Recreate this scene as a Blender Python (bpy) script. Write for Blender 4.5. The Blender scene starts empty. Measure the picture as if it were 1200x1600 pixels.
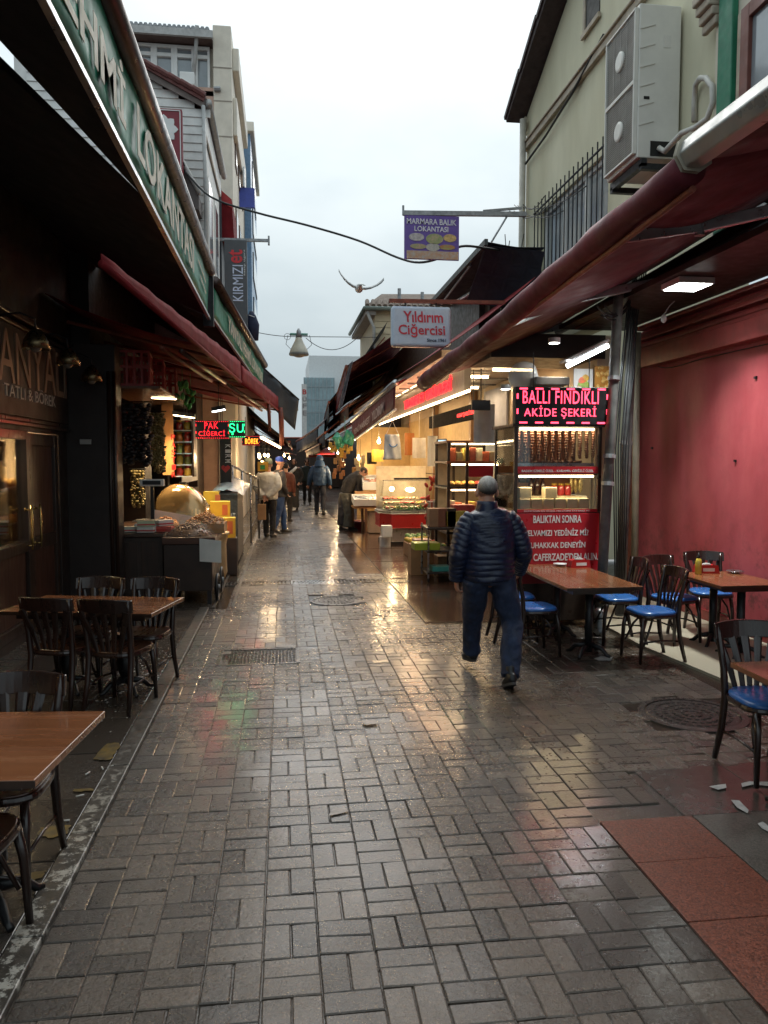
import bpy, bmesh, math, random
from mathutils import Vector, Matrix, noise as mnoise
R = math.radians
rng = random.Random(7)
sc = bpy.context.scene
col = sc.collection

# ------------------------------------------------------------------ camera
CAMH, FPX = 1.70, 1200.0
PITCH = math.atan(80 / FPX)
YAW = math.atan(158 / FPX * math.cos(PITCH))
cam_d = bpy.data.cameras.new('camera')
cam_d.sensor_fit = 'HORIZONTAL'; cam_d.sensor_width = 36; cam_d.lens = 36 * FPX / 1200
cam_d.clip_start = 0.05; cam_d.clip_end = 2000
cam = bpy.data.objects.new('camera', cam_d); col.objects.link(cam)
cam.location = (0, 0, CAMH); cam.rotation_euler = (math.pi / 2 - PITCH, 0, -YAW)
sc.camera = cam

# ------------------------------------------------------------------ sky, sun, exposure
SUN_EL, SUN_AZ = 48.0, 8.0            # degrees; the bright patch of cloud lies ahead over the street
world = bpy.data.worlds.new('World'); sc.world = world; world.use_nodes = True
nt = world.node_tree; nt.nodes.clear()
wo = nt.nodes.new('ShaderNodeOutputWorld'); bg = nt.nodes.new('ShaderNodeBackground')
sky = nt.nodes.new('ShaderNodeTexSky'); sky.sky_type = 'NISHITA'; sky.sun_disc = False
sky.sun_elevation = R(SUN_EL); sky.sun_rotation = R(SUN_AZ); sky.air_density = 1.0; sky.dust_density = 6.0; sky.ozone_density = 1.0
hsv = nt.nodes.new('ShaderNodeHueSaturation'); hsv.inputs['Saturation'].default_value = 0.35
wtc = nt.nodes.new('ShaderNodeTexCoord'); wn = nt.nodes.new('ShaderNodeTexNoise')
wmap = nt.nodes.new('ShaderNodeMapping'); wmap.inputs['Scale'].default_value = (1, 1, 2.2)
wn.inputs['Scale'].default_value = 2.6; wn.inputs['Detail'].default_value = 5; wn.inputs['Roughness'].default_value = 0.5
wr = nt.nodes.new('ShaderNodeValToRGB')
wr.color_ramp.elements[0].position = 0.36; wr.color_ramp.elements[0].color = (4.3, 5.25, 5.7, 1)
wr.color_ramp.elements[1].position = 0.64; wr.color_ramp.elements[1].color = (5.9, 6.75, 7.05, 1)
wm = nt.nodes.new('ShaderNodeMix'); wm.data_type = 'RGBA'; wm.inputs['Factor'].default_value = 0.88
nt.links.new(wtc.outputs['Generated'], wmap.inputs['Vector']); nt.links.new(wmap.outputs['Vector'], wn.inputs['Vector'])
nt.links.new(wn.outputs['Fac'], wr.inputs['Fac'])
nt.links.new(sky.outputs['Color'], hsv.inputs['Color'])
nt.links.new(hsv.outputs['Color'], wm.inputs['A']); nt.links.new(wr.outputs['Color'], wm.inputs['B'])
# overcast distribution: luminance rises from horizon to zenith
wsep = nt.nodes.new('ShaderNodeSeparateXYZ'); nt.links.new(wtc.outputs['Generated'], wsep.inputs[0])
wabs = nt.nodes.new('ShaderNodeMath'); wabs.operation = 'ABSOLUTE'; nt.links.new(wsep.outputs['Z'], wabs.inputs[0])
wcie = nt.nodes.new('ShaderNodeMath'); wcie.operation = 'MULTIPLY_ADD'; wcie.inputs[1].default_value = 1.2 / 1.41; wcie.inputs[2].default_value = 1 / 1.41; nt.links.new(wabs.outputs[0], wcie.inputs[0])
wmul = nt.nodes.new('ShaderNodeVectorMath'); wmul.operation = 'SCALE'; nt.links.new(wm.outputs['Result'], wmul.inputs[0]); nt.links.new(wcie.outputs[0], wmul.inputs['Scale'])
nt.links.new(wmul.outputs['Vector'], bg.inputs['Color']); bg.inputs['Strength'].default_value = 0.10
nt.links.new(bg.outputs['Background'], wo.inputs['Surface'])
sun_d = bpy.data.lights.new('sun', 'SUN'); sun_d.energy = 1.5; sun_d.angle = R(60); sun_d.color = (1, 0.97, 0.93)
sun = bpy.data.objects.new('sun', sun_d); col.objects.link(sun)
sd = Vector((math.sin(R(SUN_AZ)) * math.cos(R(SUN_EL)), math.cos(R(SUN_AZ)) * math.cos(R(SUN_EL)), math.sin(R(SUN_EL))))
sun.rotation_euler = sd.to_track_quat('Z', 'Y').to_euler(); sun.location = sd * 40
sc.view_settings.view_transform = 'Standard'; sc.view_settings.look = 'None'
sc.view_settings.exposure = 0.46; sc.view_settings.gamma = 1.0; sc.view_settings.use_curve_mapping = False
sc.render.engine = 'CYCLES'
sc.cycles.use_denoising = True; sc.cycles.max_bounces = 8; sc.cycles.diffuse_bounces = 3; sc.cycles.glossy_bounces = 4
sc.cycles.transmission_bounces = 6; sc.cycles.transparent_max_bounces = 12
sc.cycles.caustics_reflective = False; sc.cycles.caustics_refractive = False; sc.cycles.sample_clamp_indirect = 4

# ------------------------------------------------------------------ pixel to place (1200 x 1600 photograph)
_f = Vector((math.sin(YAW) * math.cos(PITCH), math.cos(YAW) * math.cos(PITCH), -math.sin(PITCH)))
_r = Vector((math.cos(YAW), -math.sin(YAW), 0)); _u = _r.cross(_f)
def ray(x, y): return _f + _r * ((x - 600) / FPX) - _u * ((y - 800) / FPX)
def G(x, y, z=0.0):
    d = ray(x, y); return Vector((0, 0, CAMH)) + d * ((z - CAMH) / d.z)
def PX(x, y, X):
    d = ray(x, y); return Vector((0, 0, CAMH)) + d * (X / d.x)
def PY(x, y, Y):
    d = ray(x, y); return Vector((0, 0, CAMH)) + d * (Y / d.y)
def PP(x, y, p0, n):
    d = ray(x, y); c = Vector((0, 0, CAMH)); n = Vector(n)
    return c + d * ((Vector(p0) - c).dot(n) / d.dot(n))

# ------------------------------------------------------------------ materials
MATS = {}
def mat(name, color, rough=0.6, metal=0.0, var=0.15, scale=6.0, bump=0.0, bscale=40.0, rvar=0.1, emit=None, estr=0.0, trans=0.0, coat=0.0, alpha=1.0, ior=1.5, stretch=None, spec=0.5, sheen=0.0, sss=0.0, color2=None, detail=5.0, rmap=None):
    if name in MATS: return MATS[name]
    m = bpy.data.materials.new(name); m.use_nodes = True; MATS[name] = m
    t = m.node_tree; p = t.nodes['Principled BSDF']
    c = list(color) + [1]
    tc = t.nodes.new('ShaderNodeTexCoord'); mp = t.nodes.new('ShaderNodeMapping')
    t.links.new(tc.outputs['Object'], mp.inputs['Vector'])
    if stretch: mp.inputs['Scale'].default_value = stretch
    n = t.nodes.new('ShaderNodeTexNoise'); n.inputs['Scale'].default_value = scale; n.inputs['Detail'].default_value = detail; n.inputs['Roughness'].default_value = 0.6
    t.links.new(mp.outputs['Vector'], n.inputs['Vector'])
    rp = t.nodes.new('ShaderNodeValToRGB'); rp.color_ramp.elements[0].position = 0.3; rp.color_ramp.elements[1].position = 0.7
    c2 = color2 or [min(1, x * (1 + var)) for x in color]
    rp.color_ramp.elements[0].color = [x * (1 - var) for x in color] + [1] if not color2 else c
    rp.color_ramp.elements[1].color = list(c2) + [1]
    t.links.new(n.outputs['Fac'], rp.inputs['Fac']); t.links.new(rp.outputs['Color'], p.inputs['Base Color'])
    p.inputs['Metallic'].default_value = metal; p.inputs['IOR'].default_value = ior
    p.inputs['Specular IOR Level'].default_value = spec
    p.inputs['Transmission Weight'].default_value = trans; p.inputs['Coat Weight'].default_value = coat
    p.inputs['Coat Roughness'].default_value = 0.12; p.inputs['Alpha'].default_value = alpha
    p.inputs['Sheen Weight'].default_value = sheen; p.inputs['Subsurface Weight'].default_value = sss
    if rvar > 0:
        mr = t.nodes.new('ShaderNodeMapRange'); mr.inputs['From Min'].default_value = 0.3; mr.inputs['From Max'].default_value = 0.7
        mr.inputs['To Min'].default_value = max(0.02, rough - rvar); mr.inputs['To Max'].default_value = min(1, rough + rvar)
        n2 = t.nodes.new('ShaderNodeTexNoise'); n2.inputs['Scale'].default_value = scale * 1.7; n2.inputs['Detail'].default_value = 3
        t.links.new(mp.outputs['Vector'], n2.inputs['Vector']); t.links.new(n2.outputs['Fac'], mr.inputs['Value']); t.links.new(mr.outputs['Result'], p.inputs['Roughness'])
    else: p.inputs['Roughness'].default_value = rough
    if bump > 0:
        b = t.nodes.new('ShaderNodeBump'); b.inputs['Strength'].default_value = bump; b.inputs['Distance'].default_value = 0.01
        n3 = t.nodes.new('ShaderNodeTexNoise'); n3.inputs['Scale'].default_value = bscale; n3.inputs['Detail'].default_value = 4
        t.links.new(mp.outputs['Vector'], n3.inputs['Vector']); t.links.new(n3.outputs['Fac'], b.inputs['Height']); t.links.new(b.outputs['Normal'], p.inputs['Normal'])
    if emit:
        p.inputs['Emission Color'].default_value = list(emit) + [1]; p.inputs['Emission Strength'].default_value = estr
    return m

def glass(name, tint=(0.9, 0.95, 0.95), rough=0.03, clear=0.88):
    """thin pane: mostly see-through with a fresnel reflection"""
    if name in MATS: return MATS[name]
    m = bpy.data.materials.new(name); m.use_nodes = True; MATS[name] = m
    t = m.node_tree; t.nodes.clear(); o = t.nodes.new('ShaderNodeOutputMaterial')
    tr = t.nodes.new('ShaderNodeBsdfTransparent'); tr.inputs['Color'].default_value = list(tint) + [1]
    gl = t.nodes.new('ShaderNodeBsdfGlossy'); gl.inputs['Roughness'].default_value = rough
    fr = t.nodes.new('ShaderNodeFresnel'); fr.inputs['IOR'].default_value = 1.5
    ad = t.nodes.new('ShaderNodeMath'); ad.operation = 'MULTIPLY_ADD'; ad.inputs[1].default_value = 0.9; ad.inputs[2].default_value = (1 - clear) * 0.2; ad.use_clamp = True
    mx = t.nodes.new('ShaderNodeMixShader')
    t.links.new(fr.outputs['Fac'], ad.inputs[0]); t.links.new(ad.outputs[0], mx.inputs['Fac'])
    t.links.new(tr.outputs[0], mx.inputs[1]); t.links.new(gl.outputs[0], mx.inputs[2]); t.links.new(mx.outputs[0], o.inputs['Surface'])
    return m

def film(name, color=(0.9, 0.92, 0.9), veil=0.05):
    """crinkled clear plastic sheet"""
    if name in MATS: return MATS[name]
    m = bpy.data.materials.new(name); m.use_nodes = True; MATS[name] = m
    t = m.node_tree; t.nodes.clear(); o = t.nodes.new('ShaderNodeOutputMaterial')
    tr = t.nodes.new('ShaderNodeBsdfTransparent'); tr.inputs['Color'].default_value = (0.93, 0.94, 0.93, 1)
    p = t.nodes.new('ShaderNodeBsdfPrincipled'); p.inputs['Base Color'].default_value = list(color) + [1]; p.inputs['Roughness'].default_value = 0.18
    tc = t.nodes.new('ShaderNodeTexCoord'); n = t.nodes.new('ShaderNodeTexNoise'); n.inputs['Scale'].default_value = 14; n.inputs['Detail'].default_value = 4
    b = t.nodes.new('ShaderNodeBump'); b.inputs['Strength'].default_value = 0.6; b.inputs['Distance'].default_value = 0.03
    t.links.new(tc.outputs['Object'], n.inputs['Vector']); t.links.new(n.outputs['Fac'], b.inputs['Height']); t.links.new(b.outputs['Normal'], p.inputs['Normal'])
    mx = t.nodes.new('ShaderNodeMixShader'); mx.inputs['Fac'].default_value = veil
    t.links.new(tr.outputs[0], mx.inputs[1]); t.links.new(p.outputs[0], mx.inputs[2]); t.links.new(mx.outputs[0], o.inputs['Surface'])
    return m

def light_mat(name, color, strength):
    return mat(name, color, rough=0.5, var=0.0, rvar=0, emit=color, estr=strength)

def nodes_of(m): return m.node_tree.nodes, m.node_tree.links, m.node_tree.nodes['Principled BSDF']

def wood(name, dark, light, rough=0.35, axis='Y', scale=5.0, coat=0.15, bump=0.05):
    if name in MATS: return MATS[name]
    st = {'X': (0.12, 1, 1), 'Y': (1, 0.12, 1), 'Z': (1, 1, 0.12)}[axis]
    m = mat(name, dark, rough=rough, scale=scale * 3, stretch=st, color2=light, coat=coat, bump=bump, bscale=60, rvar=0.08, detail=8)
    return m

# ------------------------------------------------------------------ mesh helpers
ORIG = {}
class MB:
    def __init__(self): self.v = []; self.f = []; self.m = []; self.cur = 0
    def add(self, vs, fs):
        o = len(self.v); self.v += [tuple(x) for x in vs]; self.f += [tuple(i + o for i in f) for f in fs]; self.m += [self.cur] * len(fs); return self
    def slot(self, i): self.cur = i; return self
    def box(self, x0, y0, z0, x1, y1, z1):
        if x0 > x1: x0, x1 = x1, x0
        if y0 > y1: y0, y1 = y1, y0
        if z0 > z1: z0, z1 = z1, z0
        v = [(x0, y0, z0), (x1, y0, z0), (x1, y1, z0), (x0, y1, z0), (x0, y0, z1), (x1, y0, z1), (x1, y1, z1), (x0, y1, z1)]
        return self.add(v, [(3, 2, 1, 0), (4, 5, 6, 7), (0, 1, 5, 4), (1, 2, 6, 5), (2, 3, 7, 6), (3, 0, 4, 7)])
    def bar(self, p0, p1, w, h, up=(0, 0, 1)):
        p0, p1 = Vector(p0), Vector(p1); d = (p1 - p0).normalized(); up = Vector(up)
        s = d.cross(up)
        if s.length < 1e-4: s = d.cross(Vector((1, 0, 0)))
        s.normalize(); t = s.cross(d).normalized()
        v = [p + s * a * w / 2 + t * b * h / 2 for p in (p0, p1) for a, b in ((-1, -1), (1, -1), (1, 1), (-1, 1))]
        return self.add(v, [(0, 1, 2, 3), (7, 6, 5, 4), (0, 4, 5, 1), (1, 5, 6, 2), (2, 6, 7, 3), (3, 7, 4, 0)])
    def tube(self, pts, r, n=8, cap=True, lat=None, flat=1.0):
        """swept tube; r number or list; items of r may be (lateral, depth)"""
        pts = [Vector(p) for p in pts]; k = len(pts); rs = r if isinstance(r, (list, tuple)) and len(r) == k else [r] * k
        vs = []; prev = None
        for i, p in enumerate(pts):
            d = (pts[min(i + 1, k - 1)] - pts[max(i - 1, 0)])
            d = d.normalized() if d.length > 1e-9 else Vector((0, 0, 1))
            if lat is not None: s = Vector(lat) - d * d.dot(Vector(lat))
            elif prev is None: s = d.cross(Vector((0, 0, 1))) if abs(d.z) < 0.95 else d.cross(Vector((0, 1, 0)))
            else: s = prev - d * d.dot(prev)
            if s.length < 1e-5: s = d.orthogonal()
            s.normalize(); prev = s; t = d.cross(s)
            ra, rb = rs[i] if isinstance(rs[i], (list, tuple)) else (rs[i], rs[i] * flat)
            vs += [p + s * (math.cos(2 * math.pi * j / n) * ra) + t * (math.sin(2 * math.pi * j / n) * rb) for j in range(n)]
        fs = [(i * n + j, i * n + (j + 1) % n, (i + 1) * n + (j + 1) % n, (i + 1) * n + j) for i in range(k - 1) for j in range(n)]
        if cap: fs += [tuple(range(n - 1, -1, -1)), tuple((k - 1) * n + j for j in range(n))]
        return self.add(vs, fs)
    def cyl(self, p0, p1, r0, r1=None, n=12): return self.tube([p0, p1], [r0, r0 if r1 is None else r1], n)
    def lathe(self, prof, c=(0, 0, 0), n=16, cap=True):
        c = Vector(c); vs = [c + Vector((r * math.cos(2 * math.pi * j / n), r * math.sin(2 * math.pi * j / n), z)) for r, z in prof for j in range(n)]
        k = len(prof); fs = [(i * n + j, i * n + (j + 1) % n, (i + 1) * n + (j + 1) % n, (i + 1) * n + j) for i in range(k - 1) for j in range(n)]
        if cap: fs += [tuple(range(n - 1, -1, -1)), tuple((k - 1) * n + j for j in range(n))]
        return self.add(vs, fs)
    def ell(self, c, r, n=12, m=8, rot=None):
        c = Vector(c); rx, ry, rz = r if isinstance(r, (list, tuple)) else (r, r, r)
        vs = []
        for i in range(1, m):
            a = math.pi * i / m
            for j in range(n):
                b = 2 * math.pi * j / n; vs.append(Vector((rx * math.sin(a) * math.cos(b), ry * math.sin(a) * math.sin(b), rz * math.cos(a))))
        vs += [Vector((0, 0, rz)), Vector((0, 0, -rz))]
        if rot is not None: vs = [rot @ v for v in vs]
        vs = [c + v for v in vs]; T, B = len(vs) - 2, len(vs) - 1
        fs = [(i * n + j, (i + 1) * n + j, (i + 1) * n + (j + 1) % n, i * n + (j + 1) % n) for i in range(m - 2) for j in range(n)]
        fs += [(T, j, (j + 1) % n) for j in range(n)] + [(B, (m - 2) * n + (j + 1) % n, (m - 2) * n + j) for j in range(n)]
        return self.add(vs, fs)
    def prism(self, poly, vec):
        """closed polygon (3-D points, any plane) pushed along vec"""
        poly = [Vector(p) for p in poly]; vec = Vector(vec); n = len(poly)
        nrm = Vector((0, 0, 0))
        for i in range(n): nrm += poly[i].cross(poly[(i + 1) % n])
        if nrm.dot(vec) > 0: poly = poly[::-1]
        v = poly + [p + vec for p in poly]
        return self.add(v, [tuple(range(n)), tuple(range(2 * n - 1, n - 1, -1))] + [(i, n + i, n + (i + 1) % n, (i + 1) % n)[::-1] for i in range(n)])
    def quad(self, a, b, c, d): return self.add([a, b, c, d], [(0, 1, 2, 3)])
    def sheet(self, a, b, c, d, nu, nv, fn=None, thick=0.0):
        """a-b-c-d corner patch, nu x nv cells, fn(u,v)->offset vector; doubled when thick"""
        a, b, c, d = map(Vector, (a, b, c, d)); nr = (b - a).cross(d - a)
        nr = nr.normalized() if nr.length > 0 else Vector((0, 0, 1))
        P = []
        for j in range(nv + 1):
            for i in range(nu + 1):
                u, w = i / nu, j / nv
                p = a.lerp(b, u).lerp(d.lerp(c, u), w)
                if fn: p = p + Vector(fn(u, w))
                P.append(p)
        F = [(j * (nu + 1) + i, j * (nu + 1) + i + 1, (j + 1) * (nu + 1) + i + 1, (j + 1) * (nu + 1) + i) for j in range(nv) for i in range(nu)]
        if not thick: return self.add(P, F)
        N = len(P); Q = P + [p - nr * thick for p in P]; F2 = F + [tuple(N + k for k in f[::-1]) for f in F]
        edge = [i for i in range(nu + 1)] + [j * (nu + 1) + nu for j in range(1, nv + 1)] + [nv * (nu + 1) + i for i in range(nu - 1, -1, -1)] + [j * (nu + 1) for j in range(nv - 1, 0, -1)]
        for q in range(len(edge)):
            e0, e1 = edge[q], edge[(q + 1) % len(edge)]; F2.append((e1, e0, N + e0, N + e1))
        return self.add(Q, F2)
    def mesh(self, name, smooth=False):
        me = bpy.data.meshes.new(name); me.from_pydata(self.v, [], self.f)
        if any(self.m): me.polygons.foreach_set('material_index', self.m)
        if smooth: me.polygons.foreach_set('use_smooth', [True] * len(self.f))
        me.update(); return me
    def build(self, name, m, parent=None, smooth=False, bevel=0.0, local=False, seg=2, autos=None):
        if parent is not None and not local:
            o = ORIG.get(parent.name, (0, 0, 0)); self.v = [(x - o[0], y - o[1], z - o[2]) for x, y, z in self.v]
        me = self.mesh(name, smooth)
        for q in (m if isinstance(m, (list, tuple)) else [m]): me.materials.append(q)
        ob = bpy.data.objects.new(name, me); col.objects.link(ob)
        if parent is not None:
            ob.parent = parent; ORIG[ob.name] = ORIG.get(parent.name, (0, 0, 0))
        if bevel:
            b = ob.modifiers.new('bevel', 'BEVEL'); b.width = bevel; b.segments = seg; b.limit_method = 'ANGLE'; b.angle_limit = R(40)
        return ob

def tag(o, label=None, cat=None, group=None, kind=None):
    if label: o['label'] = label
    if cat: o['category'] = cat
    if group: o['group'] = group
    if kind: o['kind'] = kind
    return o
def thing(name, label, cat, loc=(0, 0, 0), rz=0.0, group=None):
    o = bpy.data.objects.new(name, None); col.objects.link(o); o.empty_display_size = 0.2
    o.location = loc; o.rotation_euler = (0, 0, rz); ORIG[o.name] = tuple(loc)
    return tag(o, label, cat, group)
def struct(o): o['kind'] = 'structure'; return o
def copy_tree(o, loc=None, rz=None, label=None, parent=None):
    c = o.copy(); col.objects.link(c)
    if parent is not None: c.parent = parent
    if loc is not None: c.location = loc
    if rz is not None: c.rotation_euler = (0, 0, rz)
    if label: c['label'] = label
    for ch in list(o.children): copy_tree(ch, parent=c)
    return c

_fonts = {}
def text_mesh(body, bold=False, spacing=1.0):
    cu = bpy.data.curves.new('lettering', 'FONT'); cu.body = body; cu.size = 1; cu.extrude = 0.0; cu.resolution_u = 3
    cu.space_character = spacing
    if bold: cu.offset = 0.018 if bold is True else bold
    o = bpy.data.objects.new('lettering', cu)
    me = bpy.data.meshes.new_from_object(o)
    vs = [v.co.copy() for v in me.vertices]; fs = [tuple(p.vertices) for p in me.polygons]
    bpy.data.objects.remove(o); bpy.data.curves.remove(cu); bpy.data.meshes.remove(me)
    return vs, fs
def lettering(body, origin, xd, yd, w, h, m, parent, depth=0.006, bold=True, name='lettering', shear=0.0, local=False, spacing=1.0):
    """letters filling a w x h box whose lower-left corner is origin; xd, yd = reading direction and up"""
    vs, fs = text_mesh(body, bold, spacing)
    if not vs: return None
    x0 = min(v.x for v in vs); x1 = max(v.x for v in vs); y0 = min(v.y for v in vs); y1 = max(v.y for v in vs)
    xd, yd, o = Vector(xd), Vector(yd), Vector(origin); nz = xd.cross(yd).normalized()
    def T(v, z):
        u = (v.x - x0) / (x1 - x0) * w; q = (v.y - y0) / (y1 - y0) * h
        return o + xd * (u + shear * q) + yd * q + nz * z
    n = len(vs); b = MB()
    P = [T(v, depth) for v in vs] + [T(v, 0) for v in vs]
    cnt = {}
    for f in fs:
        for i in range(len(f)): cnt.setdefault((f[i], f[(i + 1) % len(f)]), 0); cnt[(f[i], f[(i + 1) % len(f)])] += 1
    F = list(fs) + [(bq, a, a + n, bq + n) for (a, bq) in cnt if (bq, a) not in cnt]
    b.add(P, F)
    if h < 0.085: return b.build(name, m, parent, local=local)
    par = list(range(len(P)))            # large lettering: one object for each letter
    def fd(i):
        while par[i] != i: par[i] = par[par[i]]; i = par[i]
        return i
    for f in F:
        for i in f[1:]: par[fd(i)] = fd(f[0])
    isl = {}
    for i in range(n): isl.setdefault(fd(i), []).append(vs[i].x - shear * h / w * vs[i].y)
    spans = sorted([[min(x), max(x), [k]] for k, x in isl.items()]); out = []
    for s in spans:
        if out and s[0] < out[-1][1] - 0.02: out[-1][1] = max(out[-1][1], s[1]); out[-1][2] += s[2]
        else: out.append(s)
    for s in out:
        ids = [i for i in range(len(P)) if fd(i) in s[2]]; mp = {a: k for k, a in enumerate(ids)}
        MB().add([P[i] for i in ids], [tuple(mp[i] for i in f) for f in F if f[0] in mp]).build('letter', m, parent, local=local)

def lamp(name, kind, energy, loc, parent, color=(1, 0.82, 0.6), size=0.1, size_y=None, rot=None):
    d = bpy.data.lights.new(name, kind); d.energy = energy; d.color = color
    if kind == 'AREA':
        d.size = size
        if size_y: d.shape = 'RECTANGLE'; d.size_y = size_y
    else: d.shadow_soft_size = size
    o = bpy.data.objects.new(name, d); col.objects.link(o)
    if parent is not None:
        q = ORIG.get(parent.name, (0, 0, 0)); o.parent = parent; o.location = Vector(loc) - Vector(q)
    else: o.location = loc
    if rot: o.rotation_euler = rot
    return o
def arc(c, r, a0, a1, n, ax=(1, 0, 0), ay=(0, 0, 1)):
    c, ax, ay = Vector(c), Vector(ax), Vector(ay)
    return [c + ax * r * math.cos(a0 + (a1 - a0) * i / n) + ay * r * math.sin(a0 + (a1 - a0) * i / n) for i in range(n + 1)]
def hang(a, b, sag, n=14):
    a, b = Vector(a), Vector(b)
    return [a.lerp(b, i / n) - Vector((0, 0, sag * 4 * (i / n) * (1 - i / n))) for i in range(n + 1)]
def smoothp(ps, n=5):
    out = []
    for i in range(len(ps) - 1):
        p0, p1, p2, p3 = ps[max(0, i - 1)], ps[i], ps[i + 1], ps[min(len(ps) - 1, i + 2)]
        for j in range(n):
            t = j / n; out.append(.5 * ((2 * p1) + (p2 - p0) * t + (2 * p0 - 5 * p1 + 4 * p2 - p3) * t * t + (3 * p1 - p0 - 3 * p2 + p3) * t ** 3))
    return out + [ps[-1]]
XP, YP, ZP = Vector((1, 0, 0)), Vector((0, 1, 0)), Vector((0, 0, 1)); YN = -YP

# shared materials
M_maroon = mat('awning_maroon', (0.115, 0.014, 0.023), rough=0.66, spec=0.35, var=0.35, scale=3, bump=0.35, bscale=14, rvar=0.15)
M_red_awn = mat('awning_red', (0.17, 0.014, 0.018), rough=0.8, var=0.3, scale=3, bump=0.3, bscale=12, spec=0.15)
M_black_awn = mat('awning_black', (0.020, 0.020, 0.023), rough=0.75, var=0.3, scale=4, bump=0.1)
M_grey_awn = mat('awning_grey', (0.045, 0.055, 0.065), rough=0.6, var=0.25, scale=4, bump=0.1)
M_navy_awn = mat('awning_navy', (0.020, 0.023, 0.038), rough=0.7, var=0.3, scale=4, bump=0.1)
M_green = mat('valance_green', (0.008, 0.22, 0.135), rough=0.5, var=0.18, scale=5, bump=0.08, bscale=30)
M_cream_let = mat('letter_cream', (0.62, 0.61, 0.50), rough=0.6, var=0.12)
M_white = mat('white_paint', (0.72, 0.73, 0.72), rough=0.45, var=0.08, scale=4)
M_alu = mat('aluminium', (0.55, 0.56, 0.57), rough=0.35, metal=0.9, var=0.1, scale=10)
M_steel = mat('steel', (0.42, 0.43, 0.44), rough=0.3, metal=1.0, var=0.15, scale=10)
M_galv = mat('galvanised', (0.30, 0.31, 0.32), rough=0.5, metal=0.7, var=0.3, scale=12)
M_dark_metal = mat('dark_metal', (0.03, 0.03, 0.033), rough=0.45, metal=0.6, var=0.3, scale=12)
M_black = mat('black_plastic', (0.007, 0.007, 0.008), rough=0.4, var=0.3)
M_brown_tube = mat('brown_tube', (0.045, 0.022, 0.018), rough=0.35, metal=0.2, var=0.3, scale=8)
M_rust_tube = mat('primer_tube', (0.22, 0.055, 0.03), rough=0.55, var=0.3, scale=10)
M_dark_wood = wood('dark_wood', (0.012, 0.006, 0.004), (0.04, 0.018, 0.010), rough=0.35, axis='Z')
M_chair_wood = wood('chair_wood', (0.010, 0.005, 0.004), (0.030, 0.012, 0.008), rough=0.3, axis='Z', coat=0.35)
M_glass = glass('clear_glass')
M_cable = mat('cable_black', (0.010, 0.010, 0.011), rough=0.5, var=0.2)
M_cable_grey = mat('cable_grey', (0.25, 0.25, 0.24), rough=0.6, var=0.2)
M_red_plastic = mat('red_plastic', (0.42, 0.018, 0.018), rough=0.35, var=0.12)
M_paper = mat('paper', (0.62, 0.61, 0.57), rough=0.8, var=0.08)
M_cardboard = mat('cardboard', (0.36, 0.20, 0.09), rough=0.8, var=0.15)
M_yellow = mat('yellow_print', (0.42, 0.26, 0.02), rough=0.5, var=0.15)
M_warm_tube = light_mat('tube_warm', (1.0, 0.72, 0.40), 11.0)
M_white_tube = light_mat('tube_white', (0.92, 0.97, 1.0), 9.0)
M_bulb = light_mat('bulb_warm', (1.0, 0.70, 0.36), 20.0)
M_red_led = light_mat('led_red', (1.0, 0.02, 0.03), 1.7)
M_green_led = light_mat('led_green', (0.02, 1.0, 0.28), 2.2)
M_film = film('plastic_film')
M_bag = film('bag_film', veil=0.6)
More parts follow.
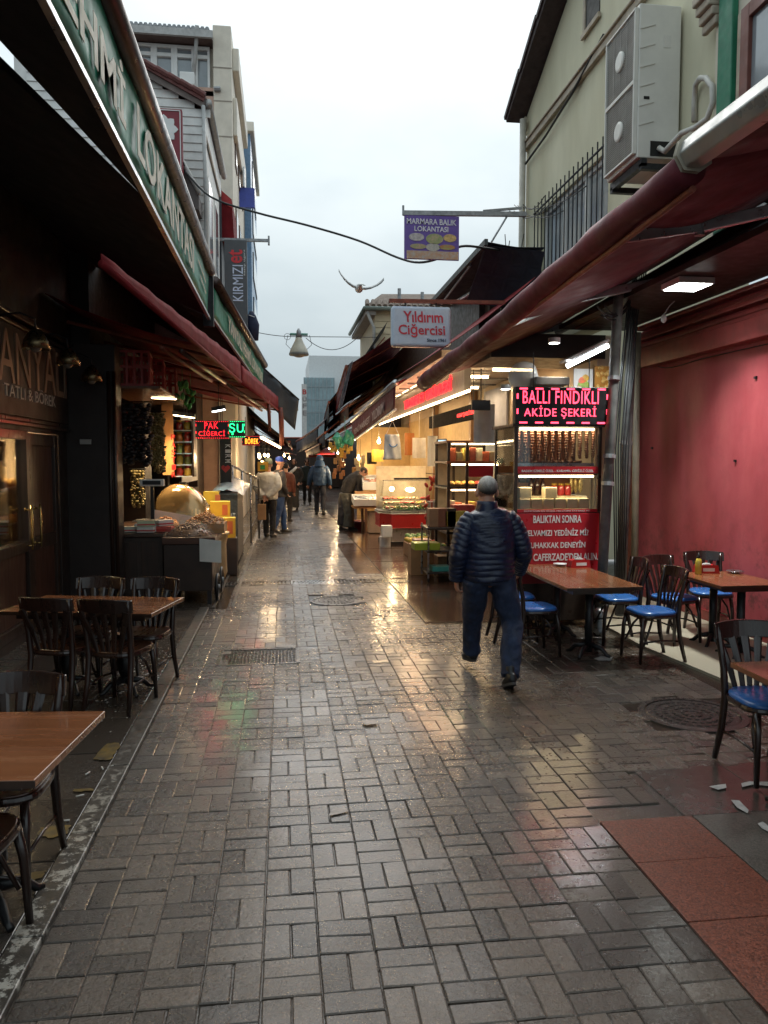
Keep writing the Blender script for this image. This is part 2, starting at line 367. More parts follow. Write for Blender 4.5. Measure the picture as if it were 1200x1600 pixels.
# ================================================================== GROUND
def wet_mat(name, c_a, c_b, r_lo, r_hi, bump, grain=90.0, island=True, speck=0.0, big=0.9, film_=0.0):
    m = bpy.data.materials.new(name); m.use_nodes = True; MATS[name] = m
    N, L, p = nodes_of(m)
    geo = N.new('ShaderNodeNewGeometry'); oi = N.new('ShaderNodeObjectInfo')
    n1 = N.new('ShaderNodeTexNoise'); n1.inputs['Scale'].default_value = big; n1.inputs['Detail'].default_value = 5
    n2 = N.new('ShaderNodeTexNoise'); n2.inputs['Scale'].default_value = 22; n2.inputs['Detail'].default_value = 6; n2.inputs['Roughness'].default_value = 0.7
    n3 = N.new('ShaderNodeTexNoise'); n3.inputs['Scale'].default_value = grain; n3.inputs['Detail'].default_value = 5; n3.inputs['Roughness'].default_value = 0.65
    for n in (n1, n2, n3): L.new(geo.outputs['Position'], n.inputs['Vector'])
    mix = N.new('ShaderNodeMix'); mix.data_type = 'RGBA'; mix.inputs['A'].default_value = c_a + (1,); mix.inputs['B'].default_value = c_b + (1,)
    L.new(n2.outputs['Fac'], mix.inputs['Factor'])
    if island:
        ad = N.new('ShaderNodeMath'); ad.operation = 'ADD'; L.new(geo.outputs['Random Per Island'], ad.inputs[0]); L.new(oi.outputs['Random'], ad.inputs[1])
        fr = N.new('ShaderNodeMath'); fr.operation = 'FRACT'; L.new(ad.outputs[0], fr.inputs[0])
        mr = N.new('ShaderNodeMapRange'); mr.inputs['To Min'].default_value = 0.48; mr.inputs['To Max'].default_value = 1.5; L.new(fr.outputs[0], mr.inputs['Value'])
        hs = N.new('ShaderNodeHueSaturation'); L.new(mix.outputs['Result'], hs.inputs['Color']); L.new(mr.outputs['Result'], hs.inputs['Value'])
        ms = N.new('ShaderNodeMapRange'); ms.inputs['To Min'].default_value = 1.25; ms.inputs['To Max'].default_value = 0.7; L.new(n1.outputs['Fac'], ms.inputs['Value']); L.new(ms.outputs['Result'], hs.inputs['Saturation'])
        L.new(hs.outputs['Color'], p.inputs['Base Color'])
    else: L.new(mix.outputs['Result'], p.inputs['Base Color'])
    if speck:
        vo = N.new('ShaderNodeTexVoronoi'); vo.inputs['Scale'].default_value = 170; L.new(geo.outputs['Position'], vo.inputs['Vector'])
        rp = N.new('ShaderNodeMapRange'); rp.inputs['To Min'].default_value = 1 - speck; rp.inputs['To Max'].default_value = 1 + speck
        se = N.new('ShaderNodeSeparateColor'); L.new(vo.outputs['Color'], se.inputs[0]); L.new(se.outputs[0], rp.inputs['Value'])
        h2 = N.new('ShaderNodeHueSaturation'); L.new(mix.outputs['Result'], h2.inputs['Color']); L.new(rp.outputs['Result'], h2.inputs['Value']); L.new(h2.outputs['Color'], p.inputs['Base Color'])
    rr = N.new('ShaderNodeMapRange'); rr.inputs['From Min'].default_value = 0.35; rr.inputs['From Max'].default_value = 0.68
    rr.inputs['To Min'].default_value = r_lo; rr.inputs['To Max'].default_value = r_hi
    av = N.new('ShaderNodeMath'); av.operation = 'MULTIPLY_ADD'; av.inputs[1].default_value = 0.5
    hf = N.new('ShaderNodeMath'); hf.operation = 'MULTIPLY'; hf.inputs[1].default_value = 0.5
    L.new(n1.outputs['Fac'], av.inputs[0]); L.new(n2.outputs['Fac'], hf.inputs[0]); L.new(hf.outputs[0], av.inputs[2])
    L.new(av.outputs[0], rr.inputs['Value']); L.new(rr.outputs['Result'], p.inputs['Roughness'])
    b = N.new('ShaderNodeBump'); b.inputs['Strength'].default_value = bump; b.inputs['Distance'].default_value = 0.004
    hb = N.new('ShaderNodeMath'); hb.operation = 'MULTIPLY_ADD'; hb.inputs[1].default_value = 1.6; L.new(n2.outputs['Fac'], hb.inputs[0]); L.new(n3.outputs['Fac'], hb.inputs[2])
    L.new(hb.outputs[0], b.inputs['Height']); L.new(b.outputs['Normal'], p.inputs['Normal'])
    p.inputs['IOR'].default_value = 1.45
    if film_:                                    # uneven film of rain water
        cw = N.new('ShaderNodeMapRange'); cw.inputs['From Min'].default_value = 0.36; cw.inputs['From Max'].default_value = 0.56
        cw.inputs['To Min'].default_value = 0.15; cw.inputs['To Max'].default_value = film_; L.new(n1.outputs['Fac'], cw.inputs['Value']); L.new(cw.outputs['Result'], p.inputs['Coat Weight'])
        p.inputs['Coat Roughness'].default_value = 0.10; p.inputs['Coat IOR'].default_value = 1.36
        b2 = N.new('ShaderNodeBump'); b2.inputs['Strength'].default_value = 0.22; b2.inputs['Distance'].default_value = 0.004
        L.new(n2.outputs['Fac'], b2.inputs['Height']); L.new(b2.outputs['Normal'], p.inputs['Coat Normal'])
    return m
M_paver = wet_mat('paver_wet', (0.034, 0.0255, 0.019), (0.092, 0.071, 0.053), 0.16, 0.44, 1.0, film_=0.58)
M_joint = wet_mat('joint_wet', (0.016, 0.0125, 0.0095), (0.05, 0.04, 0.031), 0.05, 0.25, 0.4, island=False)
M_slab = wet_mat('slab_wet', (0.045, 0.036, 0.030), (0.06, 0.05, 0.042), 0.1, 0.4, 0.3, film_=0.6)
M_granite_red = wet_mat('granite_red', (0.085, 0.024, 0.014), (0.19, 0.055, 0.03), 0.3, 0.55, 0.5, speck=0.55, big=2.2)
M_granite_grey = wet_mat('granite_grey', (0.055, 0.05, 0.042), (0.10, 0.09, 0.075), 0.25, 0.5, 0.3, speck=0.4)
M_granite_brown = wet_mat('granite_brown', (0.055, 0.026, 0.017), (0.10, 0.05, 0.032), 0.06, 0.32, 0.15, speck=0.2, film_=0.8)
M_asphalt = wet_mat('asphalt_wet', (0.03, 0.028, 0.026), (0.055, 0.05, 0.046), 0.2, 0.6, 0.5, island=False)
M_iron = wet_mat('cast_iron_wet', (0.03, 0.027, 0.025), (0.065, 0.055, 0.05), 0.15, 0.4, 0.4, island=False)
M_terrace = wet_mat('terrace_floor', (0.34, 0.30, 0.22), (0.45, 0.41, 0.32), 0.35, 0.6, 0.15, island=False)
M_kerb = mat('kerb_stone', (0.05, 0.042, 0.034), rough=0.4, var=0.3, scale=20, bump=0.3)
N_, L_, p_ = nodes_of(M_kerb)          # worn white paint on the kerb
kn = N_.new('ShaderNodeTexNoise'); kn.inputs['Scale'].default_value = 17; kn.inputs['Detail'].default_value = 8; kn.inputs['Roughness'].default_value = 0.75
kg = N_.new('ShaderNodeNewGeometry'); L_.new(kg.outputs['Position'], kn.inputs['Vector'])
kr = N_.new('ShaderNodeValToRGB'); kr.color_ramp.elements[0].position = 0.52; kr.color_ramp.elements[1].position = 0.56
kx = N_.new('ShaderNodeMix'); kx.data_type = 'RGBA'; kx.inputs['B'].default_value = (0.33, 0.31, 0.27, 1)
src = p_.inputs['Base Color'].links[0].from_socket
L_.new(kn.outputs['Fac'], kr.inputs['Fac'])
ky = N_.new('ShaderNodeSeparateXYZ'); L_.new(kg.outputs['Position'], ky.inputs[0])
kf = N_.new('ShaderNodeMapRange'); kf.inputs['From Min'].default_value = 3.3; kf.inputs['From Max'].default_value = 4.6; kf.inputs['To Min'].default_value = 1; kf.inputs['To Max'].default_value = 0.12
L_.new(ky.outputs['Y'], kf.inputs['Value'])
km = N_.new('ShaderNodeMath'); km.operation = 'MULTIPLY'; L_.new(kr.outputs['Color'], km.inputs[0]); L_.new(kf.outputs['Result'], km.inputs[1])
L_.new(km.outputs[0], kx.inputs['Factor']); L_.new(src, kx.inputs['A']); L_.new(kx.outputs['Result'], p_.inputs['Base Color'])

struct(MB().sheet((-250, -60, -0.06), (250, -60, -0.06), (250, 500, -0.06), (-250, 500, -0.06), 1, 1).build('ground', M_asphalt))
street = struct(MB().box(-0.86, -1, -0.05, 3.6, 60, -0.0075).build('street', M_joint))

# --- covers, cut out of the paving (centre x, y, half x, half y)
CUTS = [(-0.22, 6.68, 0.34, 0.27), (2.72, 4.76, 0.36, 0.36), (0.63, 9.28, 0.34, 0.34), (0.45, 10.75, 1.32, 0.17), (0.25, 18.9, 0.33, 0.33)]
def cut(x, y):
    return any(abs(x - a) < c and abs(y - b) < d for a, b, c, d in CUTS)
def in_frame(x, y, z=0):
    v = Vector((x, y, z)) - Vector((0, 0, CAMH)); k = v.dot(_f)
    if k <= 0.1: return False
    return -10 < 600 + FPX * v.dot(_r) / k < 1210 and 800 - FPX * v.dot(_u) / k < 1612
def brick_mesh(w, l, i):
    g, ch, dz = 0.0016, 0.0045, 0.0035
    r2 = random.Random(i)
    hx, hy = w / 2 - g, l / 2 - g
    out = [(-hx, -hy), (hx, -hy), (hx, hy), (-hx, hy)]
    out = [(x + r2.uniform(-.0014, .0014), y + r2.uniform(-.0014, .0014)) for x, y in out]
    inn = [(x * (1 - ch / hx), y * (1 - ch / hy)) for x, y in out]
    v = [(x, y, -0.03) for x, y in out] + [(x, y, -dz) for x, y in out] + [(x, y, 0) for x, y in inn]
    f = [(a, (a + 1) % 4, 4 + (a + 1) % 4, 4 + a) for a in range(4)] + [(4 + a, 4 + (a + 1) % 4, 8 + (a + 1) % 4, 8 + a) for a in range(4)] + [(8, 9, 10, 11)]
    return v, f
MOD = 0.1931
cand = []
nc = int(4.1 / MOD) + 1
for c in range(nc):
    x0 = -0.855 + c * MOD
    for k in range(int(43 / MOD)):
        y0 = 1.0 + k * MOD
        xc, yc = x0 + MOD / 2, y0 + MOD / 2
        if xc > 1.462 and yc < 3.95 and not (yc > 3.42 and xc < 1.9): continue
        if xc > 3.27: continue
        if yc > 7.85 and xc > 1.46: continue
        if yc > 11.4 and yc < 15.7 and xc > 1.06: continue
        if yc > 9.0 and xc < -0.62: continue
        if (k + c) % 2 == 0: bs = [(x0 + MOD / 4, yc, MOD / 2, MOD), (x0 + 3 * MOD / 4, yc, MOD / 2, MOD)]
        else: bs = [(xc, y0 + MOD / 4, MOD, MOD / 2), (xc, y0 + 3 * MOD / 4, MOD, MOD / 2)]
        for x, y, w, l in bs:
            if cut(x, y): continue
            und = 0.006 * (mnoise.noise(Vector((x * 0.9, y * 0.7, 3))) )
            cand.append((x, y, w, l, und + rng.uniform(-0.0018, 0.0018), rng.gauss(0, 0.011), rng.gauss(0, 0.011), rng.gauss(0, 0.006)))
cand.sort(key=lambda b: (not in_frame(b[0], b[1]), b[0] ** 2 + b[1] ** 2))
variants = {}
for i in range(6):
    for w, l in ((MOD / 2, MOD), (MOD, MOD / 2)):
        v, f = brick_mesh(w, l, i); me = bpy.data.meshes.new('brick'); me.from_pydata(v, [], f); me.materials.append(M_paver); variants[(i, w > l)] = me
rest = MB()
for i, (x, y, w, l, z, ta, tb, tr) in enumerate(cand):
    if i < 300:
        o = bpy.data.objects.new('brick', variants[(i * 7 % 6, w > l)]); col.objects.link(o); o.parent = street
        o.location = (x, y, z); o.rotation_euler = (ta, tb, tr)
    else:
        v, f = brick_mesh(w, l, i % 40)
        rest.add([(x + a - b * tr, y + b + a * tr, z + c + a * -tb + b * ta) for a, b, c in v], f)
tag(rest.build('paving_bricks', M_paver, street), kind='stuff')
bpy.context.scene['bricks'] = len(cand)

# --- kerb and left pavement
kerb = struct(MB().box(-0.97, -1, -0.05, -0.86, 1.2, 0.012).build('kerb', M_kerb))
y = 1.206
while y < 9.0:
    l = 0.78; MB().box(-0.97, y, -0.05, -0.862, y + l - 0.006, 0.012 + rng.uniform(-.003, .003)).build('kerb_stone', M_kerb, kerb, bevel=0.006); y += l
pave = struct(MB().box(-2.6, -1, -0.05, -0.975, 60, -0.012).build('pavement', M_joint))
for i in range(4):
    for j in range(15):
        x0 = -2.55 + i * 0.4; y0 = -0.6 + j * 0.62 + (0.2 if i % 2 else 0)
        MB().box(x0 + 0.003, y0 + 0.003, -0.04, min(x0 + 0.397, -0.978), y0 + 0.617, rng.uniform(-0.003, 0.003)).build('paving_slab', M_slab, pave, bevel=0.004)
tag(MB().box(-2.55, 9.0, -0.04, -0.80, 40, -0.002).build('far_pavement', M_slab, pave), kind='stuff')
# drain channel at the foot of the left stalls
ch = struct(MB().box(-0.80, 9.02, -0.05, -0.615, 40, -0.02).build('drain_channel', wet_mat('channel_wet', (0.16, 0.16, 0.155), (0.26, 0.26, 0.25), 0.06, 0.25, 0.2, island=False)))
for x in (-0.815, -0.60): MB().box(x - 0.014, 9.02, -0.05, x + 0.014, 40, 0.004).build('channel_lip', M_kerb, ch)
# --- right pavement of granite slabs
rp = struct(MB().box(1.465, -1, -0.05, 3.6, 3.42, -0.012).build('right_pavement', M_joint))
def tiles(xs, ys, m, name, parent, skip=None):
    for a, b in zip(xs, xs[1:]):
        for c, d in zip(ys, ys[1:]):
            if skip and skip((a + b) / 2, (c + d) / 2): continue
            z = rng.uniform(-0.003, 0.003)
            MB().box(a + 0.0015, c + 0.0015, -0.045, b - 0.0015, d - 0.0015, z).build(name, m, parent, bevel=0.0015)
tiles([1.468, 1.93], [0.9, 1.42, 1.9, 2.13, 2.56, 2.98, 3.36], M_granite_red, 'red_granite_tile', rp)
tiles([1.935, 2.42, 2.9, 3.4], [1.0, 1.6, 2.2, 2.78, 3.36], M_granite_grey, 'grey_granite_tile', rp)
tiles([1.9, 2.42, 2.95, 3.27], [3.365, 3.93], M_slab, 'dark_slab', rp)
sl = struct(MB().box(1.47, 7.88, -0.05, 4.3, 45, -0.013).build('shop_front_pavement', M_joint))
ys = [7.88 + 0.62 * i for i in range(26)]
tiles([1.475, 2.1, 2.72, 3.4], ys, M_granite_brown, 'granite_slab', sl)
tag(MB().box(1.475, ys[-1] + .003, -0.04, 3.6, 45, -0.002).build('far_granite', M_granite_brown, sl), kind='stuff')
for a, b in ((1.075, 1.46),):
    for j in range(7): MB().box(a, 11.43 + j * 0.61, -0.045, b, 11.43 + j * 0.61 + 0.6, rng.uniform(-.002, .003)).build('granite_slab', M_granite_brown, sl, bevel=0.003)
ter = struct(MB().prism([(3.30, 2.0, -0.04), (4.5, 2.0, -0.04), (4.5, 9.2, -0.04), (3.42, 9.2, -0.04), (3.42, 7.9, -0.04), (3.28, 7.86, -0.04), (3.24, 6.6, -0.04), (3.36, 5.5, -0.04)], (0, 0, 0.055)).build('terrace_floor', M_terrace))

# --- covers and grates
def manhole_square():
    t = thing('access_cover', 'square cast iron access cover with studded plate beside left kerb', 'manhole cover', (-0.22, 6.68, 0))
    f = MB()
    for a in (-1, 1):
        f.box(-0.22 + a * 0.335 - 0.018, 6.42, -0.03, -0.22 + a * 0.335 + 0.018, 6.94, 0.004)
        f.box(-0.54, 6.68 + a * 0.262 - 0.018, -0.03, 0.10, 6.68 + a * 0.262 + 0.018, 0.0035)
    f.build('frame', M_iron, t, bevel=0.003)
    MB().box(-0.535, 6.44, -0.03, 0.095, 6.92, -0.006).build('plate', M_iron, t)
    s = MB()
    for i in range(21):
        for j in range(16):
            x = -0.52 + i * 0.03; y = 6.455 + j * 0.03; d = 0.011
            a = 1 if (i + j) % 2 else -1
            s.bar((x - d * .7, y - a * d * .7, -0.0035), (x + d * .7, y + a * d * .7, -0.0035), 0.008, 0.006)
    s.build('tread', M_iron, t)
def manhole_round(x, y, r, label):
    t = thing('manhole_cover', label, 'manhole cover', (x, y, 0))
    MB().lathe([(r + .05, -0.03), (r + 0.05, 0.002), (r + 0.005, 0.004), (r + 0.004, -0.03)], (x, y, 0), 40).build('frame', M_iron, t)
    MB().lathe([(r, -0.03), (r, -0.003), (r * 0.97, 0.0)], (x, y, 0), 40).build('plate', M_iron, t)
    s = MB()
    for q in range(1, 5):
        rr = r * q / 5; n = int(8 * q)
        for i in range(n):
            a = 2 * math.pi * i / n
            s.bar((x + rr * math.cos(a), y + rr * math.sin(a), 0.001), (x + rr * math.cos(a + 4 / n), y + rr * math.sin(a + 4 / n), 0.001), 0.02, 0.008)
    s.build('tread', M_iron, t)
manhole_square()
manhole_round(0.63, 9.28, 0.27, 'round cast iron manhole cover in street centre before drain grates')
manhole_round(2.72, 4.76, 0.30, 'round worn manhole cover beside blue-seated chairs under awning')
manhole_round(0.25, 18.9, 0.27, 'round manhole cover by feet of couple in white and blue')
def grate(x0, x1, slant, label, m=M_iron):
    t = thing('drain_grate', label, 'drain grate', ((x0 + x1) / 2, 10.75, 0))
    f = MB()
    f.box(x0, 10.585, -0.03, x1, 10.61, 0.003).box(x0, 10.89, -0.03, x1, 10.915, 0.003).box(x0, 10.61, -0.03, x0 + 0.02, 10.89, 0.0025).box(x1 - 0.02, 10.61, -0.03, x1, 10.89, 0.0025)
    f.build('frame', m, t)
    n = int((x1 - x0) / 0.05)
    for i in range(n):
        xa = x0 + 0.035 + i * (x1 - x0 - 0.07) / max(1, n - 1)
        MB().bar((max(x0 + .02, xa - slant), 10.61, -0.008), (min(x1 - .02, xa + slant), 10.89, -0.008), 0.02, 0.014).build('bar', m, t)
grate(-0.86, -0.45, 0, 'narrow drain grate running from left drain channel')
grate(-0.44, 0.08, 0, 'drain grate between the narrow grate and the steel slanted grate')
grate(0.10, 0.70, 0.05, 'bright steel drain grate with slanted bars', M_steel)
grate(0.72, 1.20, 0, 'dark drain grate beside the bright slanted steel grate')
grate(1.22, 1.76, 0, 'dark drain grate ending at the brown granite slabs')

# --- marks and litter
def blot(name, label, cat, pts, m, h=0.0008, group=None):
    q = []
    for (x, y), (x2, y2) in zip(pts, pts[1:] + pts[:1]):
        q += [(x + (x2 - x) * k / 5 + rng.uniform(-.006, .006), y + (y2 - y) * k / 5 + rng.uniform(-.008, .008)) for k in range(5)]
    b = MB().prism([(x, y, 0.0045) for x, y in q], (0, 0, h)); o = b.build(name, m); tag(o, label, cat, group); return o
M_ypaint = mat('yellow_paint_worn', (0.05, 0.04, 0.03), rough=0.4, scale=16, color2=(0.19, 0.125, 0.025), detail=9)
def gp(*l): return [tuple(G(*p, 0.006))[:2] for p in l]
blot('paint_patch', 'worn yellow paint patch next to kerb past the near table', 'paint', gp((146, 1186), (165, 1162), (186, 1160), (187, 1168), (172, 1187)), M_ypaint)
blot('paint_patch', 'worn yellow paint patch under near table edge', 'paint', gp((58, 1305), (66, 1291), (110, 1289), (106, 1302), (80, 1309)), M_ypaint)
blot('paint_patch', 'yellow paint patch behind near chair leg', 'paint', gp((0, 1390), (8, 1370), (72, 1358), (66, 1371), (20, 1384)), M_ypaint)
blot('paint_patch', 'thin yellow paint dash on left pavement', 'paint', gp((114, 1236), (116, 1233), (146, 1232), (146, 1235)), M_ypaint)
M_tissue = mat('tissue', (0.36, 0.35, 0.33), rough=0.7, var=0.25, scale=30)
M_glint = mat('glint_tan', (0.17, 0.13, 0.10), rough=0.4, var=0.4, scale=40)  # tan colour for the painted wet glints in mid street
def scrap(pts, label):
    c = [tuple(G(*p, 0.007)) for p in pts]; b = MB().prism(c, (0, 0, 0.0015)); o = b.build('scrap_and_glint', M_glint if 'pale' in label or 'brown' in label else M_tissue); tag(o, label, 'litter', 'paper scraps on the ground')
scrap([(1108, 1229), (1120, 1227), (1134, 1225), (1135, 1231), (1122, 1234)], 'small white paper scrap near red granite tiles')
scrap([(1142, 1250), (1155, 1251), (1170, 1266), (1168, 1271), (1152, 1262)], 'slanted white paper scrap on grey granite tile')
scrap([(1158, 1224), (1172, 1221), (1200, 1222), (1200, 1228), (1176, 1226), (1160, 1230)], 'long white paper scrap under blue chair leg')
scrap([(1184, 1287), (1192, 1284), (1204, 1294), (1204, 1302), (1190, 1294)], 'white paper scrap at terrace table foot')
scrap([(928, 1029), (940, 1025), (957, 1027), (955, 1032), (935, 1032)], 'torn white paper under the long right table')
scrap([(513, 1275), (520, 1264), (538, 1261), (545, 1268), (530, 1272)], 'pale wet glint painted as a flat patch in mid street')
scrap([(565, 1128), (572, 1125), (588, 1126), (590, 1131), (572, 1133)], 'brownish wet glint painted as a flat patch on pavers')
for i, (x, y, a) in enumerate([(125, 1243, 0.4), (137, 1208, 1.2), (102, 1282, 0.1), (160, 1200, 2), (178, 1196, .6)]):
    p = G(x, y, 0.008); d = Vector((math.cos(a), math.sin(a), 0)) * 0.02
    tag(MB().cyl(p - d, p + d, 0.004, n=8).build('cigarette_butt', M_paper, smooth=True), 'cigarette butt lying on the left pavement slabs', 'litter', 'cigarette butts')
cr = MB()
for i in range(220):
    x = rng.uniform(-1.35, -0.95); y = rng.gauss(6.2, 0.45); s = rng.uniform(0.006, 0.016); a = rng.uniform(0, 6.28)
    u = Vector((math.cos(a), math.sin(a), 0)) * s; w = Vector((-u.y, u.x, 0)) * 0.6; c = Vector((x, y, 0.007))
    cr.add([c - u, c + w, c + u, c - w + Vector((0, 0, .003))], [(0, 1, 2, 3)])
tag(cr.build('crumbs', M_tissue), 'pale crumbs and leaf bits scattered on left pavement', 'litter', kind='stuff')
# ================================================================== LEFT SIDE
def awning_sheet(b, f0, f1, w0, w1, sag=0.05, nu=14, nv=8, th=0.006, wr=0.012, seed=0):
    """cloth from front edge f0-f1 to wall edge w0-w1"""
    def fn(u, v):
        q = mnoise.noise(Vector((u * 9 + seed, v * 3, seed))) * wr * (1 if 0 < v < 1 else 0.2)
        return (0, 0, -sag * 4 * v * (1 - v) + q)
    return b.sheet(f0, f1, w1, w0, nu, nv, fn, th)

M_lshop_wall = mat('shop_dark_wall', (0.020, 0.012, 0.010), rough=0.5, var=0.3, scale=3, bump=0.1)
M_room = mat('room_warm_plaster', (0.40, 0.30, 0.20), rough=0.8, var=0.1)
M_wood_panel = wood('shop_panel_wood', (0.030, 0.010, 0.006), (0.075, 0.026, 0.014), rough=0.4, axis='Z')
X0 = -2.4
shop = thing('pastry_shop', 'dark wood pastry shop front with glazed door and brass handles', 'shop', (X0, 5, 0))
b = MB()
b.box(-6.2, 0.4, 2.95, X0, 9.3, 4.55).box(X0 - 0.25, 0.4, 1.98, X0, 9.3, 2.95)
b.box(X0 - 0.25, 0.4, 0, X0, 2.6, 1.98).box(X0 - 0.25, 8.72, 0, X0, 9.3, 1.98)
b.box(-6.2, 9.1, 0, X0 - 0.25, 9.3, 2.95).box(-6.2, 0.4, 0, X0 - 0.25, 0.6, 2.95)
b.build('wall', M_lshop_wall, shop, bevel=0.004)
MB().box(-6.1, 0.6, 0.0, -6.0, 9.1, 2.95).build('back_wall', M_room, shop)
MB().box(-6.0, 9.03, 0.03, X0 - 0.25, 9.098, 2.9).build('end_wall', M_room, shop)
MB().box(-6.0, 0.6, -0.01, X0 - 0.25, 9.1, 0.03).build('floor', M_wood_panel, shop)
MB().box(-6.0, 0.6, 2.90, X0 - 0.25, 9.1, 2.947).build('ceiling', M_room, shop)
# glazing: window bay and door, low panels
MB().box(X0 - 0.2, 2.6, 0, X0 - 0.02, 7.72, 0.10).build('plinth', M_lshop_wall, shop, bevel=0.004)
for i in range(4):
    a, c = 2.6 + i * 1.28, 2.6 + (i + 1) * 1.28
    fr = MB(); fr.box(X0 - 0.10, a, 0.1, X0, a + 0.07, 1.98).box(X0 - 0.10, c - 0.07, 0.1, X0, c, 1.98)
    fr.box(X0 - 0.10, a + 0.07, 1.90, X0, c - 0.07, 1.98).box(X0 - 0.10, a + 0.07, 0.84, X0 - 0.003, c - 0.07, 0.94).box(X0 - 0.10, a + 0.07, 0.1, X0 - 0.003, c - 0.07, 0.2)
    w = fr.build('window', M_dark_wood, shop, bevel=0.004)
    MB().box(X0 - 0.055, a + 0.07, 0.94, X0 - 0.047, c - 0.07, 1.90).build('pane', M_glass, w)
    MB().box(X0 - 0.07, a + 0.07, 0.2, X0 - 0.035, c - 0.07, 0.84).build('panel', M_wood_panel, w, bevel=0.01)
dr = MB(); a, c = 7.74, 8.70
dr.box(X0 - 0.09, a, 0.02, X0 - 0.01, a + 0.11, 1.97).box(X0 - 0.09, c - 0.11, 0.02, X0 - 0.01, c, 1.97).box(X0 - 0.09, a + 0.11, 1.85, X0 - 0.013, c - 0.11, 1.97).box(X0 - 0.09, a + 0.11, 0.02, X0 - 0.013, c - 0.11, 0.22).box(X0 - 0.09, a + 0.11, 0.82, X0 - 0.013, c - 0.11, 0.95)
door = dr.build('door', M_dark_wood, shop, bevel=0.004)
MB().box(X0 - 0.065, a + 0.11, 0.95, X0 - 0.04, c - 0.11, 1.85).build('panel', M_wood_panel, door, bevel=0.006)
MB().box(X0 - 0.065, a + 0.11, 0.22, X0 - 0.04, c - 0.11, 0.82).build('panel', M_wood_panel, door, bevel=0.006)
M_brass = mat('brass', (0.55, 0.38, 0.14), rough=0.25, metal=1.0, var=0.15)
for yy in (7.86, 7.60):
    h = MB(); h.tube([(X0 + 0.045, yy, 0.86), (X0 + 0.05, yy, 1.0), (X0 + 0.05, yy, 1.14), (X0 + 0.045, yy, 1.28)], [0.008, 0.012, 0.012, 0.008], 10)
    for z in (0.9, 1.24): h.cyl((X0 - 0.012, yy, z), (X0 + 0.05, yy, z), 0.007); h.cyl((X0 - 0.015, yy, z), (X0 - 0.005, yy, z), 0.02)
    h.build('handle', M_brass, door, smooth=True)
# pilaster beyond the door
pl = MB(); pl.box(X0 - 0.05, 9.02, 0, -1.86, 9.34, 3.0); pl.build('pilaster', M_lshop_wall, shop, bevel=0.006)
tr = MB()
for x in (-1.93, -1.875): tr.cyl((x, 9.015, 0.1), (x, 9.015, 2.7), 0.022, n=10)
tr.build('pilaster_moulding', M_dark_wood, shop, smooth=True)
MB().box(-2.25, 8.99, 1.885, -2.13, 9.018, 1.94).build('switch_box', mat('switch_grey', (0.4, 0.4, 0.38), rough=0.5), shop, bevel=0.003)
cn = MB()
for z, d in ((2.02, 0.05), (2.06, 0.03), (2.90, 0.06), (2.96, 0.10)): cn.box(X0, 0.4, z, X0 + d, 9.0, z + 0.035)
cn.build('cornice', M_dark_wood, shop, bevel=0.006)
MB().box(X0 + 0.0, 5.2, 2.105, X0 + 0.03, 9.0, 2.895).build('sign_board', M_lshop_wall, shop, bevel=0.003)
M_signlet = mat('letter_tan', (0.36, 0.24, 0.17), rough=0.4, metal=0.3, var=0.12)
xs = X0 + 0.031
a0 = PX(0, 589, xs); a1 = PX(103, 632, xs)
zc = (a0.z + a1.z) / 2
lettering('YANYALI', (xs, a0.y - 0.42, zc + 0.02), YP, ZP, a1.y - a0.y + 0.42, 0.46, M_signlet, shop, 0.012, bold=False)
t0 = PX(5, 612, xs); t1 = PX(86, 641, xs)
lettering('TATLI & BÖREK', (xs, t0.y, (t0.z + t1.z) / 2), YP, ZP, t1.y - t0.y, 0.135, mat('letter_pale', (0.5, 0.46, 0.42), rough=0.4), shop, 0.01, bold=False)
uw = MB().box(X0, 5.6, 3.15, X0 + 0.02, 6.9, 4.3); uw.build('shutter', M_black, shop)
# room behind the glass: cake counter, lamps, hung leather-brown cloth
M_cake = mat('pastry', (0.62, 0.36, 0.10), rough=0.6, var=0.3, scale=20)
ct = thing('cake_counter', 'glass cake counter with golden pastries seen through the pastry shop window', 'counter', (-3.6, 6.2, 0.03))
MB().box(-3.95, 3.0, 0.03, -3.35, 8.3, 0.95).build('base', mat('counter_white', (0.55, 0.5, 0.45), rough=0.4), ct, bevel=0.01)
MB().box(-3.9, 3.05, 1.30, -3.4, 8.25, 1.315).build('shelf', M_steel, ct)
MB().box(-3.36, 3.0, 0.952, -3.352, 8.3, 1.5).build('pane', M_glass, ct)
for i in range(26):
    x, y = -3.62 + rng.uniform(-.15, .15), 3.3 + i * 0.19; MB().ell((x, y, 0.99 if i % 2 else 1.35), (0.09, 0.085, 0.05)).build('pastry', M_cake, ct, smooth=True)
for i, y in enumerate((3.6, 5.6, 7.7)):
    t = thing('ceiling_lamp', 'warm tube lamp on pastry shop ceiling', 'lamp', (-3.6, y, 2.88), group='tube lamps in the pastry shop')
    MB().cyl((-3.6, y - .45, 2.86), (-3.6, y + .45, 2.86), 0.022).build('tube', M_warm_tube, t, smooth=True)
    MB().box(-3.64, y - .5, 2.875, -3.56, y + .5, 2.899).build('housing', M_white, t)
    lamp('glow', 'AREA', 220, (-3.6, y, 2.82), t, (1, 0.72, 0.42), 0.15, 0.9)
ws = thing('pastry_stand', 'tiered stand of golden pastries glowing just inside shop window', 'stand', (-2.95, 8.3, .03))
for k, z in enumerate((.55, 1.05, 1.42)):
    MB().box(-3.25, 7.55, z, -2.72, 9.0, z + .02).build('shelf', M_white, ws)
    for j in range(14): MB().ell((-3.05 + .3 * (j % 2), 7.68 + j * .095, z + .06), (.085, .06, .045), 10, 6).build('pastry', M_cake, ws, smooth=True)
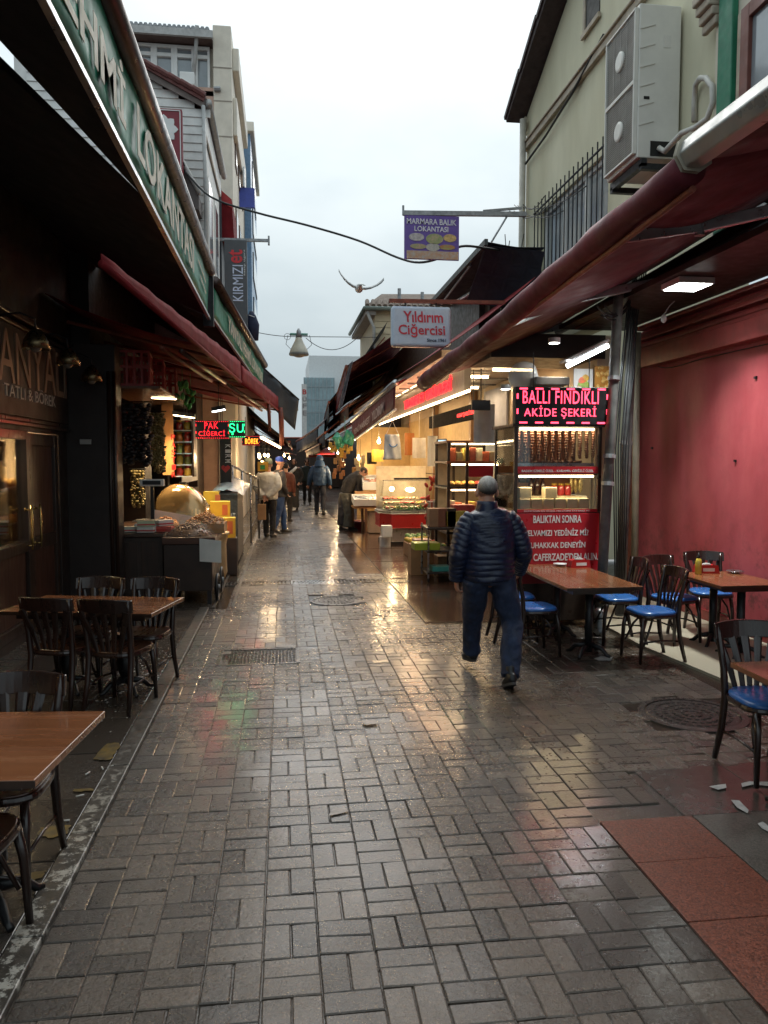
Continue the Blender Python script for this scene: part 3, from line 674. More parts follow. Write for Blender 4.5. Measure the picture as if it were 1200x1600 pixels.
for x in (-3.23, -2.74): MB().box(x - .015, 8.95, .03, x + .015, 8.98, 1.7).build('post', M_brass, ws)
for k, (x, y) in enumerate(((-2.95, 7.9), (-3.0, 8.6))):  # bulbs added to give the pastry window its warm glow
    u = thing('added_pendant', 'added warm bulb brightening the window pastries', 'lamp', (x, y, 1.78), group='added bulbs in the pastry window')
    MB().ell((x, y, 1.78), .04).build('globe', M_bulb, u, smooth=True); MB().cyl((x, y, 1.82), (x, y, 2.9), .005, n=5).build('wire', M_cable, u); lamp('glow', 'POINT', 130, (x, y - .07, 1.72), u, (1, .68, .36), .05)
cl = MB().sheet((-2.56, 7.05, 1.88), (-2.56, 7.5, 1.88), (-2.56, 7.42, 1.42), (-2.56, 7.12, 1.3), 8, 8, lambda u, v: (0.02 * math.sin(u * 14), 0, 0.03 * math.sin(u * 9) * v), 0.01)
tag(cl.build('hanging_cloth', mat('cloth_brown', (0.16, 0.05, 0.025), rough=0.8)), 'brown cloth hanging inside the pastry shop window', 'cloth')

# unlit bell lamps on the fascia
M_bell = mat('bell_brass_dark', (0.20, 0.15, 0.08), rough=0.3, metal=0.9, var=0.4, scale=14)
for i, (px, py, X, lb) in enumerate([(56, 540, -2.05, 'unlit brass bell lamp over the letters nearest the shop glass'), (106, 566, -2.05, 'unlit brass bell lamp over the end of the shop lettering'), (143, 592, -2.05, 'unlit brass bell lamp beside the dark pilaster')]):
    p = PX(px, py, X); t = thing('wall_lamp', lb, 'lamp', (p.x, p.y, p.z), group='bell lamps over the pastry shop')
    MB().lathe([(0.03, 0.13), (0.06, 0.11), (0.10, 0.04), (0.115, -0.03), (0.108, -0.03), (0.092, 0.035), (0.05, 0.10)], p, 20).build('bell', M_bell, t, smooth=True)
    MB().ell(p + Vector((0, 0, -0.01)), 0.05).build('globe', mat('opal_glass_off', (0.30, 0.27, 0.22), rough=0.2), t, smooth=True)
    MB().tube([p + Vector((0, 0, 0.13)), p + Vector((0, 0, 0.22)), p + Vector((-0.12, 0, 0.27)), (X0 + 0.03, p.y, p.z + 0.24)], 0.010).build('arm', M_dark_metal, t, smooth=True)

# ---------------- black awning with the green lettered valance
aw = thing('awning', 'black awning with tall green lettered valance over pastry shop tables', 'awning', (-0.9, 6, 3.47), group='awnings of the left row')
AX, AZ = -0.9, 3.47
def canz(x): return AZ + (AX - x) * 0.42
n_c = Vector((0.42, 0, 1)); p_c = Vector((AX, 0, AZ))
sA0 = PP(-40, 20, p_c, n_c); sA1 = PP(231, 316, p_c, n_c); sB0 = PP(-40, 62, p_c, n_c); sBm = PP(120, 213, p_c, n_c)
def ext(p, q, y):
    t = (y - q.y) / (p.y - q.y); return q + (p - q) * t
eA = ext(sA0, sA1, 1.0); eB = ext(sB0, sBm, 1.0)
th = Vector((0, 0, 0.008))
MB().prism([(AX, 0.6, AZ), (AX, sA1.y, AZ), sA1, sA0, eA, (eA.x, 0.6, canz(eA.x))], th).build('canopy', M_black_awn, aw)
MB().prism([(AX, sA1.y + 0.004, AZ), (AX, 9.75, AZ), (X0, 9.75, canz(X0)), (X0, 0.6, canz(X0)), (eB.x - 0.3, 0.6, canz(eB.x - 0.3)), sB0, sBm, sA1 + Vector((0, 0.004, 0))], th).build('canopy', M_black_awn, aw)
vz0, vz1 = 3.45, 3.98
def vfn(u, v): return (0.012 * math.sin(u * 24) * (1 - v) + 0.006 * math.sin(u * 61 + v * 3), 0, 0)
MB().sheet((AX + .02, 0.6, vz0), (AX + .02, 9.72, vz0), (AX + .02, 9.72, vz1), (AX + .02, 0.6, vz1), 60, 4, vfn, 0.006).build('valance', M_green, aw, smooth=True)
MB().tube([(AX + .03, 0.5, vz1 + .07), (AX + .03, 9.8, vz1 + .05)], 0.075, 14).build('roller_tube', M_brown_tube, aw, smooth=True)
MB().bar((AX + 0.02, 0.5, vz0 - .015), (AX + 0.02, 9.75, vz0 - .015), 0.035, 0.03).build('bottom_rail', M_alu, aw)
XL = AX + 0.036
f0 = PX(97, 0, XL); 
lettering('YANYALI FEHMİ', (XL, 0.75, vz0 + 0.11), YP, ZP, 4.62 - 0.75, 0.33, M_cream_let, aw, 0.004, bold=True)
lettering('LOKANTASI', (XL, 4.98, vz0 + 0.11), YP, ZP, 3.0, 0.33, M_cream_let, aw, 0.004, bold=True)
for k in range(2):
    MB().bar((XL, 8.45 + k * .15, vz0 + 0.36 - k * .12), (XL, 9.2, vz0 + 0.30 - k * .12), 0.004, 0.025, up=(0, 0, 1)).build('stroke', M_cream_let, aw)
MB().box(AX - .06, 9.78, 3.35, AX + .07, 9.86, 4.1).build('end_post', M_dark_metal, aw, bevel=0.005)

# ---------------- second green awning
aw2 = thing('awning', 'second green lettered awning valance further down the left row', 'awning', (-0.85, 10, 3.2), group='awnings of the left row')
def PYz(px, py, y): return PY(px, py, y)
q0b, q0t = PY(333, 497, 10.0), PY(333, 447, 10.0); q1b, q1t = PY(411, 610, 17.3), PY(412, 574, 17.3)
def v2(u, v): return (0.012 * math.sin(u * 30 + v), 0, 0)
MB().sheet(q0b, q1b, q1t, q0t, 40, 4, v2, 0.006).build('valance', M_green, aw2, smooth=True)
MB().tube([q0t + Vector((0.02, 0, .05)), q1t + Vector((0.02, 0, .05))], 0.075, 12).build('roller_tube', M_brown_tube, aw2, smooth=True)
MB().bar(q0b + Vector((0, 0, -.015)), q1b + Vector((0, 0, -.015)), 0.035, 0.03).build('bottom_rail', M_alu, aw2)
d2 = (q1b - q0b); L2 = d2.length; u2 = d2.normalized(); nrm2 = u2.cross(ZP)
lettering('YANYALI FEHMİ LOKANTASI', q0b + u2 * 1.3 + Vector((0.022, 0, 0.10)) , u2, ZP, L2 - 1.7, 0.30, M_cream_let, aw2, 0.004)
b = MB(); awning_sheet(b, q0b, q1b, (X0, 10, 4.3), (X0, 17.3, 4.2), 0.05); b.build('canopy', M_black_awn, aw2)

# ---------------- grey awning
aw3 = thing('awning', 'dark grey cloth awning past the green valances', 'awning', (-0.4, 18, 3), group='awnings of the left row')
g = lambda x, y, Y=17.7: PY(x, y, Y)
b = MB(); awning_sheet(b, PY(466, 628, 18.2), PY(466, 642, 23), (-1.9, 17.7, 4.9), (-1.9, 23, 4.9), 0.1, seed=5); b.build('canopy', M_grey_awn, aw3, smooth=True)
b = MB(); P0, P1, P2, P3 = g(409, 574), PY(467, 626, 18.15), PY(461, 672, 18.15), g(411, 622)
b.sheet(P3, P2, P1, P0, 12, 6, lambda u, v: (0, 0.04 * math.sin(u * 11), 0), 0.006); b.build('side_drape', M_grey_awn, aw3, smooth=True)
MB().tube([P0 + Vector((0, 0, .02)), P1 + Vector((0, 0, .02))], 0.022).build('rail', M_dark_metal, aw3)

# ---------------- red awnings under the green ones
def red_awning(y0, y1, label, seed):
    fx = lambda y: -1.05 + (y - 6.2) * (0.99 / 12.1) if y > 6.2 else -1.05 + (6.2 - y) * 0.0
    t = thing('awning', label, 'awning', (fx(y0), y0, 2.9), group='awnings of the left row')
    a, c = Vector((fx(y0), y0, 2.86)), Vector((fx(y1), y1, 2.86))
    MB().sheet(a, c, c + Vector((0, 0, 0.30)), a + Vector((0, 0, 0.06 if seed == 0 else 0.26)), 24, 3, lambda u, v: (0.015 * math.sin(u * 40 + seed) * (1 - v), 0, 0.008 * math.sin(u * 50)), 0.006).build('valance', M_red_awn, t, smooth=True)
    MB().tube([a, c], 0.024, 10).build('front_rail', M_red_awn, t, smooth=True)
    y2 = max(y0, 8.3); a2 = a.lerp(c, (y2 - y0) / (y1 - y0)); b = MB(); awning_sheet(b, a2 + Vector((0, 0, .05)), c + Vector((0, 0, .05)), (-2.38, y2, 3.40), (-2.38, y1, 3.40), 0.06, seed=seed); b.build('canopy', M_red_awn, t, smooth=True)
    for k in range(2):
        o = Vector((-0.22 - 0.2 * k, 0, -0.02 + .03 * k)); MB().tube([a2 + o, c + o], 0.026, 8).build('roller_tube', M_rust_tube if k else M_brown_tube, t, smooth=True)
    for q in (0.15, 0.55, 0.95):
        p = a2.lerp(c, q); MB().tube([p + Vector((-.02, 0, 0)), (-2.3, p.y, 3.2)], 0.02, 8).build('arm', M_rust_tube, t)
    return t
red_awning(4.8, 11.6, 'dark red awning starting beside the black canopy', 0)
red_awning(11.7, 18.3, 'dark red awning ending above the couple in white and blue', 3)
for i, (px, y, lb) in enumerate([(438, 17.9, 'rolled side curtain hanging from the red awning end'), (419, 15.8, 'thin rolled side curtain hanging mid red awning')]):
    p = PY(px, 640, y); b = MB(); b.tube([(p.x, p.y, 2.92), (p.x + .02, p.y, 2.6), (p.x + .03, p.y, 2.05 if i == 0 else 2.3)], [0.05, 0.06, 0.05] if i == 0 else [0.03, 0.035, 0.03], 10)
    o = b.build('side_curtain', M_rust_tube, None, smooth=True); tag(o, lb, 'curtain')

# ---------------- shops under the red awnings
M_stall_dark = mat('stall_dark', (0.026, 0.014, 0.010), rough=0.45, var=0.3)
sh2 = thing('dried_food_shop', 'dark shop front with lit open bay behind the nut stall', 'shop', (-2.4, 13, 0))
b = MB(); b.box(-4.6, 9.35, 2.9, -2.2, 18.5, 4.6).box(-4.7, 9.35, 0, -4.6, 18.5, 4.6).box(-4.6, 12.75, 0, -2.2, 12.95, 2.9).box(-4.6, 18.3, 0, -2.2, 18.5, 2.9)
b.box(-2.4, 12.95, 0, -2.2, 13.4, 2.9).box(-2.4, 15.2, 0, -2.2, 15.5, 2.9)
b.build('wall', M_stall_dark, sh2)
MB().box(-4.595, 9.4, 0, -4.55, 12.7, 2.85).build('inner_wall', M_room, sh2)
MB().box(-4.5, 12.96, 0, -2.25, 18.2, 0.02).box(-4.5, 13.0, 0.02, -4.45, 18.2, 2.9).build('inner_lining', mat('tile_pale', (0.55, 0.5, 0.45), rough=0.4), sh2)
def strip_light(px0, py0, px1, py1, y, label, m=None, watts=8, colr=(1, .68, .36), th=0.05, name='strip_lamp', cat='lamp'):
    a, c = PY(px0, py0, y), PY(px1, py1, y); mid = (a + c) / 2
    t = thing(name, label, cat, tuple(mid))
    MB().bar(a, c, 0.14, th).build('housing', M_dark_metal, t, bevel=0.004)
    for k in range(3):
        o = Vector((0, -0.045 + 0.045 * k, -th * 0.55)); MB().bar(a + o + (c - a) * .04, c + o - (c - a) * .04, 0.03, 0.018).build('tube', m or M_warm_tube, t)
    lamp('glow', 'AREA', watts * 1.3, mid + Vector((0, 0, -th - .02)), t, colr, (c - a).length, 0.14).data.spread = R(115)
    MB().cyl(mid + Vector((0, 0, th / 2)), mid + Vector((0, 0, 0.5)), 0.006, n=6).build('wire', M_cable, t)
    return t
strip_light(236, 618, 276, 620, 10.7, 'warm strip lamp above the hanging dried vegetables', watts=14)
strip_light(270, 645, 305, 650, 11.3, 'warm strip lamp above the jar shelf', watts=16)
strip_light(331, 640, 352, 636, 12.0, 'cold white strip lamp above the red LED sign', M_white_tube, 8, (0.75, 1, 0.9), 0.06)

# red crates of packets on a hanging board
sb = MB().box(-2.15, 9.36, 2.545, -1.42, 12.0, 2.575); t = sb.build('hanging_shelf', wood('shelf_tan', (0.16, 0.07, 0.04), (0.26, 0.13, 0.07), axis='Y'), None, bevel=0.003)
tag(t, 'brown board shelf hung over the nut stall carrying red crates', 'shelf')
def crate(loc, rz, label, m, sx=0.5, sy=0.34, h=0.26, group=None, tilt=0):
    t = thing('crate', label, 'crate', loc, rz, group); t.rotation_euler = (0, tilt, rz)
    b = MB(); b.box(-sx / 2, -sy / 2, 0, sx / 2, sy / 2, 0.012)
    for s in (-1, 1):
        for z in (0.0, h * .5, h - .03):
            b.box(-sx / 2, s * sy / 2 - .006, z, sx / 2, s * sy / 2 + .006, z + .03); b.box(s * sx / 2 - .006, -sy / 2, z, s * sx / 2 + .006, sy / 2, z + .03)
        n = 8
        for i in range(n + 1):
            x = -sx / 2 + sx * i / n; b.box(x - .012, s * sy / 2 - .0045, 0.01, x + .012, s * sy / 2 + .0045, h - 0.002)
        for i in range(6):
            y = -sy / 2 + sy * i / 5; b.box(s * sx / 2 - .0045, y - .012, 0.01, s * sx / 2 + .0045, y + .012, h - 0.002)
    b.build('basket', m, t, local=True); return t
M_redcrate = mat('crate_red', (0.42, 0.06, 0.055), rough=0.5, var=0.2)
for i, (x, y, lb) in enumerate([(-1.80, 9.75, 'red slatted crate at the pilaster end of hanging shelf'), (-1.76, 10.55, 'red slatted crate in the middle of hanging shelf'), (-1.72, 11.4, 'red slatted crate at the far end of hanging shelf')]):
    crate((x, y, 2.58), 0.1 + math.pi / 2, lb, M_redcrate, 0.62, 0.42, 0.42, 'red crates on the hanging shelf')

# counter with wheels
def cart_left():
    t = thing('nut_stall', 'dark wooden wheeled nut stall counter projecting from the left shops', 'stall', (-1.5, 10, 0))
    MB().box(-2.2, 9.34, 0.05, -1.42, 11.2, 0.80).build('cabinet', M_stall_dark, t, bevel=0.008)
    MB().box(-2.22, 9.30, 0.802, -1.41, 11.2, 0.845).build('worktop', wood('worktop_dark', (0.03, 0.016, 0.01), (0.07, 0.035, 0.02), axis='X'), t, bevel=0.006)
    MB().box(-1.40, 9.22, 0.16, -0.84, 10.25, 0.72).build('barrow_body', M_stall_dark, t, bevel=0.008)
    MB().box(-1.41, 9.20, 0.722, -0.80, 10.28, 0.80).build('barrow_tray', wood('tray_brown', (0.05, 0.018, 0.012), (0.10, 0.04, 0.02), axis='X'), t, bevel=0.006)
    for x, y in ((-1.36, 9.27), (-0.88, 9.27), (-1.36, 10.2), (-0.88, 10.2)):
        MB().box(x - .025, y - .025, 0.0, x + .025, y + .025, 0.16).build('leg', M_dark_metal, t)
    for y in (9.45, 10.05):
        w = MB(); w.tube(arc((-0.80, y, 0.17), 0.15, 0, 2 * math.pi * 23 / 24, 23, (0, 1, 0), (0, 0, 1)) + [Vector((-0.80, y + .15, 0.17))], 0.02, 8)
        ww = w.build('wheel', M_black, t, smooth=True)
        h = MB(); h.cyl((-0.83, y, .17), (-0.77, y, .17), 0.03)
        for k in range(6):
            a = k * math.pi / 3; h.cyl((-0.8, y, .17), (-0.8, y + .14 * math.cos(a), .17 + .14 * math.sin(a)), 0.006, n=6)
        h.build('hub', M_galv, ww)
    for k in range(3): MB().box(-2.15 + k * .24, 9.33, 0.12, -1.95 + k * .24, 9.338, 0.74).build('drawer_front', M_dark_wood, t, bevel=0.003)
    MB().box(-2.05, 9.30, 0.74, -1.93, 9.332, 0.75).build('handle', M_steel, t)
    return t
cart_left()
# boxes by the scale
for i, (x, y, z, rz, c, c2, lb) in enumerate([
    (-1.80, 9.50, 0.85, 0.3, (0.50, 0.50, 0.40), M_red_plastic, 'green and white carton on the counter corner near the pilaster'),
    (-1.62, 9.42, 0.85, -0.1, (0.62, 0.62, 0.58), M_red_plastic, 'white carton with red band at the counter edge'),
    (-1.63, 9.44, 0.92, 0.2, (0.42, 0.46, 0.30), M_red_plastic, 'olive green carton lying on a white carton'),
    (-1.42, 9.50, 0.85, -0.2, (0.55, 0.10, 0.08), M_red_plastic, 'red and white carton beside the nut barrow'),
    (-1.44, 9.55, 0.92, 0.7, (0.60, 0.58, 0.56), M_red_plastic, 'white carton tilted on the red carton')]):
    t = thing('carton', lb, 'box', (x, y, z), rz, 'small cartons on the nut stall')
    MB().box(-.10, -.06, 0, .10, .06, .065).build('box', mat('carton_%d' % i, c, rough=0.5), t, local=True, bevel=0.003)
    MB().box(-.101, -.062, .015, .101, .0, .03).build('band', c2, t, local=True)
# nuts heaps under film
def heap(name, label, cx, cy, z, rx, ry, h, m, r, n, cover=False, group=None):
    t = thing(name, label, 'food', (cx, cy, z), group=group)
    b = MB()
    for i in range(n):
        a = rng.uniform(0, 6.283); q = math.sqrt(rng.random()); x, y = cx + rx * q * math.cos(a), cy + ry * q * math.sin(a)
        b.ell((x, y, z + h * (1 - q * q) + rng.uniform(0, r)), (r * rng.uniform(.7, 1.1), r * rng.uniform(.6, .9), r * .6), 6, 4, Matrix.Rotation(rng.uniform(0, 3), 3, 'Z') @ Matrix.Rotation(rng.uniform(-.6, .6), 3, 'X'))
    tag(b.build('nuts', m, t, smooth=True), kind='stuff')
    MB().ell((cx, cy, z - 0.01), (rx * 1.0, ry * 1.0, h), 16, 8).build('mound', m, t, smooth=True)
    if cover:
        MB().sheet((cx - rx * 1.15, cy - ry * 1.15, z), (cx + rx * 1.15, cy - ry * 1.15, z), (cx + rx * 1.15, cy + ry * 1.15, z), (cx - rx * 1.15, cy + ry * 1.15, z), 14, 14,
            lambda u, v: (0, 0, (h + 0.06) * max(0, 1 - (2 * u - 1) ** 2) ** .6 * max(0, 1 - (2 * v - 1) ** 2) ** .6 + 0.012 * mnoise.noise(Vector((u * 8, v * 8, 1))))).build('plastic_cover', M_film, t, smooth=True)
    return t
M_almond = mat('almond', (0.38, 0.19, 0.07), rough=0.6, var=0.35, scale=30)
M_date = mat('dark_nuts', (0.26, 0.12, 0.05), rough=0.35, var=0.4, scale=30)
heap('nut_heap', 'dark nuts heaped under clear plastic on the barrow tray', -1.13, 9.46, 0.80, 0.26, 0.22, 0.13, M_date, 0.02, 190, True)
bk = thing('nut_box', 'open carton lined with plastic and heaped with tan almonds', 'box', (-0.97, 9.95, 0.80))
b = MB()
for a, c in (((-1.22, 9.72), (-0.74, 9.72)), ((-0.74, 9.72), (-0.74, 10.2)), ((-0.74, 10.2), (-1.22, 10.2)), ((-1.22, 10.2), (-1.22, 9.72))):
    b.bar((a[0], a[1], 0.86), (c[0], c[1], 0.86), 0.012, 0.12)
b.box(-1.21, 9.73, 0.802, -0.75, 10.19, 0.812); b.build('carton', M_cardboard, bk)
b = MB()
for i in range(260):
    x, y = rng.uniform(-1.2, -.76), rng.uniform(9.74, 10.18); q = 1 - max(abs(x + .98) / .24, abs(y - 9.96) / .24)
    b.ell((x, y, 0.92 + .12 * q + rng.uniform(-.01, .015)), (.022, .013, .011), 6, 4, Matrix.Rotation(rng.uniform(0, 3), 3, 'Z') @ Matrix.Rotation(rng.uniform(-.6, .6), 3, 'X'))
tag(b.build('almonds', M_almond, bk, smooth=True), kind='stuff')
MB().sheet((-1.2, 9.73, .91), (-.76, 9.73, .91), (-.76, 10.19, .91), (-1.2, 10.19, .91), 4, 4, lambda u, v: (0, 0, .1 * math.sin(u * 3.14) * math.sin(v * 3.14)), 0).build('filling', M_almond, bk, smooth=True)
MB().sheet((-1.28, 9.70, .88), (-.72, 9.70, .88), (-.72, 9.74, 1.0), (-1.28, 9.74, 1.0), 12, 3, lambda u, v: (0, .02 * math.sin(u * 20), .02 * math.sin(u * 13)), 0).build('plastic_lining', M_film, bk, smooth=True)
pn = MB().sheet((-0.98, 9.175, 0.52), (-0.73, 9.175, 0.50), (-0.73, 9.185, 0.76), (-0.98, 9.185, 0.79), 4, 4, lambda u, v: (0, -.01 * math.sin(u * 3), 0), 0.002).build('price_sheet', M_paper, None)
tag(pn, 'white price sheet taped to the nut barrow', 'paper sheet')
for k in range(6): pass
heap('nut_heap', 'pale shelled nuts heaped beside the cartons on the counter', -1.72, 9.95, 0.846, .16, .14, .09, mat('nut_pale', (.55, .40, .22), rough=.5, var=.25), .016, 90)
heap('nut_heap', 'tan hazelnut heap between scale and amber dome', -1.52, 10.2, 0.846, .2, .16, .12, M_almond, .016, 110)
for i, (x, y, lb) in enumerate([(-1.12, 10.75, 'open cloth sack of walnuts behind the almond carton'), (-1.05, 11.25, 'open cloth sack of chickpeas next to the yellow tins'), (-1.2, 12.2, 'open cloth sack of dried fruit before the pickle crate')]):
    s = thing('sack', lb, 'sack', (x, y, 0)); MB().lathe([(.2, .004), (.24, .1), (.23, .5), (.25, .62), (.28, .66), (.27, .68), (.22, .64)], (x, y, 0), 18).build('cloth', mat('sackcloth', (.36, .27, .16), rough=.9, bump=.4, bscale=30), s, smooth=True)
    b = MB()
    for k in range(90):
        a_ = rng.uniform(0, 6.28); q_ = math.sqrt(rng.random()); b.ell((x + .23 * q_ * math.cos(a_), y + .23 * q_ * math.sin(a_), .66 + .12 * (1 - q_ * q_)), (.026, .022, .02), 6, 4)
    tag(b.build('contents', [M_almond, mat('nut_pale', (.55, .4, .22)), mat('fruit_red', (.35, .09, .03), rough=.4)][i], s, smooth=True), kind='stuff')
# scale with display pole
t = thing('shop_scale', 'white shop scale with display head on a dark pole', 'scale', (-1.66, 9.85, 0.845))
MB().box(-1.82, 9.7, 0.85, -1.50, 10.0, 0.93).build('body', M_white, t, bevel=0.015)
MB().box(-1.84, 9.72, 0.95, -1.48, 10.02, 0.965).build('pan', M_steel, t, bevel=0.004)
MB().box(-1.66, 9.98, 0.93, -1.62, 10.02, 1.38).build('pole', M_black, t)
MB().box(-1.79, 9.96, 1.38, -1.49, 10.03, 1.47).build('display_head', M_white, t, bevel=0.01)
MB().box(-1.75, 9.955, 1.40, -1.53, 9.961, 1.45).build('display', M_black, t)
MB().prism([(-1.80, 9.66, .86), (-1.80, 9.70, .86), (-1.80, 9.70, .92), ], (0.28, 0, 0)).build('keypad', M_white, t)
# brass dome display
M_gold_glass = mat('amber_dome', (0.34, 0.23, 0.10), rough=0.15, metal=0.55, var=0.3, scale=4, coat=0.5)
t = thing('display_dome', 'amber shiny dome cover over a white tray on nut stall', 'display case', (-1.35, 10.75, 0.845))
dv = [Vector((-1.62 + 0.62 * i / 14, 0, 0)) for i in range(15)]
MB().sheet((-1.68, 10.45, .98), (-0.98, 10.45, .86), (-0.98, 11.1, .86), (-1.68, 11.1, .98), 14, 12, lambda u, v: (0, 0, 0.46 * max(0, (1 - (2 * u - .92) ** 2 / 1.2)) ** .5 * (max(0, 1 - (2 * v - 1) ** 2)) ** .4), 0.006).build('dome', M_gold_glass, t, smooth=True)
MB().prism([(-1.72, 10.42, .85), (-.94, 10.42, .85), (-1.0, 10.42, .92), (-1.7, 10.42, 1.05)], (0, .72, 0)).build('tray', M_white, t, bevel=0.01)
MB().cyl((-1.36, 10.78, 1.36), (-1.36, 10.78, 1.41), 0.05).build('knob', M_black, t)
# hanging strands
def strands(name, label, x0, x1, y, z0, z1, n, m, rr, per, jitter=0.03):
    t = thing(name, label, 'food', ((x0 + x1) / 2, y, z1))
    MB().cyl((x0 - .03, y, z1 + .02), (x1 + .03, y, z1 + .02), 0.008, n=6).build('rod', M_dark_metal, t)
    for i in range(n):
        x = x0 + (x1 - x0) * (i + .5) / n; zb = z0 + rng.uniform(0, .12); b = MB()
        for k in range(per):
            z = z1 - (z1 - zb) * (k + .5) / per; hz = (z1 - zb) / per
            b.ell((x + rng.uniform(-jitter, jitter), y + rng.uniform(-jitter * 2, jitter * 2), z), (rr * rng.uniform(.7, 1.2), rr * rng.uniform(.7, 1.2), hz * .62), 6, 5, Matrix.Rotation(rng.uniform(-.3, .3), 3, 'X'))
        b.build('strand', m, t, smooth=True)
M_eggpl = mat('dried_aubergine', (0.012, 0.008, 0.009), rough=0.5, var=0.5, scale=30)
a, c = PY(178, 630, 9.6), PY(236, 732, 9.6)
strands('dried_aubergine_bundle', 'thick black bundle of dried aubergine strings hanging by pilaster', a.x, c.x, 9.6, c.z, a.z, 9, M_eggpl, 0.045, 16)
M_okra = mat('dried_okra', (0.16, 0.13, 0.045), rough=0.6, var=0.5, scale=30)
a, c = PY(234, 645, 10.2), PY(258, 740, 10.2)
strands('dried_okra_bundle', 'green brown bundle of dried okra strings beside the orange poster', a.x, c.x, 10.2, c.z, a.z, 6, M_okra, 0.028, 22, 0.015)
a, c = PY(205, 735, 11.0), PY(226, 800, 11.0)
strands('dried_okra_bundle', 'dried okra strings hanging low behind the cartons', a.x, c.x, 11.0, c.z, a.z, 5, M_okra, 0.028, 14, 0.015)
# poster and jar shelf
a, c = PY(252, 628, 11.6), PY(272, 742, 11.6)
t = thing('poster', 'orange tan upright poster with red letters behind the scale', 'poster', (a.x, 11.6, c.z))
MB().box(a.x, 11.6, c.z, c.x, 11.62, a.z).build('board', mat('poster_tan', (0.52, 0.26, 0.09), rough=0.5), t)
for i, ch_ in enumerate('PASTIRMA'[:6]):
    lettering(ch_, (a.x + .13, 11.598, a.z - .55 - i * .11), XP, ZP, 0.06, 0.08, M_red_plastic, t, 0.002)
a, c = PY(272, 655, 12.2), PY(299, 745, 12.2)
t = thing('jar_shelf', 'narrow lit shelf of pickle jars beside the poster', 'shelf', (a.x, 12.2, c.z))
MB().box(a.x - .03, 12.5, c.z, c.x + .03, 12.52, a.z).build('back', mat('shelf_back', (0.5, 0.42, 0.3), rough=0.7), t)
for x in (a.x - .03, c.x + .03): MB().box(x - .015, 12.2, c.z, x + .015, 12.5, a.z).build('side', M_dark_wood, t)
jc = [(0.35, 0.03, 0.02), (0.45, 0.30, 0.05), (0.20, 0.22, 0.05), (0.5, 0.16, 0.03)]
for r_ in range(5):
    z = c.z + r_ * (a.z - c.z) / 5
    MB().box(a.x - .015, 12.2, z, c.x + .015, 12.5, z + .012).build('board', M_white, t)
    for k in range(2):
        x = a.x + (c.x - a.x) * (k + .5) / 2
        j = MB().lathe([(.05, 0), (.055, .02), (.055, .10), (.04, .125)], (x, 12.3, z + .013), 12).build('jar', mat('jar_%d' % ((r_ + k) % 4), jc[(r_ + k) % 4], rough=0.12, coat=0.6), t, smooth=True)
        MB().lathe([(.045, .126), (.045, .15)], (x, 12.3, z + .013), 12).build('lid', M_red_plastic if k else M_yellow, j)
# green leaves and clutter hanging under the awning
M_leaf = mat('plastic_leaf', (0.03, 0.22, 0.05), rough=0.5, var=0.4)
for i, (px, py, y, lb) in enumerate([(285, 608, 10.8, 'green plastic pepper garland hanging over the strip lamps'), (298, 622, 11.6, 'green plastic pepper garland beside the dark doorway')]):
    p = PY(px, py, y); b = MB()
    for k in range(9): b.ell(p + Vector((rng.uniform(-.08, .08), rng.uniform(-.06, .06), rng.uniform(-.12, .1))), (.03, .025, .055), 6, 5, Matrix.Rotation(rng.uniform(-1, 1), 3, 'Y'))
    b.cyl(p, p + Vector((0, 0, .35)), 0.004, n=5)
    tag(b.build('garland', M_leaf, None, smooth=True), lb, 'garland')
# LED boards
def led_board(px0, py0, px1, py1, y, lines, m, label, dots=True, lampcol=(1, .05, .05), watts=2, edge=None, depth=0.06, name='led_sign'):
    a, c = PY(px0, py0, y), PY(px1, py1, y)
    t = thing(name, label, 'sign', ((a.x + c.x) / 2, y, c.z))
    MB().box(a.x, y, c.z, c.x, y + depth, a.z).build('case', M_black, t, bevel=0.004)
    W, Hh = c.x - a.x, a.z - c.z; n = len(lines)
    for i, (s, fx0, fx1) in enumerate(lines):
        z = a.z - Hh * (0.10 + (i + 1) * 0.80 / n) + Hh * .06
        lettering(s, (a.x + W * fx0, y - .002, z), XP, ZP, W * (fx1 - fx0), Hh * (.80 / n) * .86, m, t, 0.003, bold=.002, spacing=1.12)
    e = edge or m
    nx = 6 if W > .8 else 16; b = MB()
    for i in range(nx):
        x = a.x + W * (i + .25) / nx; w = W / nx * .5; h = Hh * (.022 if W > .8 else .014)
        for z in (a.z - Hh * .05, c.z + Hh * .05): b.box(x, y - .004, z - h, x + w, y - .001, z + h)
    for z in (0.28, 0.68):
        for x in (a.x + W * .02, c.x - W * .02): b.box(x - h, y - .004, c.z + Hh * z, x + h, y - .001, c.z + Hh * (z + .14))
    b.build('border_lights', e, t)
    lamp('glow', 'AREA', watts, ((a.x + c.x) / 2, y - .03, (a.z + c.z) / 2), t, lampcol, W, Hh, rot=(R(-90), 0, 0))
    for x in (a.x + W * .2, c.x - W * .2): MB().cyl((x, y + depth / 2, a.z), (x, y + depth / 2, a.z + .35), 0.005, n=6).build('wire', M_cable, t)
    return t
led_board(305, 657, 358, 686, 11.0, [('PAK', .27, .68), ('CİĞERCİ', .10, .88)], M_red_led, 'red LED sign reading PAK CİĞERCİ', watts=1.2, depth=.05)
led_board(335, 657, 383, 684, 11.7, [('TURŞU', -.30, .95)], M_green_led, 'green LED sign half hidden behind the red PAK sign', lampcol=(.05, 1, .3), watts=1.0, depth=.05)
t = led_board(378, 681, 406, 696, 14.6, [('BÖREK', .18, .92)], light_mat('led_orange', (1, .25, .02), 4), 'small red framed LED sign beyond the green one', lampcol=(1, .15, .05), watts=1.0, edge=M_red_led, depth=.04)
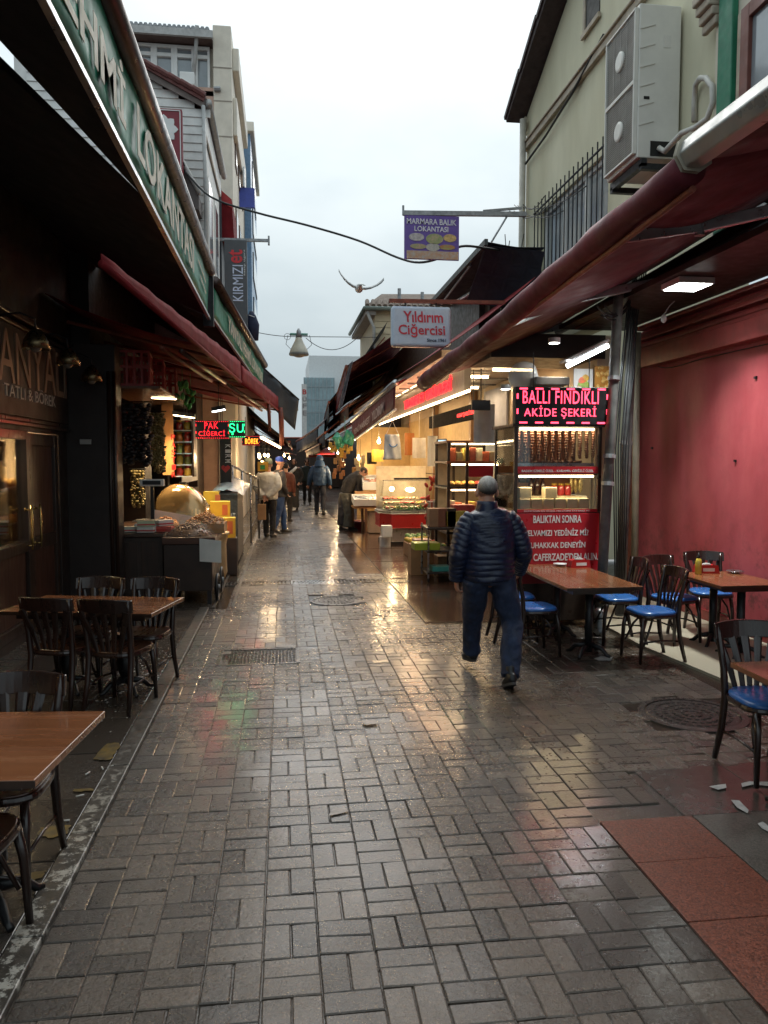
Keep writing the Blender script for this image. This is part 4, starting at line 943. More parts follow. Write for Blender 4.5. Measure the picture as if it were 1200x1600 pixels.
# black column poster with heart, stair rail, pickle crates
a, c = PY(343, 690, 13.6), PY(362, 770, 13.6)
t = thing('column_banner', 'black upright banner with white letters and red heart', 'banner', (a.x, 13.6, c.z))
MB().box(a.x, 13.6, c.z - .5, c.x, 13.66, a.z + .1).build('board', M_black, t)
for i in range(4): lettering('KIRMIZI'[i], (c.x - .10, 13.597, a.z - .05 - i * .085), (0, 0, -1), XP, .06, .09, M_white, t, .002)
hp = [(0, -.07), (.07, .0), (.075, .035), (.04, .06), (0, .035), (-.04, .06), (-.075, .035), (-.07, 0)]
MB().prism([((a.x + c.x) / 2 + x, 13.598, c.z + .42 + z) for x, z in hp], (0, -.004, 0)).build('heart', M_red_plastic, t)
t = thing('stair_rail', 'low steel stair rail beside the plastic covered pickle crates', 'railing', (-1.2, 15.2, 0))
r0, r1 = PY(363, 728, 14.6), PY(404, 748, 16.8)
MB().tube([r0, r1, Vector((r1.x, r1.y, 0.02))], 0.024, 10).build('top_rail', M_steel, t, smooth=True)
MB().tube([r0 + Vector((0, 0, -.2)), r1 + Vector((0, 0, -.2))], 0.015, 8).build('mid_rail', M_steel, t, smooth=True)
for q in (0, .33, .66): p = r0.lerp(r1, q); MB().cyl((p.x, p.y, 0), p, 0.018, n=8).build('post', M_steel, t, smooth=True)
t = thing('pickle_crate', 'dark patterned crate with faded white letters under plastic sheet', 'crate', (-1.15, 13.5, 0))
a, c = PY(335, 772, 12.9), PY(372, 835, 12.9)
MB().box(a.x, 12.9, 0.02, c.x, 14.6, a.z).build('crate', mat('crate_print', (0.05, 0.045, 0.04), rough=0.5, var=0.6, scale=22), t, bevel=.01)
lettering('TOKAT', (a.x + .1, 12.898, .72), XP, ZP, c.x - a.x - .14, .12, mat('faded_white', (.5, .46, .42), rough=.6), t, .003)
MB().sheet((a.x - .05, 12.8, a.z + .03), (c.x + .1, 12.8, a.z - .02), (c.x + .1, 15.6, a.z + .05), (a.x - .05, 15.6, a.z + .2), 16, 14, lambda u, v: (0, 0, .16 * math.sin(u * 3.1) ** .7 * (0.4 + .6 * math.sin(v * 3.1)) + .03 * mnoise.noise(Vector((u * 7, v * 7, 2)))), 0).build('plastic_sheet', M_bag, t, smooth=True)
for i, (px, py, y, w, h, lb) in enumerate([(352, 826, 11.6, .30, .30, 'yellow printed tin box standing lowest by the drain channel'), (344, 800, 11.9, .30, .26, 'yellow printed tin box behind the almond carton'), (330, 784, 12.3, .24, .2, 'small yellow tin box at the top of the tins')]):
    p = PY(px, py, y); zt = p.z + .16
    t = thing('tin_box', lb, 'box', (p.x, y, 0), 0.05, 'yellow tins beside the nut stall')
    MB().box(p.x - w / 2, y, max(0.0, zt - h), p.x + w / 2, y + .25, zt).build('tin', M_yellow, t, bevel=.006)
    MB().box(p.x - w / 2 + .02 + .16, y - .003, zt - h * .8, p.x - w / 2 + .26, y - .001, zt - .05).build('label_patch', mat('tin_label', (.35, .08, .03), rough=.5), t)
    if zt - h > .05: MB().box(p.x - w / 2 - .02, y - .02, 0, p.x + w / 2 + .02, y + .27, zt - h - .002).build('stand', M_stall_dark, t, bevel=.006)
p = PY(366, 770, 14.0)
# bright shop wall and bulbs past the sign
t = thing('lit_shop_front', 'white tiled shop front glowing behind the couple on the left', 'shop', (-2.0, 19, 0))
MB().box(-2.4, 18.55, 0, -2.0, 24, 3.6).build('wall', M_lshop_wall, t)
MB().box(-1.995, 15.6, 1.25, -1.98, 18.4, 2.6).build('white_panel', M_white, t)
MB().box(-2.2, 15.55, 0.02, -1.96, 18.4, 1.1).build('counter_front', mat('counter_steel', (.12, .11, .10), rough=.4, metal=.5), t)
for i in range(7):
    p = PY(403 + rng.uniform(0, 20), 716 + rng.uniform(-6, 8), 17.2 + rng.uniform(0, 4))
    u = thing('bulb', 'bare warm bulb in the cluster above the couple', 'lamp', tuple(p), group='bulb cluster above the couple')
    MB().ell(p, (.035, .035, .045), 10, 8).build('globe', M_bulb, u, smooth=True)
    MB().cyl(p + Vector((0, 0, .04)), p + Vector((0, 0, .09)), .018).build('socket', M_black, u)
    MB().cyl(p + Vector((0, 0, .09)), p + Vector((0, 0, .5)), .004, n=5).build('wire', M_cable, u)
    if i % 2 == 0: lamp('glow', 'POINT', 9, p + Vector((.0, -.06, -.06)), u, (1, .68, .36), .05)
p = PY(411, 729, 16.4)
t = thing('price_board', 'small orange price board hung beside the bulbs', 'sign', tuple(p))
MB().box(p.x - .11, 16.4, p.z - .1, p.x + .11, 16.43, p.z + .1).build('board', mat('board_orange', (.6, .32, .03), rough=.5), t)
MB().cyl(p + Vector((0, .01, .1)), p + Vector((0, .01, .7)), .004, n=5).build('wire', M_cable, t)
MB().box(p.x - .06, 16.396, p.z - .06, p.x + .04, 16.399, p.z + .03).build('mark', M_leaf, t)
a, c = PY(392, 649, 14.9), PY(425, 690, 19.5)
p0, p1 = PY(408, 684, 15.5), PY(438, 700, 21.0)
t = thing('tube_light', 'long warm tube light under the red awning end', 'lamp', tuple(p0))
MB().tube([p0, p1], .02, 8).build('tube', M_warm_tube, t); lamp('glow', 'AREA', 14, (p0 + p1) / 2 + Vector((0, 0, -.06)), t, (1, .68, .36), .2, 4.0)
MB().bar(p0 + Vector((0, 0, .035)), p1 + Vector((0, 0, .035)), .06, .02).build('housing', M_white, t)

# ---------------- buildings above the left row
M_siding = mat('white_siding', (0.70, 0.70, 0.68), rough=0.7, var=0.15, scale=4, bump=0.1)
M_cream = mat('cream_render', (0.70, 0.64, 0.54), rough=0.8, var=0.12, scale=3)
M_cream2 = mat('cream_panel', (0.74, 0.69, 0.60), rough=0.7, var=0.1, scale=2)
M_pink = mat('pink_render', (0.55, 0.36, 0.28), rough=0.8, var=0.1)
M_tile = mat('roof_tile_red', (0.12, 0.035, 0.03), rough=0.7, var=0.35, scale=10, bump=0.3)
M_winpane = mat('window_glass_sky', (0.26, 0.29, 0.31), rough=0.06, var=0.2, scale=1.5, coat=0.6, spec=0.9)  # pale grey base colour stands in for the reflected sky
M_pvc = mat('pvc_white', (0.72, 0.72, 0.70), rough=0.4, var=0.06)
M_gutter = mat('gutter_grey', (0.42, 0.42, 0.41), rough=0.5, var=0.2, scale=8)
h1 = thing('timber_house', 'weathered white clapboard house with red tiled verge above green awning', 'house', (-1.9, 14, 0))
gx = lambda px, py: PY(px, py, 14.0)
A, B_, C_ = gx(150, 68), gx(321, 160), gx(322, 172)
w = MB()
poly = [(-4.4, 14.0, 3.4), (-1.32, 14.0, 3.4), (-1.32, 14.0, C_.z - .05), (A.x, 14.0, A.z - .08 + .0), (-4.4, 14.0, A.z + .1)]
w.prism(poly, (0, 3.3, 0)).build('wall', M_siding, h1)
b = MB()
for i in range(22):
    z = 5.3 + i * .145; xr = -1.325
    if z > C_.z - .15:
        t_ = (z - (C_.z - .05)) / (A.z - C_.z); xr = C_.x + (A.x - C_.x) * t_ - .08
    b = MB(); b.prism([(-4.2, 14.0, z), (-4.2, 13.975, z), (-4.2, 13.992, z + .14), (-4.2, 14.0, z + .14)], (max(.3, xr + 4.2), 0, 0)); b.build('clapboard', M_siding, h1)
rd = (B_ - A).normalized()
rf = MB(); rf.bar(A + Vector((-1.2, 1.6, .65)), B_ + Vector((0.0, 1.6, .0)), 3.5, .10, up=(0, 1, 0) if False else ZP); ro = rf.build('roof', M_tile, h1)
for i in range(9):
    p = A.lerp(B_, i / 9); q = A.lerp(B_, (i + 1) / 9); MB().tube([p + Vector((0, -.13, .07)), q + Vector((0, -.13, .055))], .06, 8).build('verge_tile', M_tile, ro)
MB().bar(A + Vector((0, -.1, -.06)), B_ + Vector((0, -.1, -.06)), .03, .16).build('barge_board', mat('barge_grey', (.16, .13, .12), rough=.8, var=.3), h1)
ge0, ge1 = Vector((B_.x + .06, 13.9, B_.z - .04)), Vector((B_.x + .06, 17.4, B_.z - .04))
MB().tube([ge0, ge1], .06, 10).build('gutter', M_gutter, h1, smooth=True)
MB().box(-1.30, 14.05, B_.z - .5, B_.x + .0, 17.3, B_.z - .12).build('eaves_soffit', M_siding, h1)
for k in range(2):
    y = 14.7 + k * 1.3; wn_ = MB().box(-1.33, y, 5.4, -1.30, y + .8, 6.9).build('window', M_pvc, h1, bevel=.004); MB().box(-1.302, y + .07, 5.48, -1.296, y + .73, 6.82).build('pane', M_winpane, wn_)
# bay roof with white gutter below
bz = PY(288, 250, 13.7); bz2 = PY(324, 330, 13.7)
bay = MB(); bay.prism([(-2.0, 13.4, 5.9), (-1.36, 13.4, 5.9), (-1.36, 13.4, 6.15), (-1.75, 13.4, 6.85), (-2.0, 13.4, 6.85)], (0, .58, 0)); bay.build('bay', mat('bay_dark', (.09, .07, .065), rough=.6), h1, bevel=.01)
MB().tube([(-1.74, 13.36, 6.9), (-1.33, 13.36, 6.12)], .035, 8).build('bay_gutter', M_gutter, h1, smooth=True)
MB().tube([(-1.30, 13.9, B_.z - .1), (-1.28, 13.88, 6.3), (-1.30, 13.9, 3.6)], .035, 8).build('downpipe', M_gutter, h1, smooth=True)
# red star sign
a, c = PY(205, 166, 13.2), PY(286, 282, 13.2)
t = thing('hanging_sign', 'red hanging sign with white rosette above the green awning', 'sign', (c.x, 13.2, c.z))
MB().box(a.x, 13.2, c.z, c.x, 13.32, a.z).build('panel', mat('sign_crimson', (.20, .012, .025), rough=.4, var=.1), t, bevel=.008)
b = MB(); o = .03
for q in (((a.x + o, a.z - o), (c.x - o, a.z - o)), ((c.x - o, a.z - o), (c.x - o, c.z + o)), ((c.x - o, c.z + o), (a.x + o, c.z + o))):
    b.bar((q[0][0], 13.195, q[0][1]), (q[1][0], 13.195, q[1][1]), .014, .014)
b.build('border', M_white, t)
sc_ = PY(256, 201, 13.19); pts = []
for i in range(32):
    an = 2 * math.pi * i / 32; r_ = .20 + .028 * math.cos(an * 8); pts.append((sc_.x + r_ * math.cos(an), 13.197, sc_.z + r_ * math.sin(an)))
MB().prism(pts, (0, -.01, 0)).build('rosette', M_white, t)
s_ = PY(267, 247, 13.19); lettering('S', (s_.x - .02, 13.197, s_.z - .06), XP, ZP, .1, .13, M_white, t, .004)
MB().bar((c.x, 13.26, c.z + .3), (c.x + .06, 14.0, c.z + .3), .03, .03).build('bracket', M_dark_metal, t)

# tall cream block
YB = 20.0
bA = thing('apartment_block', 'tall cream apartment block with wide white top windows', 'building', (-2.5, 22, 0))
px_ = lambda x, y: PY(x, y, YB)
xl, xr = -5.4, px_(333, 100).x
ztop = px_(330, 62).z; zs = px_(330, 137).z; x1 = px_(361, 45).x
w = MB(); w.box(xl, YB, 0, xr, 25.2, zs).build('wall', M_pink, bA)
MB().box(xl, YB + .25, zs + .001, xr, 25.2, ztop - .1).build('top_floor', M_cream, bA)
pil = MB(); pil.box(xr + .002, YB - .05, 0, x1, 25.4, px_(361, 42).z); pil.build('corner_pier', M_cream, bA, bevel=.02)
for zz in (px_(345, 108).z, px_(345, 160).z, px_(345, 215).z): MB().box(xr + .0, YB - .06, zz, x1 + .01, YB - .045, zz + .025).build('pier_joint', mat('joint_drab', (.34, .3, .25), rough=.9), bA)  # darker joint lines across the pier face
# cantilevered floors receding along the street
for k, (pya, pyb, xo) in enumerate([(175, 205, .16), (240, 290, .10)]):
    za, zb = PY(372, pya, 24).z, PY(372, pyb, 24).z
    MB().box(x1, YB + .4, zb, x1 + xo, 25.3, za).build('cornice', M_cream2, bA, bevel=.02)
for r_ in range(3):
    for k in range(3):
        y = 20.9 + k * 1.5; z = 4.6 + r_ * 2.4; f = MB().box(x1 + .001, y, z, x1 + .03, y + .8, z + 1.3).build('window', mat('window_brown', (.10, .05, .03), rough=.5), bA); MB().box(x1 + .031, y + .06, z + .06, x1 + .036, y + .74, z + 1.24).build('pane', M_winpane, f)
wx = [px_(v, 80).x for v in (196, 238, 270, 302, 327)]
zt_, zb_ = px_(240, 64).z, px_(240, 137).z; zm = px_(240, 80).z
for a_, c_ in zip(wx, wx[1:]):
    f = MB(); f.box(a_, YB + .1, zb_, a_ + .09, YB + .24, zt_).box(c_ - .06, YB + .1, zb_, c_, YB + .24, zt_).box(a_ + .09, YB + .1, zt_ - .08, c_ - .06, YB + .24, zt_).box(a_ + .09, YB + .1, zm - .05, c_ - .06, YB + .24, zm + .04).box(a_ + .09, YB + .1, zb_, c_ - .06, YB + .24, zb_ + .1)
    o = f.build('window', M_pvc, bA, bevel=.006)
    MB().box(a_ + .09, YB + .18, zb_ + .1, c_ - .06, YB + .19, zt_ - .08).build('pane', M_winpane, o)
MB().box(xl, YB + .0, zb_ - .12, xr, YB + .26, zb_ - .001).build('sill', M_cream2, bA)
rz0, rz1 = px_(208, 44).z, px_(330, 57).z
rf = MB(); n = 34
for i in range(n):
    x = xl + (xr - xl) * i / n; rf.cyl((x, YB - .25, ztop + .12), (x, 25.2, ztop + .8), (xr - xl) / n * .5, n=6)
rf.build('roof', M_galv, bA); MB().box(xl, YB - .3, ztop - .1, xr + .02, YB - .22, ztop + .07).build('gutter', M_gutter, bA)
MB().box(xl, YB - .21, ztop - .09, xr, YB + .3, ztop - .02).build('soffit', mat('soffit_brown', (.12, .08, .07), rough=.8), bA)
MB().tube([px_(310, 50) + Vector((0, -.3, 0)), px_(307, 75) + Vector((0, -.1, 0)), px_(302, 130) + Vector((0, -.1, 0))], .05, 8).build('downpipe', M_gutter, bA, smooth=True)
ac = px_(297, 131); MB().box(ac.x - .2, YB - .4, ac.z - .2, ac.x + .15, YB - .05, ac.z + .1).build('vent_box', M_pvc, bA, bevel=.02)
MB().tube([px_(335, 142) + Vector((0, -.1, 0)), px_(345, 142) + Vector((0, -.1, 0))], .06, 8).build('pipe_stub', M_galv, bA)
# blue clad block and a pale block further on
bB = thing('blue_block', 'narrow blue clad building behind the cream block', 'building', (-1.9, 28, 0))
q = PY(380, 198, 26); q2 = PY(391, 200, 26)
MB().box(-5, 26, 0, q.x, 33, q.z).build('wall', M_cream2, bB)
MB().box(q.x, 26.0, q.z - 6.0, q2.x, 31.5, q.z - .2).build('blue_cladding', mat('cladding_blue', (.14, .26, .42), rough=.3, var=.15), bB, bevel=.02)
MB().box(q.x - .1, 25.8, q.z - .2, q2.x + .12, 32, q.z + .1).build('parapet', M_cream2, bB, bevel=.02)
for k in range(4):
    z = q.z - 1.6 - k * 1.5; f = MB().box(q2.x + .001, 27, z, q2.x + .03, 30.5, z + .9).build('window', M_dark_metal, bB); MB().box(q2.x + .031, 27.05, z + .06, q2.x + .036, 30.45, z + .84).build('pane', M_winpane, f)
bS = PY(371, 325, 23); t = thing('blue_sign', 'small blue shop panel on the cream block', 'sign', (bS.x, 23, bS.z))
MB().box(bS.x, 22.9, bS.z, bS.x + .5, 23.0, bS.z + .55).build('panel', mat('panel_blue', (.06, .09, .42), rough=.4), t); MB().bar((bS.x + .2, 22.95, bS.z + .55), (bS.x + .2, 22.95, bS.z + 1.1), .3, .05).build('bracket', M_alu, t)
# maroon window awning, dark wall strip under it
a, c = PY(334, 288, 17.8), PY(363, 376, 17.8)
t = thing('window_awning', 'small crimson window awning above the vertical grey sign', 'awning', (a.x, 17.9, c.z))
MB().prism([(a.x, 17.8, a.z), (a.x, 17.8, c.z), (c.x + .04, 17.8, c.z + .05), (c.x, 17.8, PY(363, 312, 17.8).z)], (0, 1.6, 0)).build('hood', M_red_awn, t)
MB().prism([(a.x + .01, 17.79, a.z), (a.x + .01, 17.79, PY(334, 308, 17.8).z), (c.x, 17.79, PY(363, 326, 17.8).z), (c.x, 17.79, PY(363, 312, 17.8).z)], (0, -.01, 0)).build('top_band', mat('awning_bright_red', (.42, .03, .03), rough=.5), t)
MB().box(-2.2, 17.6, 3.4, -1.30, 20.0, a.z - .1).build('wall_panel', M_grey_awn, t)
# vertical sign with projecting pole
a, c = PY(350, 374, 17.4), PY(387, 500, 17.4)
t = thing('vertical_sign', 'grey vertical sign board reading KIRMIZI et', 'sign', (a.x, 17.4, c.z))
MB().box(a.x, 17.4, c.z - .5, c.x, 17.52, a.z).build('board', mat('sign_slate', (.075, .08, .09), rough=.4, var=.1), t, bevel=.008)
k0 = PY(368, 482, 17.39); k1 = PY(368, 408, 17.39)
lettering('KIRMIZI', (PY(380, 470, 17.39).x, 17.397, PY(368, 470, 17.39).z), ZP, -XP, PY(368, 414, 17.39).z - PY(368, 470, 17.39).z, .22, mat('letter_bluewhite', (.62, .68, .85), rough=.4), t, .008, bold=False)
lettering('et', (PY(379, 411, 17.39).x, 17.397, PY(368, 411, 17.39).z), ZP, -XP, PY(368, 390, 17.39).z - PY(368, 411, 17.39).z, .30, mat('letter_red', (.62, .03, .04), rough=.4), t, .008, bold=True)
lettering('kasap ızgara', (PY(384, 430, 17.39).x, 17.397, PY(384, 430, 17.39).z), ZP, -XP, PY(384, 390, 17.39).z - PY(384, 430, 17.39).z, .05, M_white, t, .004, bold=False)
e0, e1 = PY(334, 374, 17.46), PY(420, 376, 17.46)
MB().bar(e0, e1, .06, .06).build('pole', M_galv, t); MB().box(e1.x - .02, 17.4, e1.z - .09, e1.x + .02, 17.52, e1.z + .09).build('pole_end', M_galv, t)
# hung coat
p = PY(393, 490, 17.6); q = PY(396, 532, 17.6)
t = thing('hung_coat', 'navy coat hung up beside the vertical grey sign', 'coat', tuple(q))
b = MB(); b.tube([p + Vector((0, 0, .05)), p + Vector((.0, 0, -.06)), p + Vector((.03, 0, -.25)), q], [.04, .10, .14, .11], 12, flat=.6); b.build('coat', mat('coat_navy', (.012, .017, .05), rough=.7, bump=.3, bscale=15), t, smooth=True)
MB().cyl(p + Vector((-.06, -.085, -.05)), p + Vector((.07, -.085, -.09)), .008, n=6).build('stripe', M_white, t)
# ================================================================== RIGHT SIDE
WX = 4.1
M_olive = mat('olive_plaster', (0.50, 0.47, 0.33), rough=0.85, color2=(0.64, 0.61, 0.45), scale=1.3, bump=0.2, bscale=18, detail=9, stretch=(1, 1, 0.35))
M_beige = mat('beige_plaster', (0.60, 0.54, 0.44), rough=0.85, var=0.12, scale=1.5, bump=0.1, bscale=18)
M_moulding = mat('moulding_stone', (0.42, 0.36, 0.28), rough=0.8, var=0.25, scale=6, bump=0.3)
M_redwall = mat('red_wall_paint', (0.30, 0.042, 0.054), rough=0.6, spec=0.3, color2=(0.43, 0.085, 0.098), scale=1.7, bump=0.3, bscale=7, rvar=0.15, detail=9, stretch=(1, 1, 0.6))
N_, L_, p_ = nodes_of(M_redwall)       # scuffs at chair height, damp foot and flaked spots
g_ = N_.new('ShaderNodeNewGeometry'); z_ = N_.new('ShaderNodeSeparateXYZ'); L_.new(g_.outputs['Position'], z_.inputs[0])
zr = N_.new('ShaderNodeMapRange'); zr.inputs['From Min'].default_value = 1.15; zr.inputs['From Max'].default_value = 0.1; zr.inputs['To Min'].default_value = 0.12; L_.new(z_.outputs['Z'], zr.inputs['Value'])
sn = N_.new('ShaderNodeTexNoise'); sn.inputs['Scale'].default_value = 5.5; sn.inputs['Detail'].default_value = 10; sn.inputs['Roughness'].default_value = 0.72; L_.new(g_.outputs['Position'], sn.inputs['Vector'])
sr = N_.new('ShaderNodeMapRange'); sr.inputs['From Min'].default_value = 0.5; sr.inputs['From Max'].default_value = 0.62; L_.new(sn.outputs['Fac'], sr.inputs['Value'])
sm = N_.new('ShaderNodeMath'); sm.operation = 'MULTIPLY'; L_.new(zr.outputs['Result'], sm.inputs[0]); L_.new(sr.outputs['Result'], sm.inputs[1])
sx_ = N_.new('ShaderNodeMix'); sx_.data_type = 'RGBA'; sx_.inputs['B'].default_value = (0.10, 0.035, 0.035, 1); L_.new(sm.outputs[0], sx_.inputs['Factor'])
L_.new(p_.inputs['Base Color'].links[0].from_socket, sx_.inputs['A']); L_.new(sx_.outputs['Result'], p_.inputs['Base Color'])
M_redtrim = mat('red_trim', (0.20, 0.03, 0.028), rough=0.4, var=0.25, scale=6, bump=0.15)
M_pier = mat('brick_red_paint', (0.24, 0.055, 0.025), rough=0.6, var=0.25, scale=5, bump=0.15)
M_roofdark = mat('roof_dark', (0.05, 0.035, 0.035), rough=0.8, var=0.3, scale=8, bump=0.3)

ob = thing('corner_house', 'olive plastered house with steep gable and barred upper window', 'house', (WX, 10, 0))
yC = 12.85; zE = 7.45; yR, zR = 8.2, 9.6
# wall with the window openings left out
y0w, y1w = PX(950, 300, WX).y, PX(846, 380, WX).y; z0w, z1w = 4.32, 5.62
b = MB()
b.box(WX, 6.95, 3.5, WX + .3, y0w, zE).box(WX, y1w, 3.5, WX + .3, yC, zE).box(WX, y0w, 3.5, WX + .3, y1w, z0w).box(WX, y0w, z1w, WX + .3, y1w, zE)
b.prism([(WX, 6.95, zE), (WX, yC, zE), (WX, yR, zR), (WX, 6.95, zR - .6)], (.3, 0, 0)); b.box(WX + .3, yC - .3, 0, 8, yC, zE)
b.build('wall', M_olive, ob)
e = Vector((0, yC + .12 - yR, zE - .12 - zR)); MB().bar((WX + 1.2, yR, zR + .1), (WX + 1.2, yC + .2, zE + .02), 3.0, .12, up=(0, 0, 1)).build('roof', M_roofdark, ob)
for i in range(6):
    q0 = Vector((WX - .22, yR, zR + .16)).lerp(Vector((WX - .22, yC + .25, zE + .05)), i / 6); q1 = Vector((WX - .22, yR, zR + .16)).lerp(Vector((WX - .22, yC + .25, zE + .05)), (i + .96) / 6)
    MB().bar(q0 + Vector((0, 0, .03)), q1 + Vector((0, 0, -.02)), .22, .07).build('verge_tile', M_roofdark, ob)
MB().box(WX - .05, yC - .05, zE - .22, WX + .25, yC + .22, zE - .02).build('eaves_end', M_moulding, ob)
mz0 = PX(990, 22, WX).z
mo = MB(); mo.box(WX - .06, 6.95, mz0 - .03, WX, yC, mz0 + .07).box(WX - .09, 6.95, mz0 + .07, WX, yC, mz0 + .10); mo.build('string_course', M_moulding, ob, bevel=.01)
# barred window
f = MB()
f.box(WX + .05, y0w, z0w, WX + .12, y0w + .07, z1w).box(WX + .05, y1w - .07, z0w, WX + .12, y1w, z1w).box(WX + .05, y0w + .07, z1w - .07, WX + .12, y1w - .07, z1w).box(WX + .05, y0w + .07, z0w, WX + .12, y1w - .07, z0w + .07)
for q in (.33, .66): yy = y0w + (y1w - y0w) * q; f.box(WX + .05, yy - .05, z0w + .07, WX + .12, yy + .05, z1w - .07)
wo_ = f.build('window', M_pvc, ob, bevel=.004)
MB().box(WX + .085, y0w + .07, z0w + .07, WX + .092, y1w - .07, z1w - .07).build('pane', M_winpane, wo_)
MB().box(WX + .14, y0w + .0, z0w, WX + .16, y1w, z1w).build('curtain', mat('net_curtain', (.45, .48, .46), rough=.9), wo_)
gr = MB(); n = 17
for i in range(n):
    yy = y0w - .05 + (y1w - y0w + .1) * i / (n - 1); MB().cyl((WX - .10, yy, z0w - .12), (WX - .10, yy, z1w + .12), .010, n=6).build('bar', M_dark_metal, wo_)
g2 = MB()
for z in (z0w + .28, z1w - .0): g2.bar((WX - .10, y0w - .1, z), (WX - .10, y1w + .1, z), .03, .012)
for yy in (y0w - .08, y1w + .08):
    for z in (z0w + .28, z1w): g2.cyl((WX - .1, yy, z), (WX, yy, z), .012, n=6)
for i in range(n - 1):
    yy = y0w - .05 + (y1w - y0w + .1) * (i + .5) / (n - 1); g2.tube(arc((WX - .10, yy, z0w + .21), .05, 0, 6.2, 8, (0, 1, 0)), .007, 5)
g2.build('grille_rails', M_dark_metal, wo_)
a, c = PX(938, 0, WX), PX(916, 52, WX)
MB().box(WX - .012, a.y, c.z, WX + .02, c.y, c.z + 1.2).build('attic_window', mat('attic_dark', (.03, .028, .025), rough=.6), ob)
MB().box(WX - .03, c.y - .01, c.z - .05, WX - .012, c.y + .06, c.z + 1.2).box(WX - .05, a.y - .05, c.z - .06, WX - .012, c.y + .08, c.z).build('attic_frame', M_moulding, ob)
# downpipe and the cable bundle at the corner
dp = thing('downpipe', 'pale plastic drainpipe on the far corner of the olive house', 'pipe', (WX - .08, yC - .1, 0))
b = MB(); b.tube([(WX - .1, yC - .12, zE - .1), (WX - .1, yC - .12, 4.3), (WX - .1, yC - .12, 3.0)], .055, 12).tube([(WX - .1, yC - .12, 4.15), (WX - .1, yC + .1, 4.5)], .05, 10); b.build('pipe', mat('pvc_grey_pipe', (.42, .39, .33), rough=.5, var=.2), dp, smooth=True)
b = MB()
for z in (4.4, 5.2, 3.6): b.cyl((WX - .1, yC - .12, z), (WX - .1, yC - .12, z + .06), .066)
b.build('collar', M_galv, dp)
cb = [thing('cable', l, 'cable', (WX - .1, yC, 4)) for l in ('black cable following the string course of the olive house', 'grey cables drooping at the far corner of the olive house')]
MB().tube([(WX - .05, 9.6, 7.05), (WX - .06, 10.6, mz0 - .08), (WX - .06, 11.7, mz0 - .22), (WX - .06, yC - .02, mz0 - .28), (WX - .07, yC + .0, mz0 - .6), (WX - .06, yC - .02, 4.0)], .02, 6).build('run', M_cable, cb[0], smooth=True)
for i in range(14):
    p0 = Vector((WX - rng.uniform(.05, .35), yC + rng.uniform(-.3, .5), rng.uniform(4.6, 5.6))); p1 = Vector((WX - rng.uniform(.05, .5), yC + rng.uniform(-.6, .5), rng.uniform(3.1, 4.2)))
    m_ = p0.lerp(p1, .5) + Vector((rng.uniform(-.25, .1), rng.uniform(-.2, .2), rng.uniform(-.2, .2)))
    MB().tube([p0, p0.lerp(m_, .5) + Vector((0, 0, -.1)), m_, m_.lerp(p1, .5), p1], rng.uniform(.008, .016), 5).build('run', [M_cable, M_cable_grey, M_cable][i % 3], cb[1], smooth=True)
for i in range(5):
    b = PX(rng.uniform(800, 815), rng.uniform(310, 350), WX - .1); c = PX(rng.uniform(850, 930), rng.uniform(290, 350), WX - .1)
    MB().tube(hang(b, c, .15, 8), .008, 5).build('run', M_cable, cb[1], smooth=True)

# air conditioner
ax0, ax1 = 3.62, WX - .03; ay0, ay1 = 7.68, 8.42; az0, az1 = 4.80, 6.32
ac = thing('air_conditioner', 'large pale outdoor air conditioner with two stacked fan grilles', 'air conditioner', (3.85, 8, az0))
M_acbody = mat('ac_cream', (0.66, 0.65, 0.60), rough=0.5, var=0.08, scale=3)
MB().box(ax0, ay0, az0, ax1, ay1, az1).build('case', M_acbody, ac, bevel=.012)
for k in range(2):
    zc = az0 + .04 + (k + .5) * (az1 - az0 - .08) / 2; yc = (ay0 + ay1) / 2; hw, hz = (ay1 - ay0) / 2 - .03, (az1 - az0 - .08) / 4 - .02
    g_ = MB(); g_.box(ax0 - .02, yc - hw, zc - hz, ax0 - .002, yc + hw, zc + hz); go = g_.build('fan_recess', mat('fan_dark', (.10, .095, .085), rough=.6), ac)
    rg = MB(); n = 30
    for i in range(n): z = zc - hz + 2 * hz * (i + .5) / n; rg.box(ax0 - .032, yc - hw + .01, z - .005, ax0 - .024, yc + hw - .01, z + .005)
    for i in range(5): y = yc - hw + .03 + (2 * hw - .06) * i / 4; rg.box(ax0 - .036, y - .004, zc - hz, ax0 - .033, y + .004, zc + hz)
    rg.build('grille', mat('grille_grey', (.30, .29, .26), rough=.5), go)
    MB().lathe([(.10, -.01), (.10, .01), (.08, .02)], (0, 0, 0), 20).build('hub_disc', M_acbody, go, local=True).matrix_local = Matrix.Translation(Vector((ax0 - .035, yc, zc)) - Vector(ORIG[ac.name])) @ Matrix.Rotation(R(-90), 4, 'Y')
    fr = MB(); fr.box(ax0 - .045, yc - hw - .02, zc - hz - .02, ax0 - .001, yc - hw, zc + hz + .02).box(ax0 - .045, yc + hw, zc - hz - .02, ax0 - .001, yc + hw + .02, zc + hz + .02).box(ax0 - .045, yc - hw, zc + hz, ax0 - .001, yc + hw, zc + hz + .02).box(ax0 - .045, yc - hw, zc - hz - .02, ax0 - .001, yc + hw, zc - hz); fr.build('fan_frame', M_acbody, ac, bevel=.004)
for i in range(6): z = az0 + .32 + i * .19; MB().bar((ax0 + .01, ay0 - .003, z), (ax0 + .17, ay0 - .003, z + .05), .008, .012).build('side_rib', M_acbody, ac)
MB().box(ax0 + .06, ay0 - .004, az0 + .58, ax0 + .12, ay0 - .001, az0 + .61).build('handle_slot', M_black, ac)
MB().box(ax0 + .26, ay0 - .004, az0 + 1.1, ax0 + .34, ay0 - .001, az0 + 1.22).build('rating_plate', M_paper, ac)
